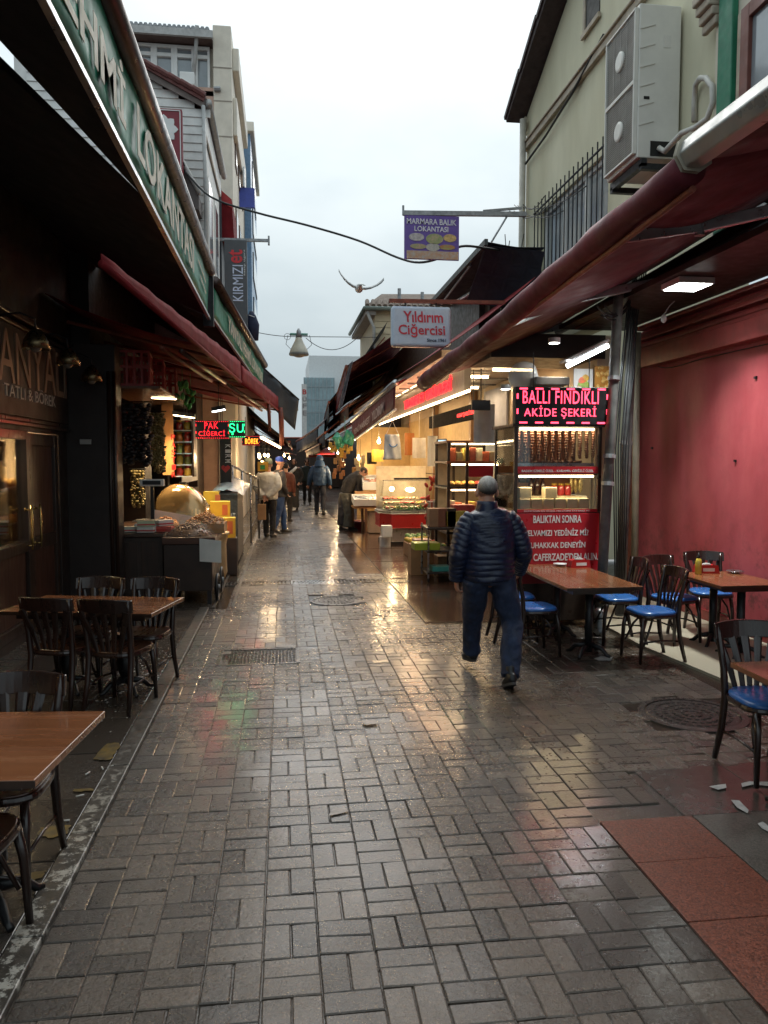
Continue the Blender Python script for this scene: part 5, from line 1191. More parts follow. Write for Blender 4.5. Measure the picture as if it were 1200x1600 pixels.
MB().box(ax0 + .04, ay0 - .02, az0 - .09, ax0 + .10, ay1, az0 - .01).box(ax0 + .04, ay0 - .02, az0 - .12, WX, ay0 + .04, az0 - .06).box(ax0 + .04, ay1 - .06, az0 - .12, WX, ay1, az0 - .06).build('bracket', M_dark_metal, ac)
MB().box(ax0 + .14, ay0 - .006, az0 + .02, ax1 - .02, ay0 - .001, az0 + .17).build('service_opening', M_black, ac)
M_hose = mat('hose_white', (.55, .53, .48), rough=.5, var=.15)
P = lambda x, y, X=4.0: PX(x, y, X)
MB().tube([(3.85, ay0 - .01, az0 + .1), (3.88, ay0 - .08, az0 + .04), P(1065, 208, 3.9), P(1085, 200, 3.95), P(1105, 185), P(1114, 160), P(1113, 135), P(1103, 122), P(1094, 122), P(1087, 132, 4.05), P(1085, 160, 4.07), P(1085, 190, 4.07)], .028, 10).build('hose', M_hose, ac, smooth=True)

# neighbour with green pilaster
nb = thing('green_trim_house', 'beige plastered house with green pilaster and brown window frame', 'house', (WX, 5, 0))
NX = 4.02
pg0, pg1 = PX(1152, 100, NX).y, PX(1130, 100, NX).y
MB().box(NX, 1.0, 3.6, NX + .4, 6.94, 9).build('wall', M_beige, nb)
MB().box(NX - .06, pg0, 3.6, NX, pg1, 6.4).build('pilaster', mat('paint_green', (.012, .17, .09), rough=.5, var=.2, scale=8, bump=.1), nb, bevel=.01)
MB().box(NX - .08, pg0 - .04, 6.0, NX, pg1 + .04, 6.12).box(NX - .03, pg0 - .14, 3.6, NX - .001, pg0 - .03, 5.6).build('trim', M_moulding, nb, bevel=.01)
cn = MB()
for k in range(4): cn.box(NX - .16 + k * .035, pg1 + .06, 5.95 - k * .08, NX, pg1 + .3, 6.03 - k * .08)
cn.build('corbel', M_moulding, nb, bevel=.015)
wy1 = PX(1162, 150, NX).y; f = MB(); f.box(NX - .05, wy1 - .12, 3.6, NX, wy1, 5.6).box(NX - .05, wy1 - 1.5, 3.6, NX, wy1 - 1.38, 5.6).box(NX - .05, wy1 - 1.38, 5.48, NX, wy1 - .12, 5.6)
wf = f.build('window', mat('frame_brown', (.16, .05, .035), rough=.5, var=.2), nb, bevel=.006); MB().box(NX - .012, wy1 - 1.38, 3.6, NX - .004, wy1 - .12, 5.48).build('pane', M_winpane, wf)
tag_ = thing('corrugated_hood', 'black corrugated metal hood seen against the green trimmed house', 'awning', (3.6, 4.6, 4.3))
a, c, d_ = PX(1137, 92, 3.55), PX(1215, 20, 3.55), PX(1215, 118, 3.55)
b = MB(); n = 20
for i in range(n):
    y = a.y - i * .075; b.cyl((3.30, y, 4.00 + .0), (4.0, y, 4.55), .045, n=8)
b.build('sheet', M_black, tag_)
MB().bar((3.36, a.y, 3.98), (3.36, a.y - 1.5, 3.98), .04, .06).build('edge_beam', M_black, tag_)
MB().bar((3.36, a.y - .05, 3.97), (4.0, a.y - .3, 3.62), .03, .03).build('strut', M_dark_metal, tag_)

# ---------------- near and far maroon awnings
def rail(p0, p1, r, n=12): return MB().tube([p0, p1], r, n)
fa = thing('awning', 'long maroon awning with rolled front over the blue-seated chairs', 'awning', (2.0, 7, 3), group='maroon awnings of the right row')
F0, F1 = PX(1078, 262, 2.0), PX(660, 600, 1.95)
k = 26; pts = []; rs = []
for i in range(k + 1):
    u = i / k; p = F0.lerp(F1, u) + Vector((.004 * math.sin(u * 40), 0, .012 * math.sin(u * 9) - .02 * math.sin(u * math.pi))); pts.append(p); rs.append(.086 + .007 * math.sin(u * 55) + .004 * math.sin(u * 131) + .012 * u)
MB().tube(pts, rs, 20).build('fabric_roll', M_maroon, fa, smooth=True)
MB().tube([F0 + Vector((.02, 0, -.10)), F1 + Vector((.02, 0, -.10))], .018, 8).build('front_rail', M_rust_tube, fa)
b = MB(); awning_sheet(b, F0 + Vector((.05, 0, .06)), F1 + Vector((.05, 0, .06)), (3.95, F0.y, 3.92), (3.95, F1.y, 3.66), .10, 24, 12, seed=2, wr=.03); b.build('canopy', M_maroon, fa, smooth=True)
for y in (4.6, 7.1, 9.6):
    p = F0.lerp(F1, (y - F0.y) / (F1.y - F0.y)); e = Vector((2.9, y + .55, 3.33))
    MB().bar(p + Vector((.08, .1, .0)), e, .045, .07).build('fold_arm', M_alu, fa, bevel=.005)
    MB().bar(e, (3.9, y + .1, 3.5), .05, .08).build('fold_arm', M_alu, fa, bevel=.005); MB().cyl(e + Vector((0, 0, -.06)), e + Vector((0, 0, .06)), .035).build('elbow', M_galv, fa)
MB().tube([(3.92, F0.y - .2, 3.80), (3.92, F1.y, 3.55)], .06, 12).build('back_tube', M_brown_tube, fa)
MB().bar((3.72, 3.2, 3.56), (3.72, 9.2, 3.40), .035, .05).bar((3.60, 3.2, 3.50), (3.60, 9.2, 3.34), .03, .03).build('back_rail', wood('rail_brown', (.09, .035, .02), (.16, .07, .035), axis='Y'), fa)
na = thing('awning', 'maroon awning with pale aluminium front cassette near the green trimmed house', 'awning', (2.0, 2, 3.2), group='maroon awnings of the right row')
N0, N1 = PX(1082, 236, 2.0), Vector((2.0, .2, 3.24)); N1.z = N0.z + (PX(1200, 150, 2.0).z - N0.z) / (PX(1200, 150, 2.0).y - N0.y) * (N1.y - N0.y)
pf = [(-.075, -.02), (-.06, .035), (-.02, .07), (.03, .075), (.075, .05), (.08, -.05), (.03, -.085), (-.04, -.08)]
b = MB(); b.prism([N0 + Vector((x, 0, z)) for x, z in pf], N1 - N0); b.build('cassette', mat('cassette_alu', (.46, .46, .44), rough=.35, metal=.5, var=.12, scale=6), na, bevel=.008)
b = MB(); b.prism([N0 + Vector((x * 1.1, .018, z * 1.1)) for x, z in pf], Vector((0, -.03, 0))); b.build('end_cap', mat('cap_beige', (.42, .38, .30), rough=.5), na, bevel=.008)
b = MB(); awning_sheet(b, N0 + Vector((.08, 0, -.03)), N1 + Vector((.08, 0, -.03)), (3.95, N0.y, 3.95), (3.95, N1.y, 3.95), .12, 16, 12, seed=9, wr=.03); b.build('canopy', M_maroon, na, smooth=True)
e = Vector((2.95, 3.0, 3.36)); MB().bar(N0 + Vector((.08, -.5, 0)), e, .045, .07).bar(e, (3.9, 2.2, 3.55), .05, .08).build('fold_arm', M_alu, na, bevel=.005)

# ---------------- red walled restaurant bay
RX = 4.45
rw = thing('red_restaurant_front', 'red painted restaurant wall with deep beam and dark ceiling', 'restaurant', (RX, 6, 0))
MB().box(RX, 1.5, 0.0, RX + .3, 9.20, 3.3).build('wall', M_redwall, rw, bevel=.005)
MB().box(RX - .16, 1.5, 2.82, RX - .001, 8.9, 3.02).build('beam', M_redtrim, rw, bevel=.008)
md = MB()
for z, d in ((3.03, .10), (3.09, .06), (3.16, .12), (3.22, .05), (3.29, .14)): md.box(RX - d, 1.5, z, RX - .0005, 9.1, z + .045)
md.build('moulding', M_redtrim, rw, bevel=.01)
MB().box(3.45, 1.5, 3.345, RX - .15, 9.4, 3.40).build('soffit', M_stall_dark, rw)
MB().box(RX - .02, 9.201, 0, RX + .3, 9.45, 3.3).build('pier', M_pier, rw, bevel=.01)
MB().box(RX - .03, 1.5, 0.015, RX - .001, 9.15, .12).build('skirting', M_redtrim, rw, bevel=.004)
lp = [G(1042, 456, 3.28), G(1082, 440, 3.28), G(1106, 441, 3.28), G(1068, 459, 3.28)]
cx_ = sum((p for p in lp), Vector()) / 4
t = thing('ceiling_panel_light', 'square white panel light glowing under the right awning', 'lamp', tuple(cx_))
MB().box(cx_.x - .17, cx_.y - .17, 3.285, cx_.x + .17, cx_.y + .17, 3.34).build('housing', M_white, t, bevel=.004)
MB().box(cx_.x - .15, cx_.y - .15, 3.278, cx_.x + .15, cx_.y + .15, 3.284).build('diffuser', light_mat('panel_white', (.92, 1, .95), 12), t)
lamp('glow', 'AREA', 28, (cx_.x, cx_.y, 3.27), t, (.95, 1, .96), .3, .3).data.spread = R(105)
p = PX(1037, 498, 3.95); t = thing('wall_camera', 'small white bulb socket on a wire by red beam', 'fitting', tuple(p))
MB().ell(p, (.03, .03, .045)).build('bulb', M_white, t, smooth=True); MB().tube([p + Vector((0, 0, .04)), p + Vector((.03, -.06, .12)), p + Vector((.1, -.1, .2))], .005, 5).build('wire', M_white, t)
for i, (px, py, w) in enumerate([(1112, 522, .26), (1182, 590, .03), (1020, 700, .03), (1150, 720, .025)]):
    p = PX(px, py, RX); MB().box(RX - .02, p.y - w / 2, p.z - .012, RX - .0005, p.y + w / 2, p.z + .012).build('wall_fixing', M_dark_metal, rw)
MB().tube(smoothp([PX(*q, RX - .012) for q in ((1003, 560), (1040, 575), (1100, 560), (1210, 535))]), .006, 5).build('wall_cable', M_cable, rw)
# pipes and cables between cart and red wall
M_pipe = mat('pipe_grey', (.13, .135, .13), rough=.6, var=.3, scale=10)
def pipe(pts, r, label, m=M_pipe, clamps=()):
    t = thing('wall_pipe', label, 'pipe', tuple(pts[-1])); MB().tube(pts, r, 12).build('pipe', m, t, smooth=True)
    for q in clamps: MB().cyl(Vector(pts[0]).lerp(Vector(pts[-1]), q), Vector(pts[0]).lerp(Vector(pts[-1]), q + .01), r * 1.25).build('clamp', M_galv, t)
u = lambda x, y, Y: PY(x, y, Y)
a, c = u(966, 470, 7.55), u(936, 985, 7.25); c.z = .0
pipe([a + Vector((.03, 0, .6)), a, c], .050, 'leaning grey drainpipe beside the red candy stall', clamps=(.35, .55, .62))
a, c = u(985, 560, 8.1), u(968, 985, 7.9); c.z = .0
pipe([a + Vector((.05, .1, 1.0)), a, c], .055, 'fat grey duct pipe against the red pier', clamps=(.5,))
a, c = u(996, 520, 8.3), u(990, 985, 8.2); c.z = .0
pipe([a, c], .04, 'thin pale conduit against the red pier', mat('conduit_pale', (.20, .17, .12), rough=.6, var=.2))
cbt = thing('cable', 'bundle of black cables running down beside the grey pipes', 'cable', (3.5, 7.8, 0))
for i in range(7):
    p0 = u(980 + i * 3, 480, 7.9 + .03 * i); p1 = u(958 + i * 4, 700, 7.7 + .03 * i); p2 = u(962 + i * 2, 960, 7.6 + .03 * i)
    MB().tube([p0 + Vector((.1, 0, .5)), p0, p0.lerp(p1, .5) + Vector((rng.uniform(-.03, .03), 0, 0)), p1, p2], .008, 6).build('run', M_cable, cbt, smooth=True)
for i in range(6):
    p0 = u(930 + rng.uniform(-10, 20), 480 + rng.uniform(-10, 15), 7.4); p1 = u(985, 470 + rng.uniform(-6, 18), 7.6)
    MB().tube(hang(p0, p1, rng.uniform(.05, .16), 8), .008, 5).build('run', M_cable, cbt, smooth=True)

# ---------------- the lit shop run from the candy stall to the fish stall
M_lit_wall = mat('lit_shop_wall', (.58, .47, .33), rough=.6, var=.1, scale=2)
M_soffit = mat('shop_soffit', (.50, .44, .36), rough=.5, var=.12, scale=3)
rs_ = thing('fishmonger_row', 'open lit shop run with pale walls and metal soffit behind stalls', 'shop', (3.8, 14, 0))
MB().box(4.0, 9.5, 0, 4.2, 26, 3.3).build('wall', M_lit_wall, rs_)
MB().box(2.2, 10.6, 3.14, 4.0, 24, 3.24).build('soffit', M_soffit, rs_)
MB().box(2.6, 9.48, 3.0, 4.1, 10.58, 3.3).build('lintel', M_stall_dark, rs_)
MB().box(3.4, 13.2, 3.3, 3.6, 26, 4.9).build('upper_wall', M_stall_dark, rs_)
for y in (12.6, 15.6, 19.6): MB().box(3.86, y, 0.0, 3.998, y + .18, 3.14).build('post', wood('post_tan', (.20, .11, .05), (.34, .2, .1), axis='Z'), rs_, bevel=.005)
for (ya, yb, za, zb, m_) in [(9.6, 10.3, .9, 2.95, M_lit_wall), (10.5, 12.4, 1.5, 2.9, mat('panel_cream', (.62, .55, .42), rough=.5)), (13.0, 15.4, .9, 2.2, mat('panel_rose', (.60, .50, .42), rough=.35)), (16.0, 19.4, .4, 2.9, mat('panel_ochre', (.50, .36, .17), rough=.5)), (19.9, 25.8, .3, 2.9, mat('panel_ochre', (.5, .36, .17)))]:
    MB().box(3.985, ya, za, 3.998, yb, zb).build('wall_panel', m_, rs_, bevel=.003)
for i in range(12):
    y = 11.0 + i * 1.05; MB().box(2.3, y, 3.11, 3.98, y + .04, 3.138).build('soffit_rib', M_galv, rs_)
for i, (y, x) in enumerate([(12.2, 3.0), (14.0, 3.3), (16.0, 3.0), (18.2, 3.2), (20.6, 2.9), (22.6, 3.0), (11.2, 3.4)]):
    t = thing('soffit_tube', 'short tube light on soffit of the fishmonger row', 'lamp', (x, y, 3.1), group='tube lights under the right soffit')
    MB().box(x - .32, y - .05, 3.075, x + .32, y + .05, 3.108).build('housing', M_white, t); MB().cyl((x - .3, y, 3.05), (x + .3, y, 3.05), .02).build('tube', M_warm_tube, t)
    lamp('glow', 'AREA', 13, (x, y, 3.02), t, (1, .68, .36), .6, .1)
# blue-grey shutter panel
MB().box(3.95, 13.35, 1.5, 3.984, 14.9, 3.05).build('roller_panel', mat('shutter_blue', (.30, .34, .46), rough=.4, var=.12), rs_)
# fascia with red lit letters
fx = 2.62
fb = thing('shop_fascia', 'white shop fascia with glowing red script letters and light strips', 'sign', (fx, 14, 2.7))
A0, A1 = PX(560, 668, fx), PX(772, 560, fx)
za, zb = 2.62, 3.12
MB().box(fx, 11.0, 2.70, fx + .10, 20.5, 3.12).build('board', mat('fascia_pale', (.26, .24, .22), rough=.4, var=.08), fb, bevel=.004)
l0, l1 = PX(632, 650, fx), PX(706, 615, fx)
lettering('YILDIRIM ET ÜRÜNLERİ', (fx - .002, l0.y, 2.80), YN, ZP, l0.y - l1.y, .24, M_red_led, fb, .02, bold=True, shear=.15)
s0, s1 = PX(618, 613, fx - .1), PX(768, 563, fx - .1)
MB().tube([(fx - .08, s0.y, 3.16), (fx - .08, s1.y - .2, 3.16)], .025, 8).build('top_tube', M_warm_tube, fb); MB().tube([(fx - .08, s0.y + 3, 2.66), (fx - .08, s1.y + 1.2, 2.66)], .02, 8).build('bottom_tube', M_warm_tube, fb)
lamp('glow', 'AREA', 22, (fx - .2, 14.5, 2.62), fb, (1, .68, .36), .12, 7.0)
lamp('glow_red', 'AREA', 2.5, (fx - .06, 13.8, 2.9), fb, (1, .05, .04), .25, 4.0, rot=(0, R(90), 0))
# black strip board
a, c = PX(640, 668, 3.0), PX(738, 622, 3.0)
t = thing('black_board', 'long black board with small red letters under the fascia', 'sign', (3.0, 13, 2.3))
MB().box(2.98, 11.6, 2.36, 3.05, 15.6, 2.60).build('board', mat('board_matt', (.006, .006, .007), rough=.9, spec=.08), t, bevel=.004)
lettering('KASAP ŞARKÜTERİ', (2.978, 13.0, 2.42), YN, ZP, 1.2, .10, M_red_led, t, .004)
for y in (12, 15.2): MB().cyl((3.01, y, 2.6), (3.01, y, 3.14), .008, n=6).build('hanger', M_dark_metal, t)
# maroon valance awning of the far shop
va = thing('awning', 'maroon awning with pale lettered valance over the fish stall', 'awning', (2.0, 18, 2.8), group='maroon awnings of the right row')
V = [PX(550, 690, 2.0), PX(618, 640, 2.0), PX(618, 598, 2.0), PX(550, 657, 2.0)]
y0v, y1v = V[0].y, V[1].y
MB().sheet(V[0], V[1], V[2], V[3], 24, 3, lambda u, v: (.02 * math.sin(u * 30) * (1 - v), 0, 0), .006).build('valance', M_maroon, va, smooth=True)
MB().tube([V[3], V[2]], .06, 10).build('front_tube', M_alu, va, smooth=True); MB().tube([V[0], V[1]], .025, 8).build('bottom_rail', M_alu, va)
b = MB(); awning_sheet(b, V[3], V[2], (3.5, V[3].y, 4.1), (3.5, V[2].y, 3.9), .05, seed=4); b.build('canopy', M_red_awn, va, smooth=True)
dv = (V[1] - V[0]); uv = dv.normalized()
lettering('YENİ MARKET', V[0] + uv * .9 + Vector((-.03, 0, .12)), uv, ZP, 4.0, .20, mat('valance_letter', (.42, .33, .33), rough=.6), va, .004)
lettering('YILDIRIM', V[0] + uv * 5.3 + Vector((-.03, 0, .10)), uv, ZP, 2.0, .20, mat('valance_letter', (.42, .33, .33), rough=.6), va, .004)
# dark red flat canopy between fascia and the long awning
b = MB(); awning_sheet(b, PX(618, 590, 2.1), PX(690, 545, 2.1), (3.5, 13.5, 4.25), (3.5, 10.5, 4.25), .04, seed=6)
t = b.build('awning_cloth', M_red_awn, None, smooth=True); tag(t, 'dark red flat awning cloth above the lit fascia', 'awning', 'maroon awnings of the right row')
# navy lean-to roof with frame
t = thing('lean_to_awning', 'black lean-to awning on steel struts beyond the olive house', 'awning', (3.0, 13, 5), group='maroon awnings of the right row')
Ya, Yb = PX(760, 378, 3.0), PX(672, 475, 3.0)
b = MB(); awning_sheet(b, Ya, Yb, (3.9, Ya.y, Ya.z - .05), (3.9, Yb.y, Yb.z - .05), .03, seed=8); b.build('canopy', M_navy_awn, t, smooth=True)
MB().bar(Ya, Yb, .05, .09).build('front_beam', mat('beam_greygreen', (.05, .06, .06), rough=.5), t)
b = MB(); b.sheet(Ya + Vector((.0, .02, -.05)), (3.9, Ya.y + .02, Ya.z - .1), (3.9, Ya.y + .6, 4.0), Ya + Vector((.0, 1.2, -.6)), 4, 4, None, .005); b.build('side_sheet', M_navy_awn, t)
for k, (a, c) in enumerate([(PX(735, 415, 3.05), PX(690, 475, 3.05)), (PX(765, 440, 3.3), PX(705, 475, 3.1))]): MB().tube([a, c], .02, 8).build('strut', M_galv, t)
MB().tube([PY(800, 425, 12.6), PY(720, 470, 12.6)], .03, 8).build('red_strut', mat('strut_maroon', (.12, .02, .02), rough=.5), t)
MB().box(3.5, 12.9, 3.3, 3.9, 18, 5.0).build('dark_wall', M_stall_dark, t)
# lettered pale tube fringe
# ---------------- hanging street signs
a, c = PY(612, 477, 10.6), PY(705, 543, 10.6)
t = thing('hanging_sign', 'pale blue rounded box sign with red script letters', 'sign', ((a.x + c.x) / 2, 10.6, c.z))
MB().box(a.x, 10.6, c.z, c.x, 10.74, a.z).build('box', mat('lightbox_blue', (.50, .57, .68), rough=.3, var=.03), t, bevel=.045, seg=4)
W, Hh = c.x - a.x, a.z - c.z
M_script = mat('letter_script_red', (.55, .03, .05), rough=.4)
lettering('Yıldırım', (a.x + W * .20, 10.597, c.z + Hh * .60), XP, ZP, W * .66, Hh * .27, M_script, t, .005, shear=-.06)
lettering('Ciğercisi', (a.x + W * .12, 10.597, c.z + Hh * .23), XP, ZP, W * .78, Hh * .33, M_script, t, .005, shear=-.06)
lettering('Since 1961', (a.x + W * .59, 10.597, c.z + Hh * .13), XP, ZP, W * .32, Hh * .08, mat('letter_navy', (.03, .05, .09), rough=.4), t, .004)
ea, ec = PY(608, 470, 10.67), PY(790, 473, 10.67)
MB().bar(ea, ec, .05, .05).build('arm', M_rust_tube, t)
for x in (a.x + .2, c.x - .2): MB().cyl((x, 10.67, a.z - .02), (x, 10.67, ea.z), .012, n=6).build('hanger', M_dark_metal, t)
a, c = PY(632, 335, 10.4), PY(717, 407, 10.4)
t = thing('hanging_sign', 'purple restaurant sign with pictures of fish dishes on steel arm', 'sign', ((a.x + c.x) / 2, 10.4, c.z))
MB().box(a.x, 10.4, c.z, c.x, 10.43, a.z).build('panel', mat('sign_purple', (.13, .075, .34), rough=.4, var=.12, scale=3), t)
W, Hh = c.x - a.x, a.z - c.z
M_sgw = mat('letter_silver', (.66, .66, .72), rough=.4)
lettering('MARMARA BALIK', (a.x + W * .04, 10.397, c.z + Hh * .79), XP, ZP, W * .91, Hh * .13, M_sgw, t, .004)
lettering('LOKANTASI', (a.x + W * .18, 10.397, c.z + Hh * .63), XP, ZP, W * .62, Hh * .12, M_sgw, t, .004)
def dish(cx, cz, rx, rz, m): return MB().prism([(a.x + W * (cx + rx * math.cos(q * .3927)), 10.398, c.z + Hh * (cz + rz * math.sin(q * .3927))) for q in range(16)], (0, -.004, 0)).build('dish_print', m, t)
dish(.22, .50, .14, .09, mat('plate_print', (.45, .42, .42), rough=.5, var=.3, scale=30)); dish(.83, .50, .12, .09, mat('plate_fries', (.55, .38, .15), rough=.5, var=.4, scale=30)); dish(.55, .47, .16, .12, mat('plate_fish', (.5, .38, .25), rough=.5, var=.4, scale=25, color2=(.2, .3, .1)))
dish(.25, .29, .15, .06, mat('plate_salad', (.25, .32, .12), rough=.5, color2=(.5, .3, .25), scale=25)); dish(.78, .29, .15, .06, mat('plate_red', (.45, .12, .06), rough=.5, color2=(.3, .35, .12), scale=25)); dish(.52, .28, .13, .09, mat('plate_grey', (.3, .32, .3), rough=.5, color2=(.55, .5, .45), scale=25))
MB().box(a.x + W * .04, 10.394, c.z + .005, c.x - W * .01, 10.399, c.z + Hh * .19).build('table_print', mat('print_seafood', (.5, .25, .12), rough=.5, color2=(.45, .42, .38), scale=22, detail=8), t)
ea, ec = PY(630, 333, 10.42), PY(822, 335, 10.42); ec.x = min(ec.x, WX)
MB().bar(ea, ec, .05, .06).build('arm', M_galv, t); MB().bar(PY(755, 330, 10.42), PY(815, 325, 10.42), .03, .03).build('brace', M_galv, t)
MB().tube([PY(797, 330, 10.42), PY(768, 378, 10.42)], .015, 6).build('stay', M_galv, t)
MB().cyl(ea + Vector((0, 0, -.03)), ea + Vector((0, 0, .1)), .015, n=6).build('arm_end', M_galv, t)
# ================================================================== FAR END OF THE STREET
def far_awning(label, f0, f1, w0, w1, m, seed, val=0.0, group='awnings far down the street', rail_m=None, sag=.08):
    t = thing('awning', label, 'awning', tuple(f0), group=group)
    b = MB(); awning_sheet(b, f0, f1, w0, w1, sag, 12, 8, seed=seed, wr=.04); b.build('canopy', m, t, smooth=True)
    MB().tube([f0, f1], .04, 8).build('front_rail', rail_m or M_rust_tube, t)
    if val:
        f0, f1 = Vector(f0), Vector(f1); MB().sheet(f0 - Vector((0, 0, val)), f1 - Vector((0, 0, val)), f1, f0, 20, 3, lambda u, v: (.03 * math.sin(u * 40) * (1 - v), .03 * math.sin(u * 23) * (1 - v), 0), .006).build('valance', m, t, smooth=True)
    n = 4
    for i in range(n):
        p = Vector(f0).lerp(Vector(f1), (i + .5) / n); q = Vector(w0).lerp(Vector(w1), (i + .5) / n); MB().tube([p, q - Vector((0, 0, .3))], .02, 6).build('arm', M_rust_tube, t)
    return t
far_awning('maroon awning with pale pleated end beyond the lettered valance', PY(541, 572, 21), PY(520, 640, 27), (3.6, 20.5, 5.6), (3.6, 27, 4.6), M_maroon, 11, val=.45)
a, c = PY(548, 568, 20.9), PY(531, 635, 20.9)
t = MB().sheet(PY(527, 640, 20.8), PY(536, 632, 20.8), PY(552, 563, 20.8), PY(546, 568, 20.8), 8, 10, lambda u, v: (0, .05 * math.sin(u * 20), 0), .006).build('awning_fringe', mat('fringe_pale', (.30, .29, .32), rough=.7, var=.3, scale=6), None)
tag(t, 'pale pleated cloth end hanging from the tall maroon awning', 'cloth')
far_awning('brown awning under the tall maroon one', PY(545, 632, 22.5), PY(512, 664, 31), (3.4, 22.5, 4.6), (3.4, 31, 3.9), mat('awning_brown', (.07, .035, .025), rough=.7, var=.3, scale=4), 12, val=.4)
far_awning('dark navy awning low over the far street', PY(497, 668, 27), PY(463, 690, 36), (3.0, 27, 4.9), (3.0, 36, 4.4), M_navy_awn, 13, val=.55)
far_awning('tan edged dark awning under the navy one', PY(500, 694, 26), PY(478, 705, 33), (3.2, 26, 3.9), (3.2, 33, 3.6), mat('awning_tan', (.12, .07, .045), rough=.6, var=.3), 14, val=.3)
far_awning('small bright red awning above the far passers-by', PY(526, 712, 29), PY(482, 712, 29), PY(522, 700, 32), PY(488, 700, 32), mat('awning_scarlet', (.36, .02, .03), rough=.5), 15, val=.06)
far_awning('dark awning on the left beyond the grey one', PY(452, 690, 26), PY(457, 704, 36), (-1.6, 26, 4.0), (-1.6, 36, 3.6), M_grey_awn, 16)
far_awning('dark maroon awning closing the left row', PY(447, 707, 30), PY(462, 711, 44), (-1.6, 30, 3.3), (-1.6, 44, 3.0), M_maroon, 17)
far_awning('black awning high on the right past the maroon fringe', PY(514, 628, 25), PY(507, 655, 30), (3.4, 25, 6.2), (3.4, 30, 5.4), M_black_awn, 18, val=.6)
# plain blocks behind the far awnings
def block(label, x0, x1, y0, y1, z, m, win=None, name='far_building', floors=2):
    t = thing(name, label, 'building', ((x0 + x1) / 2, y0, 0)); MB().box(x0, y0, 0, x1, y1, z).build('wall', m, t, bevel=.02)
    MB().box(x0 - .06, y0 - .06, z, x1 + .06, y1, z + .12).build('parapet', M_cream2, t)
    if win:
        for (wx0, wy, wz, w, h) in win:
            f = MB().box(wx0, wy - .03, wz, wx0 + w, wy - .001, wz + h).build('window', M_pvc, t); MB().box(wx0 + .06, wy - .036, wz + .06, wx0 + w - .06, wy - .031, wz + h - .06).build('pane', M_winpane, f)
    return t
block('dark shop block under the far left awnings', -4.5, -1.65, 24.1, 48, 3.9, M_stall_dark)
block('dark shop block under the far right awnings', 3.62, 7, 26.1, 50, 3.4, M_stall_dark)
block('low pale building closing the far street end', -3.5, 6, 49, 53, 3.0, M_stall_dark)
far_awning('wide dark awning drawn across the far street end', PY(505, 684, 38), PY(436, 684, 38), (3, 42, 2.4), (-1.6, 42, 2.4), M_black_awn, 21, val=.5)
far_awning('brown awning low above the blue parka', PY(508, 676, 25), PY(486, 694, 30), (3.4, 25, 4.6), (3.4, 30, 4.2), M_navy_awn, 22, val=.5)
t = MB().box(2.3, 24.0, 0, 3.98, 24.08, 2.75).build('partition', mat('panel_ochre', (.5, .36, .17)), None, bevel=.004); tag(t, 'ochre lit partition wall behind the hanging yellow goods', 'wall')
# cream clapboard house with tiled roof
t = thing('clapboard_house', 'cream clapboard house with green gutter and pale tiled roof', 'house', (3.6, 29, 0))
M_clap = mat('clapboard_cream', (.58, .48, .32), rough=.7, var=.08, scale=3)
q = lambda x, y, Y=26.0: PY(x, y, Y)
xa, xb = q(586, 500).x, q(650, 500).x; zt = q(586, 480).z
MB().box(xa, 26, 3.6, 7.5, 31, zt - .1).build('wall', M_clap, t)
for i in range(16):
    z = zt - .25 - i * .21
    if z > 3.7: MB().prism([(xa - .01, 25.995, z), (xa - .01, 25.96, z), (xa - .01, 25.985, z + .2), (xa - .01, 25.995, z + .2)], (7.5 - xa, 0, 0)).build('clapboard', M_clap, t)
ef = Vector((q(566, 545).x, 26, q(566, 545).z))
rz = zt
rf = MB(); rf.prism([(xa - .35, 25.7, zt - .12), (7.6, 25.7, zt - .12), (7.6, 28.6, zt + 1.0), (xa - .35 + .9, 28.6, zt + .9)], (0, 0, .1)); ro = rf.build('roof', mat('roof_tile_pale', (.13, .10, .08), rough=.9, var=.3, scale=6, spec=.2), t)
for i in range(14): x = xa - .3 + i * .2; MB().tube([(x, 25.68, zt - .02), (x + .1, 26.6, zt + .32)], .075, 8).build('roof_tile', mat('roof_tile_pale', (.13, .1, .08)), ro)
MB().tube([(xa - .38, 25.66, zt - .1), (xa - .42, 31, zt - .1)], .07, 8).tube([(xa - .38, 25.66, zt - .1), (7.5, 25.66, zt - .1)], .07, 8).build('gutter', mat('gutter_green', (.16, .20, .18), rough=.5), t, smooth=True)
MB().box(xa - .34, 25.75, zt - .3, xa, 31, zt - .14).build('eaves', mat('eaves_grey', (.30, .27, .24), rough=.8), t)
MB().tube([(xa - .3, 25.75, zt - .2), (xa - .05, 25.9, zt - .7), (xa - .05, 25.9, 4)], .05, 8).build('downpipe', M_gutter, t, smooth=True)
MB().cyl((xa + .9, 26.5, zt + .2), (xa + .9, 26.5, zt + .75), .06, n=8).cyl((xa + 1.7, 26.5, zt + .2), (xa + 1.7, 26.5, zt + .65), .06, n=8).build('vent_pipe', M_galv, t)
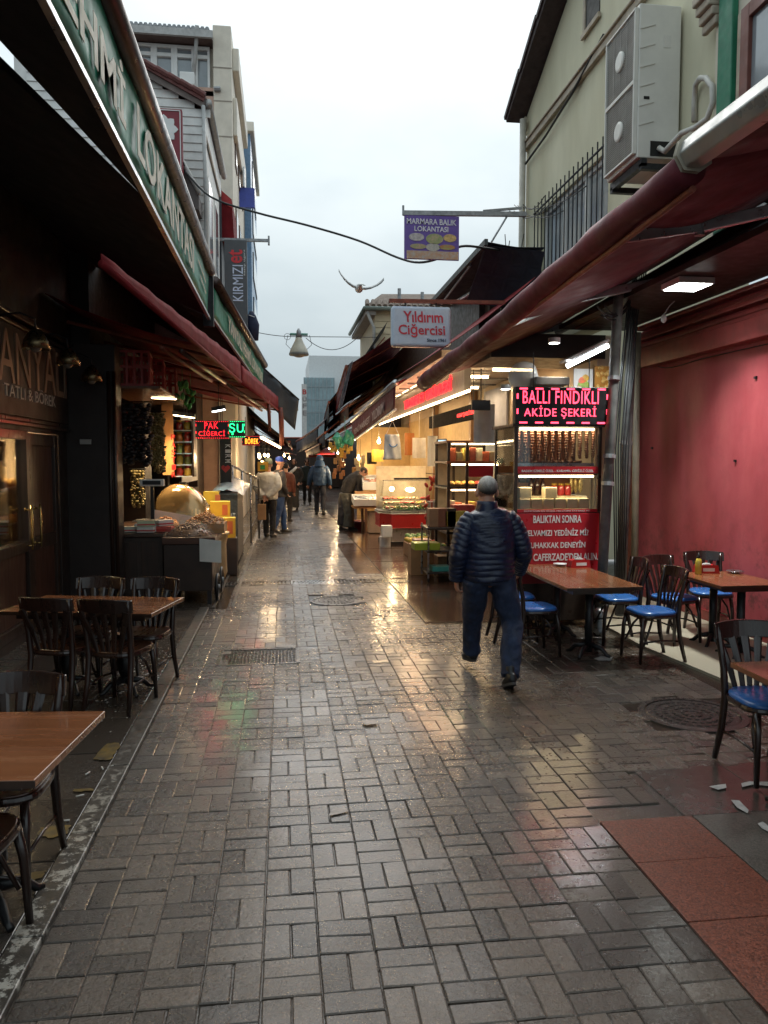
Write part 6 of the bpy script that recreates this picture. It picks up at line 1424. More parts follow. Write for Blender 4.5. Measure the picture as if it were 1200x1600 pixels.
# tower
t = thing('office_tower', 'grey office block with blue green glass front at street end', 'building', (4.5, 72, 0))
q = lambda x, y: PY(x, y, 70.0)
xa, xm, xb = q(475, 600).x, q(522, 600).x, q(600, 600).x
MB().box(q(480, 0).x, 71, 0, xb, 82, q(480, 553).z).build('concrete', mat('concrete_pale', (.66, .67, .67), rough=.8, var=.06), t)
zg = q(480, 590).z
MB().box(xa, 69.9, 0, xm, 70.9, zg).build('curtain_wall', mat('curtain_glass', (.24, .34, .37), rough=.25, var=.3, scale=.8, coat=.4), t)  # glass colour lightened to stand for distance haze
for i in range(9): x = xa + (xm - xa) * i / 8; MB().box(x - .04, 69.82, 0, x + .04, 69.9, zg).build('mullion', mat('mullion_grey', (.26, .31, .33), rough=.4), t)
for i in range(8): z = zg * i / 8 + .3; MB().box(xa, 69.84, z, xm, 69.88, z + .07).build('transom', mat('mullion_grey', (.26, .31, .33)), t)
lettering('HOTEL', (q(466, 640).x, 66, q(466, 640).z), ZP, -XP, 0.01, 0.01, M_red_plastic, t) if False else None
t = thing('vertical_hotel_sign', 'thin vertical sign with red and grey letters before the office block', 'sign', (1.5, 66, 3))
q = lambda x, y: PY(x, y, 66.0)
MB().box(q(467, 0).x, 66, 2.5, q(475, 0).x, 66.2, q(470, 600).z).build('board', mat('board_pale', (.5, .48, .46), rough=.5), t)
for i, ch_ in enumerate('BÜFE'):
    z0 = q(470, 616 + i * 11).z; lettering(ch_, (q(468.5, 0).x, 65.99, z0), XP, ZP, .33, .42, M_red_plastic if i == 0 else mat('letter_grey', (.2, .17, .17)), t, .02)

# ---------------- overhead: cable, street lamp, gull
P0, P1 = PY(290, 268, 12.6), PY(640, 408, 10.9)
c_ = thing('overhead_cable', 'thick black cable sagging across the street', 'cable', tuple(P0))
k_ = [(290, 268, 13), (330, 308, 12.8), (400, 332, 12.6), (480, 352, 12.3), (560, 376, 12), (620, 402, 11.6), (655, 410, 11.2), (690, 402, 10.9), (720, 385, 10.8), (760, 388, 10.9), (800, 395, 12)]
MB().tube(smoothp([PY(*k) for k in k_]), .018, 6).build('cable', M_cable, c_, smooth=True)
lc = PY(467, 548, 22)
t = thing('street_lamp', 'unlit bell shaped street lamp hanging on wires over street', 'lamp', tuple(lc))
z = PY(467, 527, 22).z
MB().lathe([(.09, .36), (.10, .30), (.16, .18), (.24, .02), (.265, -.06), (.265, -.12), (.23, -.10), (.08, .2)], lc, 20).build('shade', mat('lamp_cream', (.50, .47, .38), rough=.4, var=.15), t, smooth=True)
MB().lathe([(.27, -.06), (.28, -.1), (.27, -.13)], lc, 20, cap=False).build('rim', mat('lamp_rim', (.22, .22, .2), rough=.4), t, smooth=True)
MB().ell(lc + Vector((0, 0, -.1)), (.19, .19, .09)).build('glass_bowl', mat('lamp_bowl', (.45, .44, .38), rough=.15), t, smooth=True)
MB().lathe([(.09, .36), (.06, .55), (.02, .62)], lc, 12).build('neck', M_galv, t, smooth=True)
MB().cyl((lc.x - .25, lc.y, z + .08), (lc.x + .25, lc.y, z + .08), .04, n=8).build('junction_bar', mat('verdigris', (.12, .28, .24), rough=.6), t)
for s in (-1, 1): MB().tube([(lc.x + s * .3, lc.y, z + .06), (lc.x + s * .36, lc.y, z - .2), (lc.x + s * .16, lc.y, z - .4)], .008, 5).build('stay', M_dark_metal, t)
t = thing('overhead_wire', 'thin wire across street carrying the hanging lamp', 'wire', (lc.x, lc.y, z))
for pa, pb, sg in (((388, 516, 22), (467, 526, 22), .05), ((467, 526, 22), (590, 527, 22), .0), ((478, 528, 22), (560, 526, 22), .35)): MB().tube(hang(PY(*pa), PY(*pb), sg), .010, 5).build('wire', M_cable, t)
MB().tube(arc(PY(449, 526, 22), .09, 0, 6.28, 10), .006, 4).build('wire_loop', M_cable, t)
g = PY(561, 451, 14)
t = thing('seagull', 'white seagull gliding with spread wings against the grey sky', 'seagull', tuple(g))
M_gull = mat('gull_grey', (.42, .43, .43), rough=.8, var=.15, scale=20); M_gullw = mat('gull_white', (.75, .75, .73), rough=.8, var=.08)
bd = MB(); bd.tube([g + Vector((0, -.20, .03)), g + Vector((0, -.12, .01)), g + Vector((0, .02, 0)), g + Vector((0, .14, .02)), g + Vector((0, .2, .05)), g + Vector((0, .25, .045))], [.015, .05, .075, .055, .04, .015], 10)
def wing(pts):
    n = len(pts); top = []; 
    for i, (px, py) in enumerate(pts):
        p = PY(px, py, 14); ch = [.20, .23, .20, .15, .08, .02][i]; sw = [0, .05, .06, 0, -.06, -.12][i]
        top.append((p + Vector((0, ch * .5 + sw, 0)), p + Vector((0, sw, .03)), p + Vector((0, -ch * .5 + sw, -.03)), p + Vector((0, sw, -.012))))
    v = [x for r in top for x in r]; f = [(i * 4 + j, i * 4 + (j + 1) % 4, i * 4 + 4 + (j + 1) % 4, i * 4 + 4 + j) for i in range(n - 1) for j in range(4)] + [(3, 2, 1, 0), tuple((n - 1) * 4 + j for j in range(4))]
    bd.slot(1).add(v, f); bd.slot(0)
wing([(560, 450), (552, 446), (545, 441), (538, 436), (532, 430), (528.5, 425)]); wing([(562, 451), (572, 450), (581, 448.5), (589, 446), (595, 442), (598.5, 438.5)])
bd.slot(0); bd.add([g + Vector((-.02, -.18, .03)), g + Vector((.02, -.18, .03)), g + Vector((.09, -.34, -.02)), g + Vector((0, -.37, -.02)), g + Vector((-.09, -.34, -.02)), g + Vector((0, -.25, .05))], [(0, 1, 5), (1, 2, 5), (2, 3, 5), (3, 4, 5), (4, 0, 5), (0, 4, 3, 2, 1)])
bd.build('body', [M_gullw, M_gull], t, smooth=True)
MB().tube([g + Vector((0, .245, .045)), g + Vector((0, .29, .035))], [.012, .003], 6).build('beak', M_yellow, t)
# ================================================================== STALLS ON THE RIGHT
M_caseframe = mat('case_frame_dark', (.045, .03, .022), rough=.35, metal=.3, var=.2)
M_sucuk = mat('walnut_string', (.10, .028, .012), rough=.35, var=.5, scale=40, coat=.4)
M_halva = mat('halva_block', (.60, .52, .36), rough=.6, var=.12, scale=14)
M_redpanel = mat('stall_red_panel', (.38, .012, .02), rough=.35, var=.06)
M_lettw = mat('letter_white', (.66, .64, .62), rough=.5)
def candy_cart():
    Y0, Y1 = 7.50, 8.25
    xl, xr = PY(805, 700, Y0).x, PY(941, 700, Y0).x
    zz = lambda py: PY(870, py, Y0).z
    t = thing('candy_stall', 'red candy stall with glass case of hanging walnut strings', 'stall', ((xl + xr) / 2, Y0, 0))
    MB().box(xl - .02, Y0 + .012, .06, xr, Y1, zz(800)).build('cabinet', M_caseframe, t, bevel=.006)
    pn = MB().box(xl - .02, Y0 - .004, .45, xr - .02, Y0 + .010, zz(802)).build('front_panel', M_redpanel, t, bevel=.003)
    lines = ['BALIKTAN SONRA', 'HELVAMIZI YEDİNİZ Mİ?', 'MUHAKKAK DENEYİN', "DAYI CAFERZADE'DEN ALIN."]
    ext = [(833, 908, 817), (818, 919, 837), (822, 914, 856), (808, 934, 876)]
    for s, (a, b_, py) in zip(lines, ext):
        xa, xb = PY(a, py, Y0).x, PY(b_, py, Y0).x; lettering(s, (xa, Y0 - .006, PY(870, py + 0, Y0).z), XP, ZP, xb - xa, .078, M_lettw, pn, .002, bold=True)
    for i in range(4): MB().cyl(((xl + .05) if i % 2 else (xr - .06), Y0 + .1 if i < 2 else Y1 - .1, 0.0), ((xl + .05) if i % 2 else (xr - .06), Y0 + .1 if i < 2 else Y1 - .1, .07), .035).build('foot', M_black, t)
    z0, z1, z2, z3 = zz(800), zz(741), zz(729), zz(667)
    b = MB()
    for x in (xl + .012, xr - .02):
        for y in (Y0 + .02, Y1 - .02): b.box(x - .018, y - .018, z0 + .001, x + .018, y + .018, z3)
    b.build('posts', M_caseframe, t) if False else None
    for x in (xl + .012, xr - .02):
        for y in (Y0 + .02, Y1 - .02): MB().box(x - .018, y - .018, z0 + .001, x + .018, y + .018, z3).build('post', M_caseframe, t, bevel=.003)
    st = MB().box(xl + .03, Y0 + .0, z0 - .003, xr - .04, Y0 + .02, z0 + .028).build('lower_band', M_redpanel, t)
    lettering('DÜNYANIN EN GÜZEL HELVASINI TATTINIZ MI?', (xl + .10, Y0 - .002, z0 + .004), XP, ZP, xr - xl - .22, .018, M_lettw, st, .001, bold=False)
    st = MB().box(xl + .03, Y0 + .0, z1 + .008, xr - .04, Y0 + .02, z2).build('upper_band', M_redpanel, t)
    lettering('BADEM EZMELİ ÖZEL - KARAMEL CEVİZLİ ÖZEL', (xl + .07, Y0 - .002, z1 + .022), XP, ZP, xr - xl - .16, .032, M_lettw, st, .001)
    MB().box(xl + .03, Y0 + .03, z1 - .01, xr - .04, Y1 - .03, z1 + .006).build('shelf', M_caseframe, t)
    MB().box(xl - .03, Y0 - .02, z3, xr + .02, Y1 + .02, z3 + .03).build('roof', M_caseframe, t, bevel=.004)
    for za, zb in ((z0 + .03, z1 - .012), (z2 + .002, z3 - .002)):
        MB().box(xl + .031, Y0 + .008, za, xr - .039, Y0 + .013, zb).build('pane', M_glass, t); MB().box(xl + .004, Y0 + .04, za, xl + .009, Y1 - .04, zb).build('pane', M_glass, t)
    for z, w in ((z1 - .022, 5), (z3 - .02, 7)):
        MB().cyl((xl + .06, Y0 + .05, z), (xr - .07, Y0 + .05, z), .011).build('tube', M_warm_tube, t); lamp('glow', 'AREA', w, ((xl + xr) / 2, Y0 + .06, z - .02), t, (1, .68, .36), .8, .06)
    MB().box(xl + .03, Y1 - .03, z0, xr - .03, Y1 - .015, z3).build('back', mat('case_back_warm', (.34, .16, .07), rough=.5), t)
    MB().box(xl + .05, Y0 + .05, z2 + .004, xr - .06, Y0 + .3, z2 + .035).build('tray', M_steel, t)
    # walnut strings
    n = 34
    for i in range(n):
        x = xl + .05 + (xr - xl - .12) * i / (n - 1); b = MB(); y = Y0 + .07 + .05 * (i % 3); zb = z2 + .05 + (.0 if i < n * .7 else .03) + rng.uniform(0, .03)
        m_ = 11
        for k in range(m_): z = z3 - .03 - (z3 - .03 - zb) * (k + .5) / m_; b.ell((x + rng.uniform(-.004, .004), y, z), (.019, .017, (z3 - zb) / m_ * .62), 6, 5)
        b.build('walnut_string', M_sucuk, t, smooth=True)
    for k in range(9): MB().tube([(xl + .08 + k * .07, Y0 + .07, z2 + .045), (xl + .17 + k * .07, Y0 + .09, z2 + .05)], .014, 8).build('walnut_stick', M_sucuk, t, smooth=True)
    # halva blocks, jars, cartons on the shelf
    for k in range(6):
        x = xl + .07 + k * .125; MB().box(x, Y0 + .05, z0 + .03, x + .115, Y0 + .18, z0 + .135).build('halva_block', M_halva, t, bevel=.008)
    for k, dx in enumerate((.07, .34)):
        x = xl + dx; MB().box(x, Y0 + .06, z0 + .137, x + .13, Y0 + .18, z0 + .25).build('halva_block', M_halva, t, bevel=.008)
    for k in range(3):
        x = xl + .55 + k * .075
        j = MB().lathe([(.034, 0), (.036, .02), (.036, .09), (.028, .11)], (x, Y0 + .38, z0 + .15 + .0), 12).build('jar', mat('jar_rose', (.35, .03, .03), rough=.15, coat=.5), t, smooth=True); MB().lathe([(.03, .111), (.03, .13)], (x, Y0 + .38, z0 + .15), 12).build('lid', M_yellow, j)
    MB().box(xl + .03, Y0 + .3, z0 + .001, xr - .03, Y1 - .04, z0 + .148).build('step', M_halva, t)
    for k in range(3): MB().box(xl + .26 + k * .08, Y1 - .10, z0 + .28, xl + .32 + k * .08, Y1 - .05, z0 + .42).build('photo_card', M_black, t)
    for k in range(3): MB().lathe([(.03, 0), (.03, .12), (.015, .16), (.015, .19)], (xl + .30 + k * .065, Y0 + .4, z0 + .15), 10).build('bottle', mat('bottle_dark', (.03, .012, .01), rough=.15, coat=.5), t, smooth=True)
    for k in range(3):
        x = xl + .80 + k * .05; MB().ell((x - .03, Y0 + .45, z0 + .27), (.03, .02, .1), 8, 6).build('packet', mat('packet_gold', (.5, .38, .15), rough=.3, metal=.4, var=.4, scale=30), t, smooth=True)
    MB().box(xl + .42, Y0 + .40, z0 + .34, xl + .60, Y0 + .41, z0 + .42).build('price_card', M_redpanel, t)
    # LED board on top
    led_board(806, 604, 951, 664, Y0 - .03, [('BALLI FINDIKLI', .075, .885), ('AKİDE ŞEKERİ', .09, .86)], light_mat('led_pink_red', (1, .05, .10), 3.2), 'red LED board reading BALLI FINDIKLI AKİDE ŞEKERİ', watts=1.6, depth=.10)
    return xl, xr, z3
xl, xr, z3 = candy_cart()
# things above and behind the candy stall
p = PY(857, 600, 7.75)
tag(MB().box(p.x - .18, 7.62, p.z - .02, p.x + .18, 7.9, p.z + .06).build('carton', mat('carton_grey', (.35, .35, .34), rough=.7), None, bevel=.006), 'pale grey carton lying on top of the LED board', 'box')
p = PY(818, 588, 7.9); b = MB(); b.ell(p, (.16, .12, .16), 14, 10)
b.v = [tuple(Vector(v) + Vector((1, 1, 1)) * .03 * mnoise.noise(Vector(v) * 9)) for v in b.v]
tag(b.build('plastic_bag', M_bag, None, smooth=True), 'white plastic bag stuffed above the candy stall', 'bag')
a, c = PY(886, 572, 7.9), PY(950, 540, 7.9)
t = thing('fluorescent_fitting', 'bright white fluorescent fitting sloping above the candy stall', 'lamp', tuple((a + c) / 2))
MB().bar(a + Vector((0, .1, .06)), c + Vector((0, .1, .06)), .26, .03).build('reflector', M_white, t, bevel=.004); MB().cyl(a, c, .024).build('tube', M_white_tube, t)
lamp('glow', 'AREA', 8, (a + c) / 2 + Vector((0, -.03, -.05)), t, (.85, .95, 1), .5, .08)
a, c = PY(897, 576, 8.35), PY(926, 612, 8.35)
t = thing('food_poster', 'pale poster with picture of sweets behind the LED board', 'poster', (a.x, 8.35, c.z)); MB().box(a.x, 8.35, c.z - .1, c.x, 8.37, a.z).build('sheet', mat('poster_white', (.55, .52, .48), rough=.4), t)
for k, (dx, dz, r_, cc) in enumerate([(.5, .25, .07, (.25, .32, .05)), (.45, .45, .05, (.6, .12, .04)), (.6, .6, .04, (.55, .3, .04)), (.4, .12, .06, (.5, .3, .2))]): MB().ell((a.x + (c.x - a.x) * dx, 8.345, c.z + (a.z - c.z) * dz), (r_, .004, r_), 10, 6).build('sweet_print', mat('sweet_%d' % k, cc, rough=.5, var=.3, scale=25), t)
a, c = PY(930, 572, 8.35), PY(958, 612, 8.35)
t = thing('food_poster', 'golden nut picture poster next to grey drainpipe', 'poster', (a.x, 8.35, c.z)); MB().box(a.x, 8.35, c.z - .1, c.x, 8.37, a.z).build('sheet', mat('poster_nuts', (.42, .18, .03), rough=.4), t)
for k in range(26): MB().ell((a.x + rng.uniform(.02, c.x - a.x - .02), 8.347, c.z + rng.uniform(-.06, a.z - c.z)), (.022, .006, .022), 8, 5).build('nut_print', mat('nut_gold', (.62, .36, .10), rough=.3), t, smooth=True)
for (px, py, y, lb) in [(866, 536, 7.6, 'round white spot lamp above the LED board'), (790, 608, 8.6, 'warm spot lamp beside the white plastic bag')]:
    p = PY(px, py, y); t = thing('spot_lamp', lb, 'lamp', tuple(p))
    MB().cyl(p, p + Vector((0, 0, .05)), .06, n=16).build('body', M_white, t); MB().cyl(p + Vector((0, 0, -.004)), p + Vector((0, 0, -.001)), .05, n=16).build('lens', light_mat('spot_white', (1, .95, .85), 14), t); lamp('glow', 'SPOT', 25, p + Vector((0, 0, -.03)), t, (1, .9, .75), .05)

# ---------------- snack case and shelves
def snack_case():
    Y0, Y1 = 11.0, 11.9; q = lambda x, y: PY(x, y, Y0)
    xl, xr = q(701, 700).x, q(781, 700).x; Z = lambda py: q(740, py).z
    t = thing('snack_case', 'tall wooden snack case with lit shelves and glass front', 'display case', ((xl + xr) / 2, Y0, 0))
    W_ = wood('case_orange', (.20, .06, .02), (.34, .12, .04), axis='X')
    for x in (xl, xl + (xr - xl) * .36, xr):
        for y in (Y0, Y1): MB().box(x - .02, y - .02, .05, x + .02, y + .02, Z(689)).build('post', M_caseframe, t, bevel=.003)
    for i, py in enumerate((690, 722, 762, 800, 832)):
        MB().box(xl - .03, Y0 - .03, Z(py) - .02, xr + .03, Y1 + .03, Z(py) + .015).build('shelf', W_ if i < 2 else M_caseframe, t, bevel=.003)
        if i < 4:
            MB().cyl((xl + .05, Y0 + .03, Z(py) - .035), (xr - .05, Y0 + .03, Z(py) - .035), .010).build('tube', M_warm_tube, t); lamp('glow', 'AREA', 4, ((xl + xr) / 2, Y0 + .05, Z(py) - .05), t, (1, .68, .36), .7, .06)
    MB().box(xl, Y1 - .01, .4, xr, Y1 + .0, Z(692)).build('back', mat('case_back_pale', (.5, .4, .26), rough=.5), t)
    MB().box(xl - .02, Y0 - .008, Z(720), xr, Y0 - .003, Z(692)).build('pane', M_glass, t); MB().box(xl - .02, Y0 - .008, Z(760), xr, Y0 - .003, Z(724)).build('pane', M_glass, t)
    cols = [(.55, .5, .38), (.5, .12, .06), (.30, .26, .15), (.55, .42, .1), (.25, .06, .04)]
    k = 0
    for py, h in ((722, .20), (762, .14), (800, .16), (832, .16)):
        n = 7
        for i in range(n):
            x = xl + .03 + (xr - xl - .06) * i / n; w = (xr - xl - .06) / n * .85; hh = h * rng.uniform(.6, 1); k += 1
            if py == 762: MB().ell((x + w / 2, Y0 + .15, Z(py) + .05), (w * .7, .12, .05), 10, 6).build('pastry', [M_cake, mat('red_sweet', (.4, .04, .03), rough=.4)][i > 3], t, smooth=True)
            else: MB().box(x, Y0 + .05, Z(py) + .016, x + w, Y0 + .25, Z(py) + .016 + hh).build('packet', mat('packet_%d' % (k % 5), cols[k % 5], rough=.4, var=.2, scale=18), t, bevel=.004)
    MB().box(xl + .30, Y0 - .012, Z(745), xr - .1, Y0 - .009, Z(728)).build('red_card', M_redpanel, t)
    return t
snack_case()
# low shelves before the snack case, wire racks, cartons
def stack(label, px, py, y, w, d, h, m, name='carton', cat='box', group=None, zb=None):
    p = PY(px, py, y); z = p.z if zb is None else zb
    o = MB().box(p.x - w / 2, y, z, p.x + w / 2, y + d, z + h).build(name, m, None, bevel=.006); return tag(o, label, cat, group)
p = PY(690, 905, 10.5)
t = thing('tiered_shelf', 'low dark tiered shelf on castors beside the snack case', 'shelf', (2.25, 10.6, 0))
for z in (.12, .42, .74): MB().box(1.98, 10.45, z, 2.5, 11.0, z + .03).build('shelf', M_caseframe, t, bevel=.004)
for x in (2.0, 2.48):
    for y in (10.47, 10.98): MB().cyl((x, y, .05), (x, y, .8), .014, n=8).build('post', M_steel, t)
for x in (2.0, 2.48): MB().ell((x, 10.47, .035), (.02, .03, .035)).build('castor', M_black, t)
stack('yellow green box of sweets on the tiered shelf', 668, 850, 10.5, .36, .3, .10, mat('box_lime', (.35, .40, .03), rough=.4), zb=.452)
stack('teal tray on the lowest tiered shelf', 690, 878, 10.48, .26, .25, .07, mat('box_teal', (.04, .26, .22), rough=.4), zb=.152)
stack('cream carton on the lowest tiered shelf', 678, 872, 10.52, .2, .2, .14, M_halva, zb=.152) if False else None
stack('brown carton standing before the tiered shelf', 660, 880, 11.15, .34, .3, .46, M_cardboard, zb=0.0)
stack('red printed carton lying on the brown carton', 661, 850, 11.18, .26, .22, .07, mat('box_red_print', (.45, .12, .1), rough=.5, color2=(.6, .5, .45), scale=20), zb=.462)
for i in range(3): stack(['tan packet stack at the top of tiered shelf', 'brown gift box beside the tan packets', 'dark gift box at the end of tiered shelf'][i], 678 + i * 14, 800, 10.55, .13, .2, .26, [mat('gift_tan', (.34, .18, .09), rough=.4), mat('gift_brown', (.22, .08, .04), rough=.4), M_caseframe][i], zb=.772)
for i, (px, y, w, h, cc, lb) in enumerate([(712, 10.55, .3, .22, (.45, .33, .05), 'yellow snack box row beside the walking man'), (726, 10.6, .3, .3, (.4, .05, .04), 'red snack box behind the walking man'), (700, 11.0, .3, .3, (.34, .2, .1), 'brown snack box against the snack case')]):
    stack(lb, px, 800, y, w, .28, h, mat('snack_box_%d' % i, cc, rough=.4, var=.3, scale=24), zb=.775 if i < 2 else 0.0)
tag(MB().box(2.52, 10.45, 0, 3.2, 10.98, .772).build('counter', M_caseframe, None, bevel=.006), 'low dark counter joining tiered shelf and candy stall', 'counter')
for i in range(9):
    x, y = 3.15 + .3 * (i % 2), 19.6 + i * .72; cc = [(.5, .22, .04), (.45, .36, .05), (.35, .06, .03), (.2, .28, .05)][i % 4]
    t = thing('produce_crate', ['crate of oranges', 'crate of lemons', 'crate of red peppers', 'crate of green peppers'][i % 4] + [' nearest the fishmonger', ' second along the ochre wall', ' third along the ochre wall', ' before the ochre wall middle', ' past the ochre wall middle', ' below the far bulb', ' beside the far bulb', ' near the far blocks', ' at the far wall end'][i], 'crate', (x, y, .0))
    MB().box(x - .3, y - .3, 0, x + .3, y + .3, .78 + .12 * (i % 3)).build('crate', M_cardboard, t, bevel=.01)
    for k in range(12): MB().ell((x - .22 + .15 * (k % 4), y - .2 + .2 * (k // 4), .82 + .12 * (i % 3)), .075, 8, 6).build('fruit', mat('fruit_%d' % (i % 4), cc, rough=.4), t, smooth=True)
for i in range(4):
    x, y = 2.42 + .1 * (i % 2), 12.5 + i * .56; cc = [(.06, .2, .03), (.45, .06, .03), (.5, .38, .06), (.08, .22, .04)][i]
    t = thing('produce_crate', ['low crate of herbs beside the wire rack', 'low crate of tomatoes on the granite slabs', 'low crate of lemons on the granite slabs', 'low crate of greens touching the fridge base'][i], 'crate', (x, y, .0))
    MB().box(x - .24, y - .25, 0, x + .24, y + .25, .24).build('crate', M_cardboard, t, bevel=.01)
    for k in range(20): MB().ell((x - .18 + .09 * (k % 5), y - .18 + .12 * (k // 5), .27 + rng.uniform(-.02, .03)), (.055, .055, .05), 8, 6).build('produce', mat('produce_%d' % i, cc, rough=.4, var=.3, scale=20), t, smooth=True)
def rack(label, px, py, y, cols_):
    p = PY(px, py, y); t = thing('wire_rack', label, 'rack', (p.x, y, .0))
    MB().cyl((p.x, y + .05, 0), (p.x, y + .05, 1.35), .012, n=8).build('pole', M_steel, t); MB().cyl((p.x, y + .05, 0), (p.x, y + .05, .02), .14, n=14).build('foot', M_steel, t)
    for k, z in enumerate((.62, .92)):
        r_ = MB()
        for zz_ in (z, z + .12): r_.tube([(p.x - .2, y - .05, zz_), (p.x + .2, y - .05, zz_), (p.x + .2, y + .15, zz_), (p.x - .2, y + .15, zz_), (p.x - .2, y - .05, zz_)], .006, 5)
        for i in range(9): x = p.x - .2 + .05 * i; r_.cyl((x, y - .05, z), (x, y - .05, z + .12), .004, n=4)
        r_.build('basket', M_white, t)
        for i in range(7): MB().box(p.x - .18 + i * .052, y - .03, z + .005, p.x - .14 + i * .052, y + .1, z + .10 + .05 * rng.random()).build('packet', mat('rack_%d' % ((i + k) % 4), cols_[(i + k) % 4], rough=.4), t)
rack('white wire rack of small packets beside the fish fridge', 690, 800, 12.2, [(.12, .3, .06), (.45, .1, .05), (.4, .3, .2), (.5, .4, .1)])
p = PY(676, 775, 12.6); t = thing('pepper_garland', 'string of dried red peppers hanging beside the wire rack', 'food', tuple(p)); M_pep = mat('dried_pepper', (.38, .03, .015), rough=.35, var=.4, scale=20, coat=.3)
for i in range(46):
    u = rng.random(); x = p.x - .12 + u * .42; z = p.z + .35 - .30 * (1 - (2 * u - .3) ** 2) * .2 - (u < .35) * rng.random() * .75 + rng.uniform(-.05, .05)
    MB().ell((x, 12.6 + rng.uniform(-.05, .05), z), (.03, .03, .05), 7, 5, Matrix.Rotation(rng.uniform(-1, 1), 3, 'Y')).build('pepper', M_pep, t, smooth=True)
MB().tube([(p.x - .12, 12.6, p.z + .38), (p.x + .1, 12.6, p.z + .36), (p.x + .3, 12.6, p.z + .38)], .006, 5).build('cord', M_cable, t)

# ---------------- fish display fridge
def fridge():
    Y = 15.3; q = lambda x, y: PY(x, y, Y)
    xl, xr = q(598, 800).x, q(680, 800).x; Z = lambda py: q(640, py).z
    t = thing('meat_fridge', 'glass display fridge with red band full of meat and parsley', 'fridge', ((xl + xr) / 2, Y, 0))
    yb = Y + 1.1
    def ring(o, z): return [(xl - o, Y + .35, z), (xl + .18 - o * .3, Y - o, z), (xr + o, Y - o, z), (xr + o, yb, z), (xl - o, yb, z)]
    MB().prism(ring(-.08, .06), (0, 0, Z(826) - .06)).build('base', mat('fridge_base', (.40, .36, .32), rough=.35, metal=.3), t, bevel=.006)
    MB().prism(ring(-.04, .0), (0, 0, .058)).build('plinth', M_black, t)
    MB().prism(ring(.02, Z(825)), (0, 0, Z(803) - Z(825))).build('red_band', M_red_plastic, t, bevel=.012)
    MB().prism(ring(.03, Z(803) + .001), (0, 0, .05)).build('rim', M_alu, t, bevel=.008)
    z0, z1 = Z(803) + .052, Z(752)
    P_ = ring(-.02, z0); Q_ = ring(-.07, z1)
    for i in (4, 0, 1): MB().quad(P_[i], P_[(i + 1) % 5], Q_[(i + 1) % 5], Q_[i]).build('pane', M_glass, t)
    MB().prism([Q_[0], Q_[1], Q_[2], (Q_[2][0], Q_[2][1] + .4, z1), (Q_[0][0], Q_[0][1] + .3, z1)], (0, 0, .015)).build('top_shelf', M_glass, t)
    MB().box(xl + .3, Y + .45, z1 + .02, xr, Y + .55, z1 + .06).build('lamp_rail', M_dark_metal, t)
    MB().prism(ring(-.1, z0), (0, 0, .02)).build('bed', M_white, t)
    MB().box(xl + .0, yb - .04, z0, xr, yb, z1 + .3).build('back_tiles', mat('tile_cream', (.6, .52, .38), rough=.3), t)
    cols = [(.45, .14, .10), (.55, .40, .12), (.50, .28, .2), (.55, .45, .3), (.4, .08, .07)]
    for r_ in range(3):
        for i in range(6):
            x = xl + .16 + (xr - xl - .26) * i / 5; y = Y + .18 + r_ * .26; z = z0 + .03 + r_ * .085
            tr = MB().box(x - .085, y - .1, z - .01, x + .085, y + .1, z + .012).build('tray', M_steel, t); b = MB()
            for k in range(7): b.ell((x + rng.uniform(-.06, .06), y + rng.uniform(-.07, .07), z + .03 + rng.uniform(0, .02)), (.035, .045, .022), 7, 5, Matrix.Rotation(rng.uniform(0, 3), 3, 'Z'))
            b.build('meat', mat('meat_%d' % ((r_ * 2 + i) % 5), cols[(r_ * 2 + i) % 5], rough=.3, var=.3, scale=25, coat=.3), t, smooth=True)
    M_pars = mat('parsley', (.03, .14, .02), rough=.5, var=.5, scale=40)
    for i in range(5):
        x = xl + .12 + (xr - xl - .2) * i / 4; b = MB()
        for k in range(60):
            c = Vector((x + rng.gauss(0, .05), Y + .09 + rng.gauss(0, .03) + (.15 if i == 0 else 0), z0 + .03 + abs(rng.gauss(0, .05)))); u = Vector((rng.uniform(-1, 1), rng.uniform(-1, 1), rng.uniform(-.5, 1))).normalized() * .022; w = u.orthogonal().normalized() * .016
            b.add([c - u, c + w, c + u, c - w], [(0, 1, 2, 3)])
        b.build('parsley', M_pars, t)
    for (px, py, s) in ((612, 764, .05), (641, 765, .1)):
        p = PY(px, py, Y + .5); MB().ell(p, (s, .05, .05), 10, 8).build('bulb', M_bulb, t, smooth=True); lamp('glow', 'POINT', 14, p + Vector((0, -.1, .0)), t, (1, .68, .36), .06)
    MB().box(xl + .5, Y + .6, z1 + .06, xl + .53, Y + .63, z1 + .75).build('scale_pole', M_white, t) if False else None
    return t
fridge()
def bulb(px, py, y, label, watts=16, group='bare bulbs over the fish stalls', drop=.9):
    p = PY(px, py, y); t = thing('bulb', label, 'lamp', tuple(p), group=group)
    MB().ell(p, (.045, .045, .055), 12, 8).build('globe', M_bulb, t, smooth=True); MB().cyl(p + Vector((0, 0, .05)), p + Vector((0, 0, .11)), .022).build('socket', M_white, t); MB().cyl(p + Vector((0, 0, .11)), p + Vector((0, 0, .11 + drop)), .005, n=5).build('wire', M_cable_grey, t)
    lamp('glow', 'POINT', watts, p + Vector((0, -.09, -.03)), t, (1, .68, .36), .05)
bulb(597, 753, 17.6, 'bare bulb low over the white fish crates', 30)
bulb(537, 726, 24, 'bare bulb among the hanging yellow goods', 40)
bulb(592, 690, 19, 'bare bulb high behind the hung white bag', 26, drop=.5)
bulb(560, 716, 23.5, 'added bare bulb brightening the ochre wall behind the fishmonger', 45, drop=.6)  # bulb added to brighten the ochre wall
for k in range(4): bulb((496, 528, 452, 444)[k], (716, 708, 716, 712)[k], 33 + 2 * (k % 2), 'added bare bulb giving light under the far awnings', 30, 'added bulbs at the far street end', .4)  # bulbs added to fill the far end with warm light
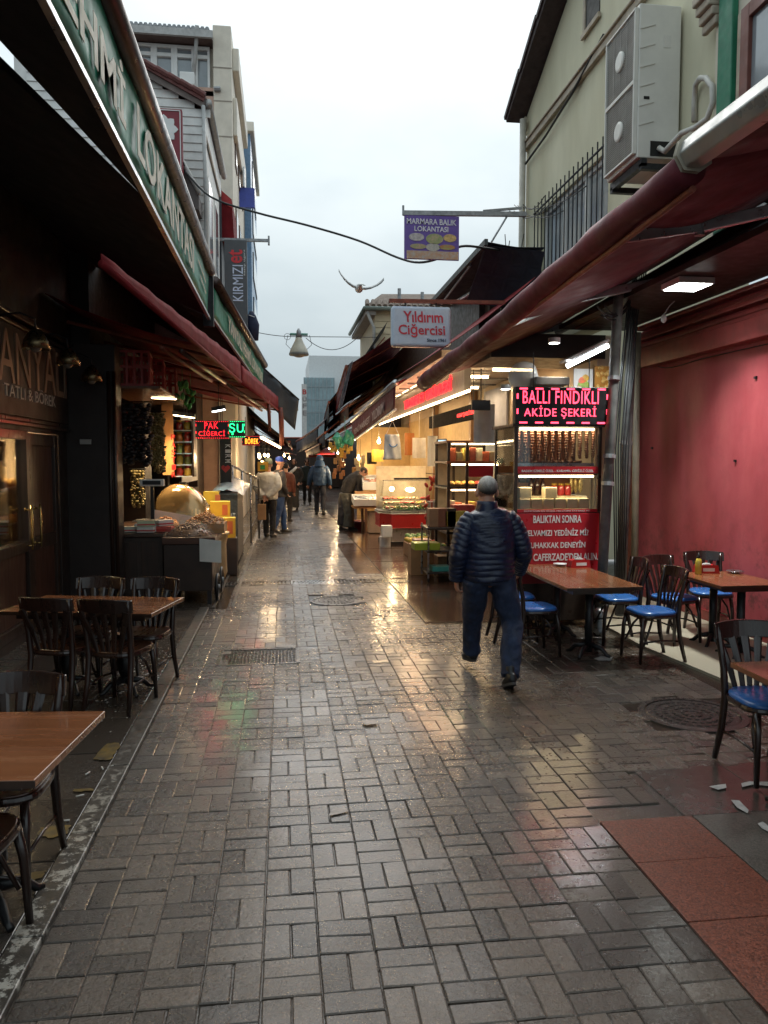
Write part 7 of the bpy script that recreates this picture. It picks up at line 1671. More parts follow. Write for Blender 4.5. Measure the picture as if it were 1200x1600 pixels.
bulb(515, 700, 30, 'bare bulb under the far red awning', 50, drop=.4)
# fish crates
M_foam = mat('styrofoam', (.66, .68, .68), rough=.7, var=.05, scale=20)
def fish_crate(label, px, py, y, w, d, h, fishm, z=None, tilt=.15):
    p = PY(px, py, y); zb = p.z if z is None else z
    t = thing('fish_crate', label, 'crate', (p.x, y, zb)); t.rotation_euler = (tilt, 0, 0)
    b = MB(); b.box(-w / 2, 0, 0, w / 2, d, .02).box(-w / 2, 0, .02, w / 2, .025, h).box(-w / 2, d - .025, .02, w / 2, d, h).box(-w / 2, .025, .02, -w / 2 + .025, d - .025, h).box(w / 2 - .025, .025, .02, w / 2, d - .025, h); b.build('crate', M_foam, t, local=True, bevel=.006)
    MB().box(-w / 2 + .026, .026, .02, w / 2 - .026, d - .026, h * .7).build('ice', mat('ice', (.6, .65, .68), rough=.25, bump=.4, bscale=40), t, local=True)
    for i in range(int(w * d / .012)):
        x, yy = rng.uniform(-w / 2 + .08, w / 2 - .08), rng.uniform(.08, d - .08); a = rng.uniform(-.5, .5) + (1.57 if i % 2 else 0)
        dd = Vector((math.cos(a), math.sin(a), 0)); c = Vector((x, yy, h * .7 + .015)); MB().tube([c - dd * .09, c - dd * .07, c - dd * .045, c, c + dd * .05, c + dd * .085], [(.022, .004), (.006, .005), (.014, .01), (.022, .016), (.018, .013), (.004, .004)], 8, lat=dd.cross(ZP)).build('fish', fishm, t, local=True, smooth=True)
    return t
M_fish = mat('fish_silver', (.28, .31, .34), rough=.2, metal=.4, var=.5, scale=18); M_fishp = mat('fish_pink', (.55, .26, .18), rough=.3, var=.25, scale=18)
st_ = thing('fish_stand', 'low wooden trestle carrying the white fish crates', 'stand', (2.0, 18, 0))
MB().box(1.62, 17.6, .60, 2.75, 18.6, .64).build('top', M_cardboard, st_)
for x in (1.9, 2.68):
    for y in (17.68, 18.5): MB().box(x - .03, y - .03, 0, x + .03, y + .03, .6).build('leg', wood('trestle', (.12, .06, .03), (.22, .12, .06), axis='Z'), st_)
MB().box(1.98, 17.75, .02, 2.5, 18.3, .5).build('under_box', mat('box_pale', (.45, .36, .28), rough=.7), st_)
fish_crate('white foam crate of silver fish under the fishmonger hand', 569, 0, 17.55, .52, .62, .16, M_fish, .66)
fish_crate('white foam crate of silver fish touching the fridge side', 601, 0, 17.6, .48, .6, .16, M_fish, .66)
fish_crate('white foam crate of pink fillets raised at the back', 586, 0, 18.3, .62, .5, .2, M_fishp, 1.0, .35)
fish_crate('white foam crate of orange shrimp beside the bare bulb', 618, 0, 18.3, .45, .5, .2, M_fishp, .98, .35)
MB().box(1.7, 18.25, .642, 2.75, 18.65, .97).build('riser', M_cardboard, st_)
t = thing('plastic_tub', 'dark red round plastic tub on the ground before the fish', 'tub', (1.75, 17.1, 0))
p = G(572, 829); MB().lathe([(.26, 0.005), (.27, .02), (.34, .20), (.36, .21), (.35, .22), (.325, .20), (.25, .03)], (p.x, p.y + .3, 0), 24).build('tub', mat('tub_red', (.17, .012, .02), rough=.35), t, smooth=True)
t.location = (p.x, p.y + .3, 0); t.children[0].location = Vector((1.75, 17.1, 0)) - Vector((p.x, p.y + .3, 0))
b = MB(); p2 = G(589, 830); b.lathe([(.10, .004), (.13, .22), (.14, .23), (.12, .22), (.09, .02)], (p2.x, p2.y + .1, 0), 16); tag(b.build('bucket', mat('bucket_blue', (.03, .08, .35), rough=.4), None, smooth=True), 'small blue bucket standing between tub and fridge', 'bucket')
for i, (px, py, m_, lb) in enumerate([(602, 848, M_foam, 'white foam box on ground at the fridge corner'), (604, 833, M_foam, 'white foam box stacked upright against the fridge base')]):
    p = PY(px, py, 15.05 - .2 * i); tag(MB().box(p.x - .1, 15.0 - .25 * i, 0 if i == 0 else .22, p.x + .1, 15.2 - .25 * i, .2 if i == 0 else .44).build('foam_box', m_, None, bevel=.006), lb, 'box')
MB
# hanging things over fish stalls
p = PY(613, 692, 14.6); t = thing('hung_bag', 'white plastic bag with blue mark hung in front of the fish shop', 'bag', tuple(p))
b = MB().sheet(p + Vector((-.18, 0, -.32)), p + Vector((.18, 0, -.32)), p + Vector((.14, 0, .16)), p + Vector((-.14, 0, .16)), 10, 12, lambda u, v: (0, -.07 * math.sin(u * 3.14) - .02 * math.sin(u * 12 + v * 5), .0), .01); b.build('bag', mat('bag_white', (.55, .60, .62), rough=.3), t, smooth=True)
MB().tube(arc(p + Vector((0, -.12, .0)), .08, 3.4, 6.0, 8), .012, 5).build('mark', mat('mark_blue', (.05, .2, .5), rough=.4), t); MB().tube([p + Vector((-.12, 0, .16)), p + Vector((0, 0, .42)), p + Vector((.12, 0, .16))], .008, 5).build('handle', M_paper, t)
MB().cyl(p + Vector((0, 0, .42)), p + Vector((0, 0, .75)), .004, n=5).build('hook', M_steel, t)
p = PY(539, 686, 20); b = MB()
for i in range(5): b.ell(p + Vector((rng.uniform(-.2, .15), rng.uniform(-.1, .1), rng.uniform(-.15, .12))), (.10, .07, .17), 14, 12)
b.v = [tuple(Vector(v) + mnoise.noise_vector(Vector(v) * 7) * .09) for v in b.v]
b.cyl(p, p + Vector((0, 0, .6)), .006, n=5)
tag(b.build('bag_bundle', mat('bag_green', (.05, .30, .20), rough=.35, var=.25, bump=.4, bscale=12), None, smooth=True), 'bundle of green plastic bags hung under the lettered valance', 'bag')
M_spng = mat('goods_yellow', (.55, .34, .05), rough=.5, var=.3, scale=12)
for i, (px, py, y, m_, lb) in enumerate([(522, 700, 22.5, M_spng, 'upper yellow bundle of hanging goods by the bare bulb'), (530, 716, 22.2, mat('goods_tan', (.40, .22, .08), rough=.6), 'tan bundle of hanging goods under the yellow bundle'), (541, 706, 21.8, M_spng, 'yellow bundle of hanging goods beside the green bags'), (563, 727, 20.6, mat('goods_pale', (.5, .4, .25), rough=.6), 'pale packets hanging behind the bending fishmonger'), (530, 735, 22, mat('goods_brown', (.3, .13, .05), rough=.6), 'brown bundle of hanging goods near the passers-by'), (553, 745, 21.2, mat('goods_tan', (.4, .22, .08)), 'tan stack of goods behind the fishmonger shoulder')]):
    p = PY(px, py, y); t = thing('goods_bundle', lb, 'goods', tuple(p), group='goods hanging by the fish stalls')
    for k in range(7): c = p + Vector((rng.uniform(-.15, .15), rng.uniform(-.1, .1), rng.uniform(-.2, .2))); MB().box(c.x - .05, c.y - .03, c.z - .09, c.x + .05, c.y + .03, c.z + .09).build('packet', m_, t, bevel=.02)
    MB().cyl(p, p + Vector((0, 0, .7)), .005, n=5).build('cord', M_cable, t)
# clutter along the wall: scale, shelves, net goods
p = PY(690, 700, 13.4); t = thing('scale_post', 'white scale post with small blue screen behind the fridge', 'scale', (p.x, 13.4, 0))
MB().box(p.x - .05, 13.4, 1.0, p.x + .05, 13.47, p.z).build('post', M_white, t); MB().box(p.x - .09, 13.36, p.z, p.x + .09, 13.43, p.z + .16).build('head', M_black, t, bevel=.01); MB().box(p.x - .07, 13.355, p.z + .03, p.x + .07, 13.359, p.z + .14).build('screen', light_mat('screen_blue', (.35, .6, .8), .8), t); MB().box(p.x - .2, 13.3, 0, p.x + .3, 13.8, .99).build('pedestal', M_stall_dark, t)
for i, (px, py, y, w, h, m_, lb) in enumerate([(655, 700, 16.8, .3, .45, mat('tarp_white', (.6, .58, .54), rough=.5), 'white paper bag hanging on the shop wall'), (640, 694, 17.2, .22, .5, mat('board_orange2', (.45, .17, .05), rough=.5), 'orange board on the lit shop wall'), (581, 716, 19.6, .25, .3, M_black, 'dark plastic basket on the ochre wall'), (590, 712, 19.2, .3, .3, mat('cloth_yellow', (.5, .4, .06), rough=.7), 'yellow cloth hung on the ochre wall'), (676, 705, 15.0, .2, .6, M_paper, 'white narrow paper on the shop post'), (757, 662, 10.6, .30, .55, mat('notice_white', (.58, .60, .60), rough=.6), 'white notice sheet hung above the snack case')]):
    p = PY(px, py, y); b = MB().sheet((p.x - w / 2, y, p.z - h / 2), (p.x + w / 2, y, p.z - h / 2), (p.x + w / 2, y, p.z + h / 2), (p.x - w / 2, y, p.z + h / 2), 6, 6, lambda u, v: (0, -.03 * math.sin(u * 6), 0), .02)
    b.cyl((p.x, y, p.z + h / 2), (p.x, y, 3.12), .004, n=4); tag(b.build('hung_item', m_, None), lb, 'goods')
p = PY(752, 633, 10.4); t = thing('black_monitor', 'small black screen hung beside the white notice', 'screen', tuple(p)); MB().box(p.x - .13, 10.4, p.z - .07, p.x + .13, 10.44, p.z + .07).build('case', M_black, t, bevel=.006); MB().cyl(p + Vector((0, .02, .07)), p + Vector((0, .02, .5)), .01, n=6).build('arm', M_dark_metal, t)
# ================================================================== TABLES AND CHAIRS
M_top = wood('table_top_wood', (.16, .055, .022), (.27, .105, .045), rough=.22, axis='Y', scale=3.5, coat=.4, bump=.02)
M_topx = wood('table_top_wood_x', (.16, .055, .022), (.27, .105, .045), rough=.22, axis='X', scale=3.5, coat=.4, bump=.02)
M_blue = mat('seat_blue_vinyl', (.028, .125, .38), rough=.3, var=.12, scale=6, bump=.06, bscale=30, coat=.2)
CS = .89
def chair_parts(t, seat_m, cushion):
    S = CS; v = lambda x, y, z: (x * S, y * S, z * S)
    # seat: rounded trapezoid, front at +Y
    out = []
    for i in range(28):
        a = 2 * math.pi * i / 28; c, s = math.cos(a), math.sin(a); e = .62
        w = .205 + .02 * s
        out.append((math.copysign(abs(c) ** e, c) * w, math.copysign(abs(s) ** e, s) * .205))
    def disc(k, z): return [v(x * k, y * k, z) for x, y in out]
    b = MB(); n = len(out); rings = [disc(1.03, .425), disc(1.05, .44), disc(1.03, .455)]
    vs = [p for r_ in rings for p in r_]; fs = [(i * n + j, i * n + (j + 1) % n, (i + 1) * n + (j + 1) % n, (i + 1) * n + j) for i in range(2) for j in range(n)] + [tuple(range(n - 1, -1, -1)), tuple(2 * n + j for j in range(n))]
    b.add(vs, fs).build('seat_frame', M_chair_wood, t, local=True, smooth=False)
    b = MB(); rings = [disc(.98, .456), disc(.99, .468), disc(.94, .482 if cushion else .462), disc(.6, .487 if cushion else .459), disc(.2, .489 if cushion else .456)]
    m = len(rings); vs = [p for r_ in rings for p in r_]; fs = [(i * n + j, i * n + (j + 1) % n, (i + 1) * n + (j + 1) % n, (i + 1) * n + j) for i in range(m - 1) for j in range(n)] + [tuple((m - 1) * n + j for j in range(n))]
    b.add(vs, fs).build('seat', seat_m, t, local=True, smooth=True)
    for s in (-1, 1):
        MB().tube([v(s * .165, .165, .43), v(s * .172, .19, .30), v(s * .18, .205, .0)], [.023 * S, .020 * S, .016 * S], 8).build('leg', M_chair_wood, t, local=True, smooth=True)
        MB().tube([v(s * .185, -.255, .0), v(s * .175, -.20, .22), v(s * .172, -.175, .42), v(s * .178, -.19, .60), v(s * .19, -.235, .80), v(s * .193, -.25, .87)], [.017 * S, .022 * S, .024 * S, .022 * S, .020 * S, .017 * S], 8).build('rear_leg', M_chair_wood, t, local=True, smooth=True)
        MB().tube([v(s * .17, .17, .16), v(s * .15, .10, .32), v(s * .10, .04, .415)], .011 * S, 6).build('brace', M_chair_wood, t, local=True, smooth=True)
        MB().tube([v(s * .175, -.19, .2), v(s * .18, 0, .215), v(s * .177, .19, .2)], .009 * S, 6).build('stretcher', M_chair_wood, t, local=True, smooth=True)
    b = MB(); k = 12; P = []
    for i in range(k + 1):
        u = -1 + 2 * i / k; y = -.245 - .055 * (1 - u * u) + .02
        for (dy, z) in ((-.012, .775), (.012, .775), (.012, .885 - .012 * u * u), (-.012, .885 - .012 * u * u)): P.append(v(u * .222, y + dy - (z - .8) * .15, z))
    F = [(i * 4 + j, i * 4 + (j + 1) % 4, i * 4 + 4 + (j + 1) % 4, i * 4 + 4 + j) for i in range(k) for j in range(4)] + [(3, 2, 1, 0), tuple(k * 4 + j for j in range(4))]
    b.add(P, F).build('top_rail', M_chair_wood, t, local=True, bevel=.005)
    for u in (-.30, -.14, 0, .14, .30):
        MB().tube([v(u * .30, -.19, .45), v(u * .42, -.21, .60), v(u * .62, -.265, .785)], [(.016 * S, .006 * S), (.022 * S, .006 * S), (.028 * S, .007 * S)], 6, lat=(1, 0, 0)).build('back_slat', M_chair_wood, t, local=True)
M_seatwood = wood('seat_wood', (.035, .012, .006), (.08, .03, .014), rough=.3, axis='Y', coat=.3)
proto = {}
def chair(x, y, rz, label, blue):
    g = 'blue seated bistro chairs on the right' if blue else 'dark wooden bistro chairs on the left'
    if blue in proto:
        return copy_tree(proto[blue], (x, y, .012 if blue else 0.004), rz, label)
    t = thing('bistro_chair', label, 'chair', (x, y, .012 if blue else .004), rz, g); chair_parts(t, M_blue if blue else M_seatwood, blue); proto[blue] = t; return t
def table(x, y, rz, w, d, h, label, m, legs='turned', group=None):
    t = thing('restaurant_table', label, 'table', (x, y, .004), rz, group)
    MB().box(-w / 2, -d / 2, h - .028, w / 2, d / 2, h).build('top', m, t, local=True, bevel=.003)
    for s in (-1, 1): MB().box(-w / 2 - .002, s * (d / 2 + .0005), h - .027, w / 2 + .002, s * (d / 2 + .003), h - .003).build('edge_band', M_dark_wood, t, local=True)
    MB().box(-w / 2 + .08, -d / 2 + .08, h - .07, w / 2 - .08, d / 2 - .08, h - .029).build('apron', M_dark_wood, t, local=True)
    ps = [(-w * .2, 0), (w * .2, 0)] if w >= d else [(0, -d * .27), (0, d * .27)]
    for lx, ly in ps:
        if legs == 'turned':
            b = MB(); b.lathe([(.03, h - .07), (.03, h * .82), (.045, h * .78), (.028, h * .72), (.035, h * .6), (.062, h * .38), (.066, h * .30), (.045, h * .2), (.03, h * .17), (.05, h * .13), (.045, .08)], (lx, ly, 0), 16); b.build('leg', M_black, t, local=True, smooth=True)
        else: MB().cyl((lx, ly, .03), (lx, ly, h - .07), .035, n=14).build('leg', M_dark_metal, t, local=True, smooth=True)
        for k in range(4):
            a = k * math.pi / 2 + .78; c, s = math.cos(a), math.sin(a)
            MB().tube([(lx + c * .03, ly + s * .03, .09), (lx + c * .12, ly + s * .12, .07), (lx + c * .17, ly + s * .17, .02), (lx + c * .20, ly + s * .20, .012)], [.024, .02, .017, .014], 8).build('foot', M_black, t, local=True, smooth=True)
    return t
HT = .65
table(-1.37, 5.80, -.22, 1.10, .64, HT, 'brown wooden table among dark chairs before the dark pilaster', M_topx)
table(-1.33, 2.99, -.10, 1.10, .70, HT, 'brown wooden table beside the painted kerb with chair tucked behind', M_topx)
chair(-1.53, 5.56, -.28, 'dark wooden chair facing the pilaster table, further from the kerb', False)
chair(-1.12, 5.44, -.30, 'dark wooden chair facing the pilaster table, right by the kerb', False)
chair(-1.47, 6.02, math.pi - .2, 'dark wooden chair behind the pilaster table on the shop side', False)
chair(-1.05, 5.92, math.pi - .25, 'dark wooden chair behind the pilaster table on the kerb side', False)
chair(-1.14, 3.20, math.pi - .05, 'dark wooden chair tucked behind the table beside painted kerb', False)
chair(-1.13, 2.71, -math.pi / 2 - .1, 'dark wooden chair beneath the front edge of painted kerb table', False)
o = MB().box(-1.47, 3.02, HT + .006, -1.30, 3.12, HT + .08).build('napkin_box', M_halva, None, bevel=.006); tag(o, 'cream napkin box on the painted kerb table', 'napkin box')
table(2.64, 6.74, 0, .66, 1.46, HT, 'long brown table with red napkin box before the candy stall', M_top, 'post')
table(3.93, 6.35, 0, .60, .80, HT, 'brown table with yellow bottle against the red wall', M_top, 'post')
table(2.66, 3.30, -.03, .74, .72, HT, 'brown table pushed over the blue chair by granite tiles', M_top, 'post')
chair(3.10, 6.12, math.pi / 2 + .06, 'blue seated chair at the long table nearest the pale terrace edge', True)
chair(3.08, 6.76, math.pi / 2 - .05, 'blue seated chair at the long table beside the grey pipes', True)
chair(2.16, 6.42, -math.pi / 2 + .1, 'blue seated chair at the long table beside the walking man', True)
chair(2.16, 6.98, -math.pi / 2 - .05, 'blue seated chair at the long table against the candy stall', True)
chair(3.62, 6.72, math.pi + .3, 'blue seated chair at the red wall table, near the grey pipes', True)
chair(4.12, 6.95, math.pi - .2, 'blue seated chair deep in the corner at the red wall table', True)
chair(2.58, 3.76, math.pi - .04, 'blue seated chair under the table by the red granite tiles', True)
# things on the tables
def napkin(x, y, label, rz=0, z=HT + .005):
    t = thing('napkin_box', label, 'napkin box', (x, y, z), rz)
    MB().prism([(-.10, -.05, 0), (.10, -.05, 0), (.085, -.05, .07), (-.085, -.05, .07)], (0, .10, 0)).build('box', M_red_plastic, t, local=True, bevel=.008)
    MB().ell((0, 0, .075), (.05, .02, .02), 10, 6).build('tissue', M_tissue, t, local=True, smooth=True); MB().box(-.05, -.052, .02, .06, -.0505, .05).build('print', M_lettw, t, local=True); return t
p = G(898, 884, HT + .004); napkin(p.x, p.y - .1, 'red napkin box with white tissue on the long table', .1)
p = G(870, 882, HT + .004); tag(MB().lathe([(.03, 0), (.05, .012), (.07, .02), (.068, .023), (.03, .01)], (p.x, p.y - .1, HT + .005), 18).build('saucer', M_white, None, smooth=True), 'small white saucer beside the red napkin box', 'saucer')
p = G(1091, 897, HT + .004); t = thing('sauce_bottle', 'yellow lemon sauce bottle with black cap on red wall table', 'bottle', (p.x, p.y, HT + .004))
MB().lathe([(.026, 0), (.03, .01), (.03, .115), (.022, .14), (.012, .15)], (p.x, p.y, HT + .004), 16).build('bottle', mat('lemon_sauce', (.50, .38, .05), rough=.2, coat=.4), t, smooth=True); MB().lathe([(.016, .15), (.018, .16), (.012, .175), (.004, .2)], (p.x, p.y, HT + .004), 12).build('cap', M_black, t, smooth=True)
napkin(p.x + .11, p.y + .06, 'red napkin box beside the yellow sauce bottle', -.1)
tag(MB().lathe([(.03, 0), (.06, .01), (.08, .018), (.078, .021), (.03, .006)], (p.x + .38, p.y + .02, HT + .005), 18).build('ashtray', M_steel, None, smooth=True), 'small metal ashtray on the red wall table', 'ashtray')
# steel canister under the long table
p = G(925, 1005); t = thing('steel_canister', 'ribbed steel canister standing under the long table', 'canister', (p.x + .2, p.y + .3, 0)); b = MB(); b.lathe([(.06, .004)] + [(.065 + .006 * (i % 2), .03 + .022 * i) for i in range(10)] + [(.03, .27)], (p.x + .2, p.y + .3, 0), 16); b.build('body', M_steel, t, smooth=True)
# ================================================================== PEOPLE
M_skin = mat('skin', (.42, .22, .15), rough=.5, var=.1, scale=12, sss=.05)
def remesh(o, vox, it=3, sub=False):
    r_ = o.modifiers.new('remesh', 'REMESH'); r_.mode = 'VOXEL'; r_.voxel_size = vox; r_.use_smooth_shade = True
    s = o.modifiers.new('smooth', 'SMOOTH'); s.factor = .5; s.iterations = it
    return o
def resample(pts, rs, step):
    P, Q = [], []; pts = [Vector(p) for p in pts]
    for i in range(len(pts) - 1):
        n = max(1, int((pts[i + 1] - pts[i]).length / step))
        for j in range(n):
            t = j / n; P.append(pts[i].lerp(pts[i + 1], t)); a, b = rs[i], rs[i + 1]
            Q.append((a[0] * (1 - t) + b[0] * t, a[1] * (1 - t) + b[1] * t))
    P.append(pts[-1]); Q.append(tuple(rs[-1])); return P, Q
def puff(b, pts, rs, period, amp, n=28, lat=(1, 0, 0), chevron=0.0, smooth_n=4):
    """quilted tube: pillow rings along the path"""
    pts = smoothp([Vector(p) for p in pts], smooth_n); k = len(pts)
    m = len(rs); RS = []
    for i in range(k):
        u = i / (k - 1) * (m - 1); a = min(int(u), m - 2); t = u - a; t = t * t * (3 - 2 * t)
        RS.append(tuple(rs[a][j] * (1 - t) + rs[a + 1][j] * t for j in (0, 1)))
    P, Q = resample(pts, RS, period / 9)
    acc = 0; vs = []; L = Vector(lat)
    for i, p in enumerate(P):
        if i: acc += (P[i] - P[i - 1]).length
        d = (P[min(i + 1, len(P) - 1)] - P[max(i - 1, 0)]).normalized(); s = (L - d * d.dot(L)).normalized(); t = d.cross(s)
        for j in range(n):
            a = 2 * math.pi * j / n; c, sn = math.cos(a), math.sin(a)
            q_ = max(0, min(1, (i / len(P) - .35) / .3)); ph = acc + chevron * abs(c) * q_ + .012 * mnoise.noise(Vector((c * 2 + 5, sn * 2, acc * 6)))
            w = abs(math.sin(math.pi * ph / period)) ** .38
            w += .18 * mnoise.noise(Vector((c * 3, sn * 3, acc * 30)))
            ra, rb = Q[i]; vs.append(p + s * c * (ra + amp * w) + t * sn * (rb + amp * w))
    K = len(P); fs = [(i * n + j, i * n + (j + 1) % n, (i + 1) * n + (j + 1) % n, (i + 1) * n + j) for i in range(K - 1) for j in range(n)] + [tuple(range(n - 1, -1, -1)), tuple((K - 1) * n + j for j in range(n))]
    b.add(vs, fs)
def hand(b, w, d, pal, sc_=1.0, curl=.5):
    """w wrist, d hand direction, pal = direction the palm faces"""
    d = Vector(d).normalized(); pal = Vector(pal); pal = (pal - d * d.dot(pal)).normalized(); s = d.cross(pal); w = Vector(w)
    b.tube([w - d * .03, w, w + d * .045 * sc_, w + d * .085 * sc_], [(.024 * sc_, .02 * sc_), (.027 * sc_, .019 * sc_), (.037 * sc_, .015 * sc_), (.036 * sc_, .012 * sc_)], 10, lat=s)
    for i, (o, l) in enumerate(((-.030, .072), (-.010, .082), (.010, .077), (.029, .060))):
        p0 = w + d * .075 * sc_ + s * o * sc_; c1 = curl * (1 + .12 * i)
        d1 = (d * math.cos(c1 * .6) + pal * math.sin(c1 * .6)); d2 = (d * math.cos(c1 * 1.6) + pal * math.sin(c1 * 1.6)); d3 = (d * math.cos(c1 * 2.3) + pal * math.sin(c1 * 2.3))
        p1 = p0 + d1 * l * .5 * sc_; p2 = p1 + d2 * l * .32 * sc_; p3 = p2 + d3 * l * .25 * sc_
        b.tube([p0, p1, p2, p3], [.0095 * sc_, .0092 * sc_, .0085 * sc_, .007 * sc_], 8)
    q0 = w + d * .025 * sc_ - s * .028 * sc_; q1 = q0 + (d * .7 - s * .6 + pal * .35).normalized() * .045 * sc_; b.tube([q0, q1, q1 + (d * .9 - s * .15 + pal * .3).normalized() * .032 * sc_], [.013 * sc_, .011 * sc_, .008 * sc_], 8)
def head_prims(b, c, f, s=1.0, up=(0, 0, 1)):
    """skull, jaw, nose, ears; c centre, f facing"""
    f = Vector(f).normalized(); u = Vector(up); u = (u - f * f.dot(u)).normalized(); r = f.cross(u); M = Matrix((r, f, u)).transposed()
    E = lambda o, rad: b.ell(Vector(c) + M @ (Vector(o) * s), tuple(x * s for x in rad), 14, 10, M)
    E((0, -.012, .028), (.076, .092, .085)); E((0, .022, -.035), (.060, .068, .072)); E((0, .042, -.078), (.036, .036, .03))
    b.tube([Vector(c) + M @ (Vector((0, .085, .022)) * s), Vector(c) + M @ (Vector((0, .108, -.018)) * s), Vector(c) + M @ (Vector((0, .084, -.03)) * s)], [.009 * s, .015 * s, .008 * s], 8)
    for k in (-1, 1):
        E((k * .082, -.010, -.012), (.013, .024, .036)); E((k * .03, .078, .032), (.024, .012, .008))
    return M
def face_bits(t, c, M, s):
    for k in (-1, 1): MB().ell(Vector(c) + M @ (Vector((k * .031, .084, .012)) * s), .011 * s, 8, 6).build('eye', mat('eye_dark', (.05, .035, .03), rough=.2), t, local=True, smooth=True)
    MB().ell(Vector(c) + M @ (Vector((0, .086, -.058)) * s), tuple(x * s for x in (.024, .008, .007)), 8, 6, M).build('mouth', mat('lips', (.28, .10, .085), rough=.4), t, local=True, smooth=True)
def shoe(t, ankle, d, m, s=1.0, pitch=0.0, sole=True):
    """ankle point, toe direction, pitch>0 = heel raised"""
    d = Vector(d).normalized(); r = d.cross(ZP); a = Vector(ankle)
    dd = (d * math.cos(pitch) - ZP * math.sin(pitch)); uu = (ZP * math.cos(pitch) + d * math.sin(pitch))
    P = lambda f, z: a + dd * f * s + uu * z * s
    b = MB(); b.tube([P(-.075, -.045), P(-.05, -.04), P(.03, -.045), P(.10, -.058), P(.165, -.066), P(.19, -.068)], [(.022 * s, .026 * s), (.038 * s, .045 * s), (.04 * s, .042 * s), (.046 * s, .03 * s), (.036 * s, .022 * s), (.012 * s, .012 * s)], 12, lat=r)
    b.tube([P(-.02, -.05), P(-.02, .05)], [.042 * s, .04 * s], 12)
    o = b.build('shoe', m, t, local=True, smooth=True); remesh(o, .009 * s, 2)
    so = MB(); n = 16; lo = []
    for i in range(n):
        q = 2 * math.pi * i / n; lo.append((.055 + math.cos(q) * .138, math.sin(q) * (.042 + .006 * math.cos(q))))
    so.prism([P(x, -.094) + r * y * s for x, y in lo], uu * .02 * s); so.build('sole', mat('sole_rubber', (.05, .05, .052), rough=.6), o, local=True)
def cloth(name, t, tubes, m, vox, it=3, ells=()):
    b = MB()
    for pts, rs, *k in tubes: b.tube(smoothp([Vector(p) for p in pts], 3) if len(pts) > 2 else pts, interp(rs, (len(pts) - 1) * 3 + 1) if len(pts) > 2 else rs, 16, lat=k[0] if k else None)
    for c, r_ in ells: b.ell(c, r_)
    o = remesh(b.build(name, m, t, local=True, smooth=True), vox, it)
    if 'folds' not in bpy.data.textures: x_ = bpy.data.textures.new('folds', 'CLOUDS'); x_.noise_scale = .11; x_.noise_depth = 2
    d = o.modifiers.new('folds', 'DISPLACE'); d.texture = bpy.data.textures['folds']; d.texture_coords = 'LOCAL'; d.strength = .035; d.mid_level = .5
    return o
def interp(rs, n):
    rs = [x if isinstance(x, (tuple, list)) else (x, x) for x in rs]; m = len(rs); out = []
    for i in range(n):
        u = i / (n - 1) * (m - 1); a = min(int(u), m - 2); t = u - a; out.append(tuple(rs[a][j] * (1 - t) + rs[a + 1][j] * t for j in (0, 1)))
    return out

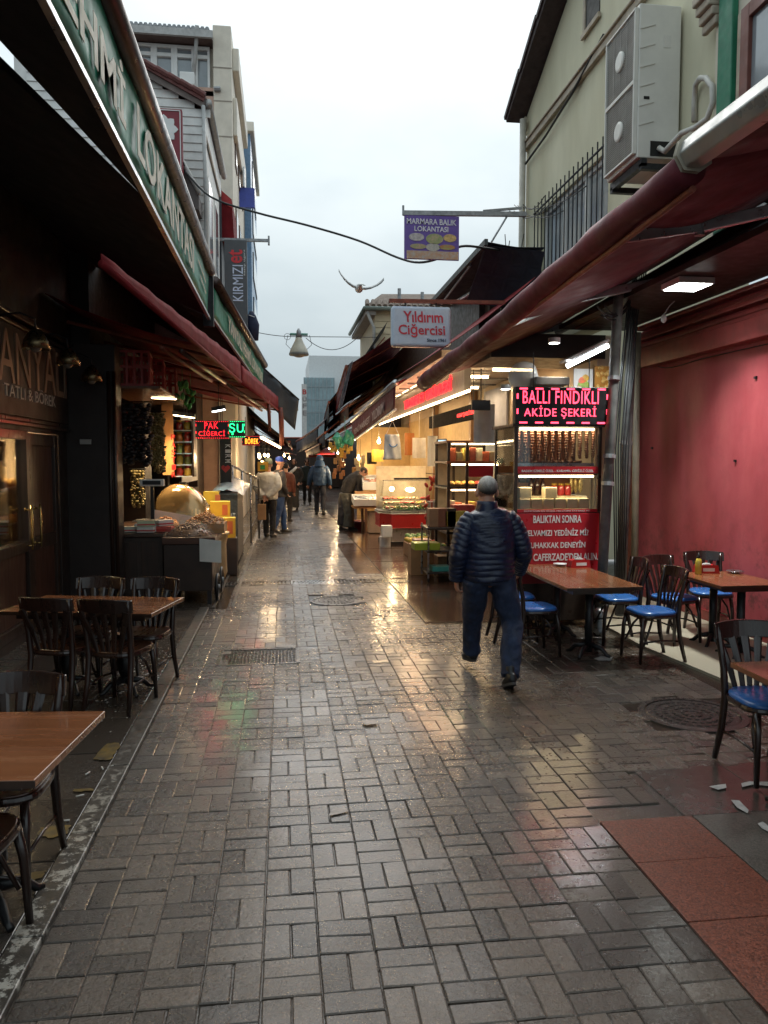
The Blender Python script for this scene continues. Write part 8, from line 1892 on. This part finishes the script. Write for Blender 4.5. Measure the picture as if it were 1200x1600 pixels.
# ---- the man walking away in a quilted jacket
def walker():
    O = Vector((1.56, 5.70, 0)); m = lambda px, py, dy=0.0: PY(px, py, 5.7 + dy) - O
    t = thing('person', 'person with short grey hair in navy quilted jacket and blue jeans walking away', 'person', tuple(O))
    hc = m(760, 768, .03); hipL, hipR = m(745, 905, .0), m(783, 905, .0)
    kL, kR = m(738, 968, .22), m(800, 972, -.02); aL, aR = m(737, 1014, .33), m(797, 1052, -.24)
    aL.z = max(aL.z, .105)
    sL, sR = m(731, 811), m(799, 810); eL, eR = m(717, 864, -.03), m(817, 862, .0); wL, wR = m(713, 903, .05), m(812, 890, .22)
    b = MB()
    head_prims(b, hc, (-.05, 1, -.12), .98)
    b.tube([hc + Vector((0, -.015, -.05)), m(761, 800, -.01)], [(.060, .062), (.066, .07)], 12)
    b.tube([m(764, 900), m(764, 850), m(763, 812), m(761, 797)], [(.13, .10), (.14, .10), (.14, .09), (.06, .06)], 14, lat=(1, 0, 0))
    b.tube([sL, sR], .05, 12); b.tube([hipL + Vector((0, 0, .03)), hipR + Vector((0, 0, .03))], .085, 12); b.ell(m(764, 898), (.12, .09, .10))
    for S_, E_, W_ in ((sL, eL, wL), (sR, eR, wR)): b.tube([S_, E_, W_], [.045, .036, .026], 10)
    for h, k_, a_ in ((hipL, kL, aL), (hipR, kR, aR)): b.tube([h, k_, a_], [.07, .05, .035], 10)
    hand(b, wL + Vector((0, 0, -.01)), (.05, .12, -1), (1, .2, 0), .9, .6); hand(b, wR, (-.05, 1, -.4), (-1, 0, -.2), .9, .7)
    remesh(b.build('body', M_skin, t, local=True, smooth=True), .0062, 1)
    # hair: close cropped grey back and sides
    h = MB(); f = Vector((-.05, 1, -.12)).normalized(); M = Matrix((f.cross(ZP).normalized(), f, ZP)).transposed()
    nn, mm = 60, 36; vs = []
    for i in range(mm + 1):
        ph = R(2) + R(112) * i / mm
        for j in range(nn + 1):
            e_ = max(0, math.sin(math.pi * j / nn)); a = R(190) + R(160) * j / nn; ph = (R(2) + (R(84) + R(46) * e_ ** .6 + R(5) * mnoise.noise(Vector((j * .5, 3, 1)))) * i / mm)
            vs.append(hc + M @ Vector((.079 * math.sin(ph) * math.cos(a), -.012 + .096 * math.sin(ph) * math.sin(a), .028 + .089 * math.cos(ph))))
    h.add(vs, [(i * (nn + 1) + j, i * (nn + 1) + j + 1, (i + 1) * (nn + 1) + j + 1, (i + 1) * (nn + 1) + j) for i in range(mm) for j in range(nn)])
    Mh = mat('hair_grey', (.52, .48, .44), rough=.8, var=.3, scale=40, bump=.5, bscale=160, stretch=(1, 1, .4))
    N, L, p = nodes_of(Mh); tc = N.new('ShaderNodeTexCoord'); sx = N.new('ShaderNodeSeparateXYZ'); L.new(tc.outputs['Object'], sx.inputs[0])   # white on the crown, darker towards the nape
    mr = N.new('ShaderNodeMapRange'); mr.inputs['From Min'].default_value = hc.z + .0; mr.inputs['From Max'].default_value = hc.z + .09; L.new(sx.outputs['Z'], mr.inputs['Value'])
    hx = N.new('ShaderNodeMix'); hx.data_type = 'RGBA'; hx.inputs['A'].default_value = (.035, .032, .03, 1); L.new(mr.outputs['Result'], hx.inputs['Factor']); L.new(p.inputs['Base Color'].links[0].from_socket, hx.inputs['B']); L.new(hx.outputs['Result'], p.inputs['Base Color'])
    o = h.build('hair', Mh, t, local=True, smooth=True); s_ = o.modifiers.new('thick', 'SOLIDIFY'); s_.thickness = .004; s_.offset = 1; fz = bpy.data.textures.new('fuzz', 'CLOUDS'); fz.noise_scale = .008; dz = o.modifiers.new('fuzz', 'DISPLACE'); dz.texture = fz; dz.texture_coords = 'LOCAL'; dz.strength = .009; dz.mid_level = .4
    # jacket
    Mj = mat('jacket_navy', (.010, .017, .046), rough=.36, var=.35, scale=10, bump=.25, bscale=70, spec=.5)
    b = MB(); puff(b, [m(764, 906), m(764, 880), m(764, 850), m(763, 822), m(762, 803), m(761, 793)], [(.182, .145), (.192, .152), (.200, .152), (.196, .140), (.160, .112), (.062, .062)], .043, .011, 44, chevron=-.14)
    o = b.build('jacket', Mj, t, local=True, smooth=True)
    tx = bpy.data.textures.new('crumple', 'CLOUDS'); tx.noise_scale = .07; d = o.modifiers.new('crumple', 'DISPLACE'); d.texture = tx; d.texture_coords = 'LOCAL'; d.strength = .02
    for S_, E_, W_, q in ((sL, eL, wL, 1), (sR, eR, wR, -1)):
        b = MB(); puff(b, [S_ + Vector((q * .045, 0, .015)), S_.lerp(E_, .3), E_, E_.lerp(W_, .5), W_ + (W_ - E_).normalized() * .01], [(.066, .07), (.072, .076), (.064, .066), (.058, .058), (.047, .047)], .042, .010, 26)
        b.build('sleeve', Mj, o, local=True, smooth=True)
    cb = MB(); cb.lathe([(.092, -.045), (.080, .0), (.076, .03), (.068, .032), (.066, -.03)], m(761, 789, 0), 20, cap=False); cb.build('collar', Mj, o, local=True, smooth=True)
    # jeans
    Mt = mat('jeans_blue', (.014, .025, .06), rough=.8, var=.35, scale=14, bump=.3, bscale=60)
    cloth('jeans', t, [([m(764, 890), m(764, 912)], [(.165, .13), (.17, .135)], (1, 0, 0)),
        ([hipL + Vector((-.005, 0, .02)), hipL.lerp(kL, .5), kL, kL.lerp(aL, .5), aL + Vector((0, -.01, -.03))], [(.105, .115), (.098, .104), (.082, .086), (.076, .078), (.072, .08)]),
        ([hipR + Vector((0, 0, .02)), hipR.lerp(kR, .5), kR, kR.lerp(aR, .5), aR + Vector((0, -.0, -.03))], [(.108, .118), (.100, .106), (.084, .088), (.077, .08), (.072, .08)])], Mt, .012, 3)
    Ms = mat('shoe_black', (.012, .012, .013), rough=.45, var=.3)
    shoe(t, aL + Vector((0, 0, -.005)), (-.12, 1, 0), Ms, .98, .12); shoe(t, aR, (.02, 1, 0), Ms, .98, .40)
    lows = min(aR.z, aL.z)
    return t
walker()

# ---- figures further off
def figure(label, foot_px, top_py, face, top_m, leg_m, shoe_m, head='hair', head_m=None, legs='stand', arms='down', coat=.50, bulk=1.0, extra=None, foot2=None, hood=False, skirt=False):
    f0 = G(*foot_px); y = f0.y; Hh = PY(foot_px[0], top_py, y).z
    t = thing('person', label, 'person', (f0.x, f0.y, 0), face); u = Hh
    P = lambda x, y_, z: Vector((x * u, y_ * u, z * u)); vox = .017
    dL, dR = {'stand': (0, .02), 'walk': (.09, -.10), 'lean': (.05, -.02)}[legs]
    hL, hR = P(-.052, 0, .50), P(.052, 0, .50); kL, kR = P(-.055, dL * .7 + .015, .28), P(.055, dR * .5 + .015, .28); aL, aR = P(-.055, dL, .05), P(.055, dR, .05)
    if legs == 'walk': aR.z += .03 * u
    sL, sR = P(-.105, 0, .80), P(.105, 0, .80)
    A = {'down': (P(-.14, -.01, .64), P(-.135, .03, .49), P(.14, -.01, .64), P(.135, .03, .49)), 'back': (P(-.15, -.05, .65), P(-.03, -.10, .53), P(.15, -.05, .65), P(.03, -.10, .52)),
         'pocket': (P(-.15, -.02, .64), P(-.11, .06, .53), P(.15, -.02, .64), P(.11, .06, .53)), 'swing': (P(-.16, .0, .64), P(-.19, .06, .50), P(.15, -.02, .64), P(.17, .0, .50)), 'front': (P(-.14, .0, .65), P(-.05, .12, .58), P(.14, 0, .65), P(.05, .12, .58))}[arms]
    hc = P(0, .012, .928); b = MB(); M = head_prims(b, hc, (0, 1, -.05), u * .58)
    b.tube([hc + P(0, -.01, -.04), P(0, -.005, .82)], [.034 * u, .04 * u], 10); b.tube([P(0, 0, .52), P(0, 0, .7), P(0, 0, .82)], [(.075 * u, .05 * u), (.08 * u, .055 * u), (.05 * u, .04 * u)], 12, lat=(1, 0, 0))
    b.tube([sL, sR], .03 * u, 10); b.tube([hL, hR], .045 * u, 10)
    for S_, E_, W_ in ((sL, A[0], A[1]), (sR, A[2], A[3])):
        b.tube([S_, E_, W_], [.024 * u, .022 * u, .016 * u], 8); hand(b, W_, (W_ - E_), (0, 1, 0) if arms != 'back' else (0, -1, 0), u * .55, .5)
    for h, k_, a_ in ((hL, kL, aL), (hR, kR, aR)): b.tube([h, k_, a_], [.042 * u, .03 * u, .022 * u], 8)
    remesh(b.build('body', M_skin, t, local=True, smooth=True), .011, 2); face_bits(t, hc, M, u * .58)
    B = bulk
    cloth('coat', t, [([P(0, 0, coat), P(0, -.005, .60), P(0, -.005, .72), P(0, 0, .80), P(0, 0, .835)], [(.098 * u * B, .075 * u * B), (.100 * u * B, .076 * u * B), (.108 * u * B, .078 * u * B), (.095 * u * B, .065 * u * B), (.045 * u, .045 * u)], (1, 0, 0)),
        ([sL + P(.02, 0, 0), sL.lerp(A[0], .4), A[0], A[1]], [(.04 * u * B, .042 * u * B), (.042 * u * B, .042 * u * B), (.036 * u * B, .036 * u * B), (.028 * u * B, .028 * u * B)]),
        ([sR - P(.02, 0, 0), sR.lerp(A[2], .4), A[2], A[3]], [(.04 * u * B, .042 * u * B), (.042 * u * B, .042 * u * B), (.036 * u * B, .036 * u * B), (.028 * u * B, .028 * u * B)])], top_m, vox, 2)
    if skirt: cloth('skirt', t, [([P(0, 0, .56), P(0, 0, .4), P(0, .0, .2), P(0, 0, .055)], [(.085 * u, .07 * u), (.09 * u, .075 * u), (.095 * u, .08 * u), (.10 * u, .085 * u)], (1, 0, 0))], leg_m, vox, 2)
    else: cloth('trousers', t, [([P(0, 0, .54), P(0, 0, .48)], [(.085 * u, .068 * u), (.088 * u, .07 * u)], (1, 0, 0)), ([hL, hL.lerp(kL, .5), kL, kL.lerp(aL, .5), aL], [.054 * u, .05 * u, .042 * u, .038 * u, .036 * u]), ([hR, hR.lerp(kR, .5), kR, kR.lerp(aR, .5), aR], [.054 * u, .05 * u, .042 * u, .038 * u, .036 * u])], leg_m, vox, 2)
    shoe(t, aL + P(0, 0, .005), (-.1, 1, 0), shoe_m, u * .60); shoe(t, aR + P(0, 0, .005), (.1, 1, 0), shoe_m, u * .60, .35 if legs == 'walk' else 0)
    hs = u * .58
    if head == 'beanie':
        h = MB(); h.lathe([(.086 * hs, -.01 * hs), (.09 * hs, .02 * hs), (.092 * hs, .06 * hs), (.075 * hs, .11 * hs), (.03 * hs, .135 * hs), (.002, .14 * hs)], hc + P(0, -.005, .008), 18); h.build('beanie', head_m, t, local=True, smooth=True)
    elif head == 'cap':
        h = MB(); h.lathe([(.088 * hs, .0), (.09 * hs, .05 * hs), (.07 * hs, .10 * hs), (.002, .118 * hs)], hc + P(0, -.006, .012), 18)
        h.prism([hc + P(x * .55, y_ * .55, .018) for x, y_ in ((-.08, .05), (-.075, .13), (-.04, .17), (.04, .17), (.075, .13), (.08, .05))], (0, 0, .008)); h.build('cap', head_m, t, local=True, smooth=False)
    elif head == 'hood':
        h = MB(); h.ell(hc + P(0, -.008, .005), (.105 * hs, .12 * hs, .13 * hs), 18, 12); h.tube([hc + P(0, -.02, -.03), P(0, -.02, .80)], [.07 * u, .10 * u], 16); o = h.build('hood', head_m, t, local=True, smooth=True); remesh(o, .012, 3)
    elif head == 'scarf':
        h = MB(); h.ell(hc + P(0, -.014, .006), (.09 * hs, .095 * hs, .12 * hs), 18, 12); h.tube([hc + P(0, -.01, -.03), P(0, 0, .80)], [.05 * u, .07 * u], 14); o = h.build('headscarf', head_m, t, local=True, smooth=True); remesh(o, .012, 3)
    else:
        h = MB(); h.ell(hc + P(0, -.012, .012), (.084 * hs, .098 * hs, .098 * hs), 18, 12); h.build('hair', head_m, t, local=True, smooth=True)
    if extra: extra(t, P, u)
    return t
Mdark = mat('cloth_dark', (.014, .013, .014), rough=.8, var=.3, scale=12, bump=.3, bscale=30); Mjean = mat('jeans_far', (.025, .06, .16), rough=.8, var=.25, scale=12, bump=.2)
Mshoe = mat('shoe_far', (.012, .011, .011), rough=.5)
Mwhite = mat('puffer_white', (.50, .49, .45), rough=.5, var=.1, scale=8, bump=.5, bscale=14, stretch=(1, 1, 3))
figure('person in white padded jacket and green beanie with hands behind back', (420, 840), 717, .35 * -1, Mwhite, Mdark, Mshoe, 'beanie', mat('beanie_green', (.16, .20, .16), rough=.9, bump=.3), 'lean', 'back', .49, 1.28)
def vest(t, P, u):
    cloth('vest', t, [([P(0, 0, .48), P(0, 0, .6), P(0, 0, .72), P(0, 0, .81)], [(.112 * u, .09 * u), (.114 * u, .09 * u), (.118 * u, .09 * u), (.07 * u, .06 * u)], (1, 0, 0))], mat('vest_charcoal', (.02, .022, .028), rough=.5, var=.3, bump=.5, bscale=14), .017, 2)
figure('person in bright blue cap, dark vest and jeans beside white jacket', (437, 834), 714, -1.15, mat('sleeve_dark', (.03, .028, .032), rough=.7, var=.2), Mjean, Mshoe, 'cap', mat('cap_blue', (.02, .07, .42), rough=.6), 'walk', 'pocket', .5, 1.05, vest)
def collar(t, P, u):
    b = MB(); b.tube([P(-.06, .055, .83), P(-.02, .085, .78), P(.03, .088, .74), P(.08, .07, .70)], [.022 * u, .028 * u, .03 * u, .02 * u], 10); b.build('shawl', M_white, t, local=True, smooth=True)
figure('person in long dark coat with white shawl and headscarf facing this way', (460, 797), 716, math.pi - .25, Mdark, mat('skirt_grey', (.045, .043, .04), rough=.9, var=.3, scale=20), Mshoe, 'scarf', mat('scarf_dark', (.02, .016, .016), rough=.9), 'stand', 'pocket', .42, 1.1, collar, skirt=True)
figure('person in black and teal jacket far off between the awnings', (480, 788), 716, math.pi, mat('jacket_teal', (.02, .035, .035), rough=.7), Mdark, Mshoe, 'hair', Mdark, 'walk', 'down', .5, 1.05)
Mparka = mat('parka_blue', (.018, .055, .13), rough=.55, var=.2, scale=8, bump=.4, bscale=14, stretch=(1, 1, 2))
figure('person in blue hooded parka and dark trousers walking away', (500, 805), 711, -.05, Mparka, mat('trouser_navy', (.012, .016, .03), rough=.8), Mshoe, 'hood', Mparka, 'walk', 'swing', .50, 1.15)
figure('person in russet jacket half hidden behind blue cap', (447, 815), 722, -.3, mat('jacket_russet', (.10, .028, .018), rough=.8), Mdark, Mshoe, 'hair', Mdark, 'stand', 'down', .5, 1.0)
# brown paper bag held by the person in white
p = PY(409, 800, 16.7); t = thing('paper_bag', 'brown paper bag held behind the person in white', 'bag', (p.x, p.y, p.z - .17))
MB().box(p.x - .09, p.y - .04, p.z - .17, p.x + .09, p.y + .06, p.z + .17).build('bag', M_cardboard, t, bevel=.01); MB().tube([(p.x - .04, p.y, p.z + .17), (p.x - .02, p.y, p.z + .25), (p.x + .05, p.y + .05, p.z + .27), (p.x + .04, p.y, p.z + .17)], .004, 5).build('handle', M_cardboard, t)

# ---- the fishmonger bending over the crates
def fishmonger():
    f0 = G(541, 829); O = Vector((f0.x, f0.y, 0)); Y = O.y; q = lambda px, py, dy=0.0: PY(px, py, Y + dy) - O
    t = thing('person', 'person in black jacket and long grey apron bending over fish crates', 'person', tuple(O))
    hip = q(541, 772); mid = q(548, 752); sh = q(561, 742); hc = q(569, 737, -.02); hand_ = q(562, 792, -.05); elb = q(561, 768, -.12); hand2 = q(571, 783, .2)
    aL, aR = q(534, 822, -.08), q(548, 822, .1); aL.z = aR.z = .09
    b = MB(); M = head_prims(b, hc, (1, -.15, -.75), 1.0, up=(.6, 0, 1)); b.tube([hc, sh], [.06, .07], 10); b.tube([hip, mid, sh], [(.13, .1), (.14, .11), (.12, .09)], 12, lat=(0, 1, 0))
    for S_, E_, W_ in ((sh + Vector((0, -.16, -.02)), elb, hand_), (sh + Vector((0, .16, -.02)), elb.lerp(hand2, .5) + Vector((0, .25, .06)), hand2)): b.tube([S_, E_, W_], [.05, .042, .03], 10); hand(b, W_, W_ - E_, (1, 0, 0), 1.0, .6)
    for a_ in (aL, aR): b.tube([hip, hip.lerp(a_, .5) + Vector((.03, 0, 0)), a_], [.09, .06, .04], 10)
    remesh(b.build('body', M_skin, t, local=True, smooth=True), .011, 2); face_bits(t, hc, M, 1.0)
    h = MB(); h.ell(hc + M @ Vector((0, -.016, .02)), (.083, .094, .09), 16, 10, M); h.build('hair', mat('hair_dark', (.04, .03, .025), rough=.8, var=.4, scale=40), t, local=True, smooth=True)
    e2 = elb.lerp(hand2, .5) + Vector((0, .25, .06))
    cloth('jacket', t, [([hip + Vector((-.01, 0, .0)), hip.lerp(mid, .5), mid, sh, sh.lerp(hc, .35)], [(.19, .15), (.20, .16), (.21, .16), (.17, .12), (.07, .07)], (0, 1, 0)), ([sh + Vector((-.02, -.13, .0)), sh.lerp(elb, .5) + Vector((.0, -.08, 0)), elb, elb.lerp(hand_, .8)], [.085, .078, .065, .05]), ([sh + Vector((-.02, .13, .0)), sh.lerp(e2, .5), e2, e2.lerp(hand2, .8)], [.085, .078, .065, .05])], Mdark, .016, 2)
    cloth('apron', t, [([hip + Vector((0, 0, .03)), hip + Vector((.0, 0, -.25)), Vector((hip.x + .01, 0, .35)), Vector((hip.x - .01, 0, .10))], [(.20, .17), (.21, .19), (.21, .19), (.22, .20)], (0, 1, 0))], mat('apron_grey', (.075, .075, .06), rough=.5, var=.25, scale=8), .017, 2)
    cloth('coat_tail', t, [([hip + Vector((-.06, -.05, .0)), Vector((hip.x - .10, -.08, .5)), Vector((hip.x - .13, -.08, .14))], [(.10, .10), (.11, .11), (.12, .11)], (0, 1, 0))], mat('coat_tail_navy', (.012, .014, .022), rough=.6), .017, 2)
    for a_ in (aL, aR): shoe(t, a_, (1, -.1, 0), Mshoe, 1.05)
fishmonger()
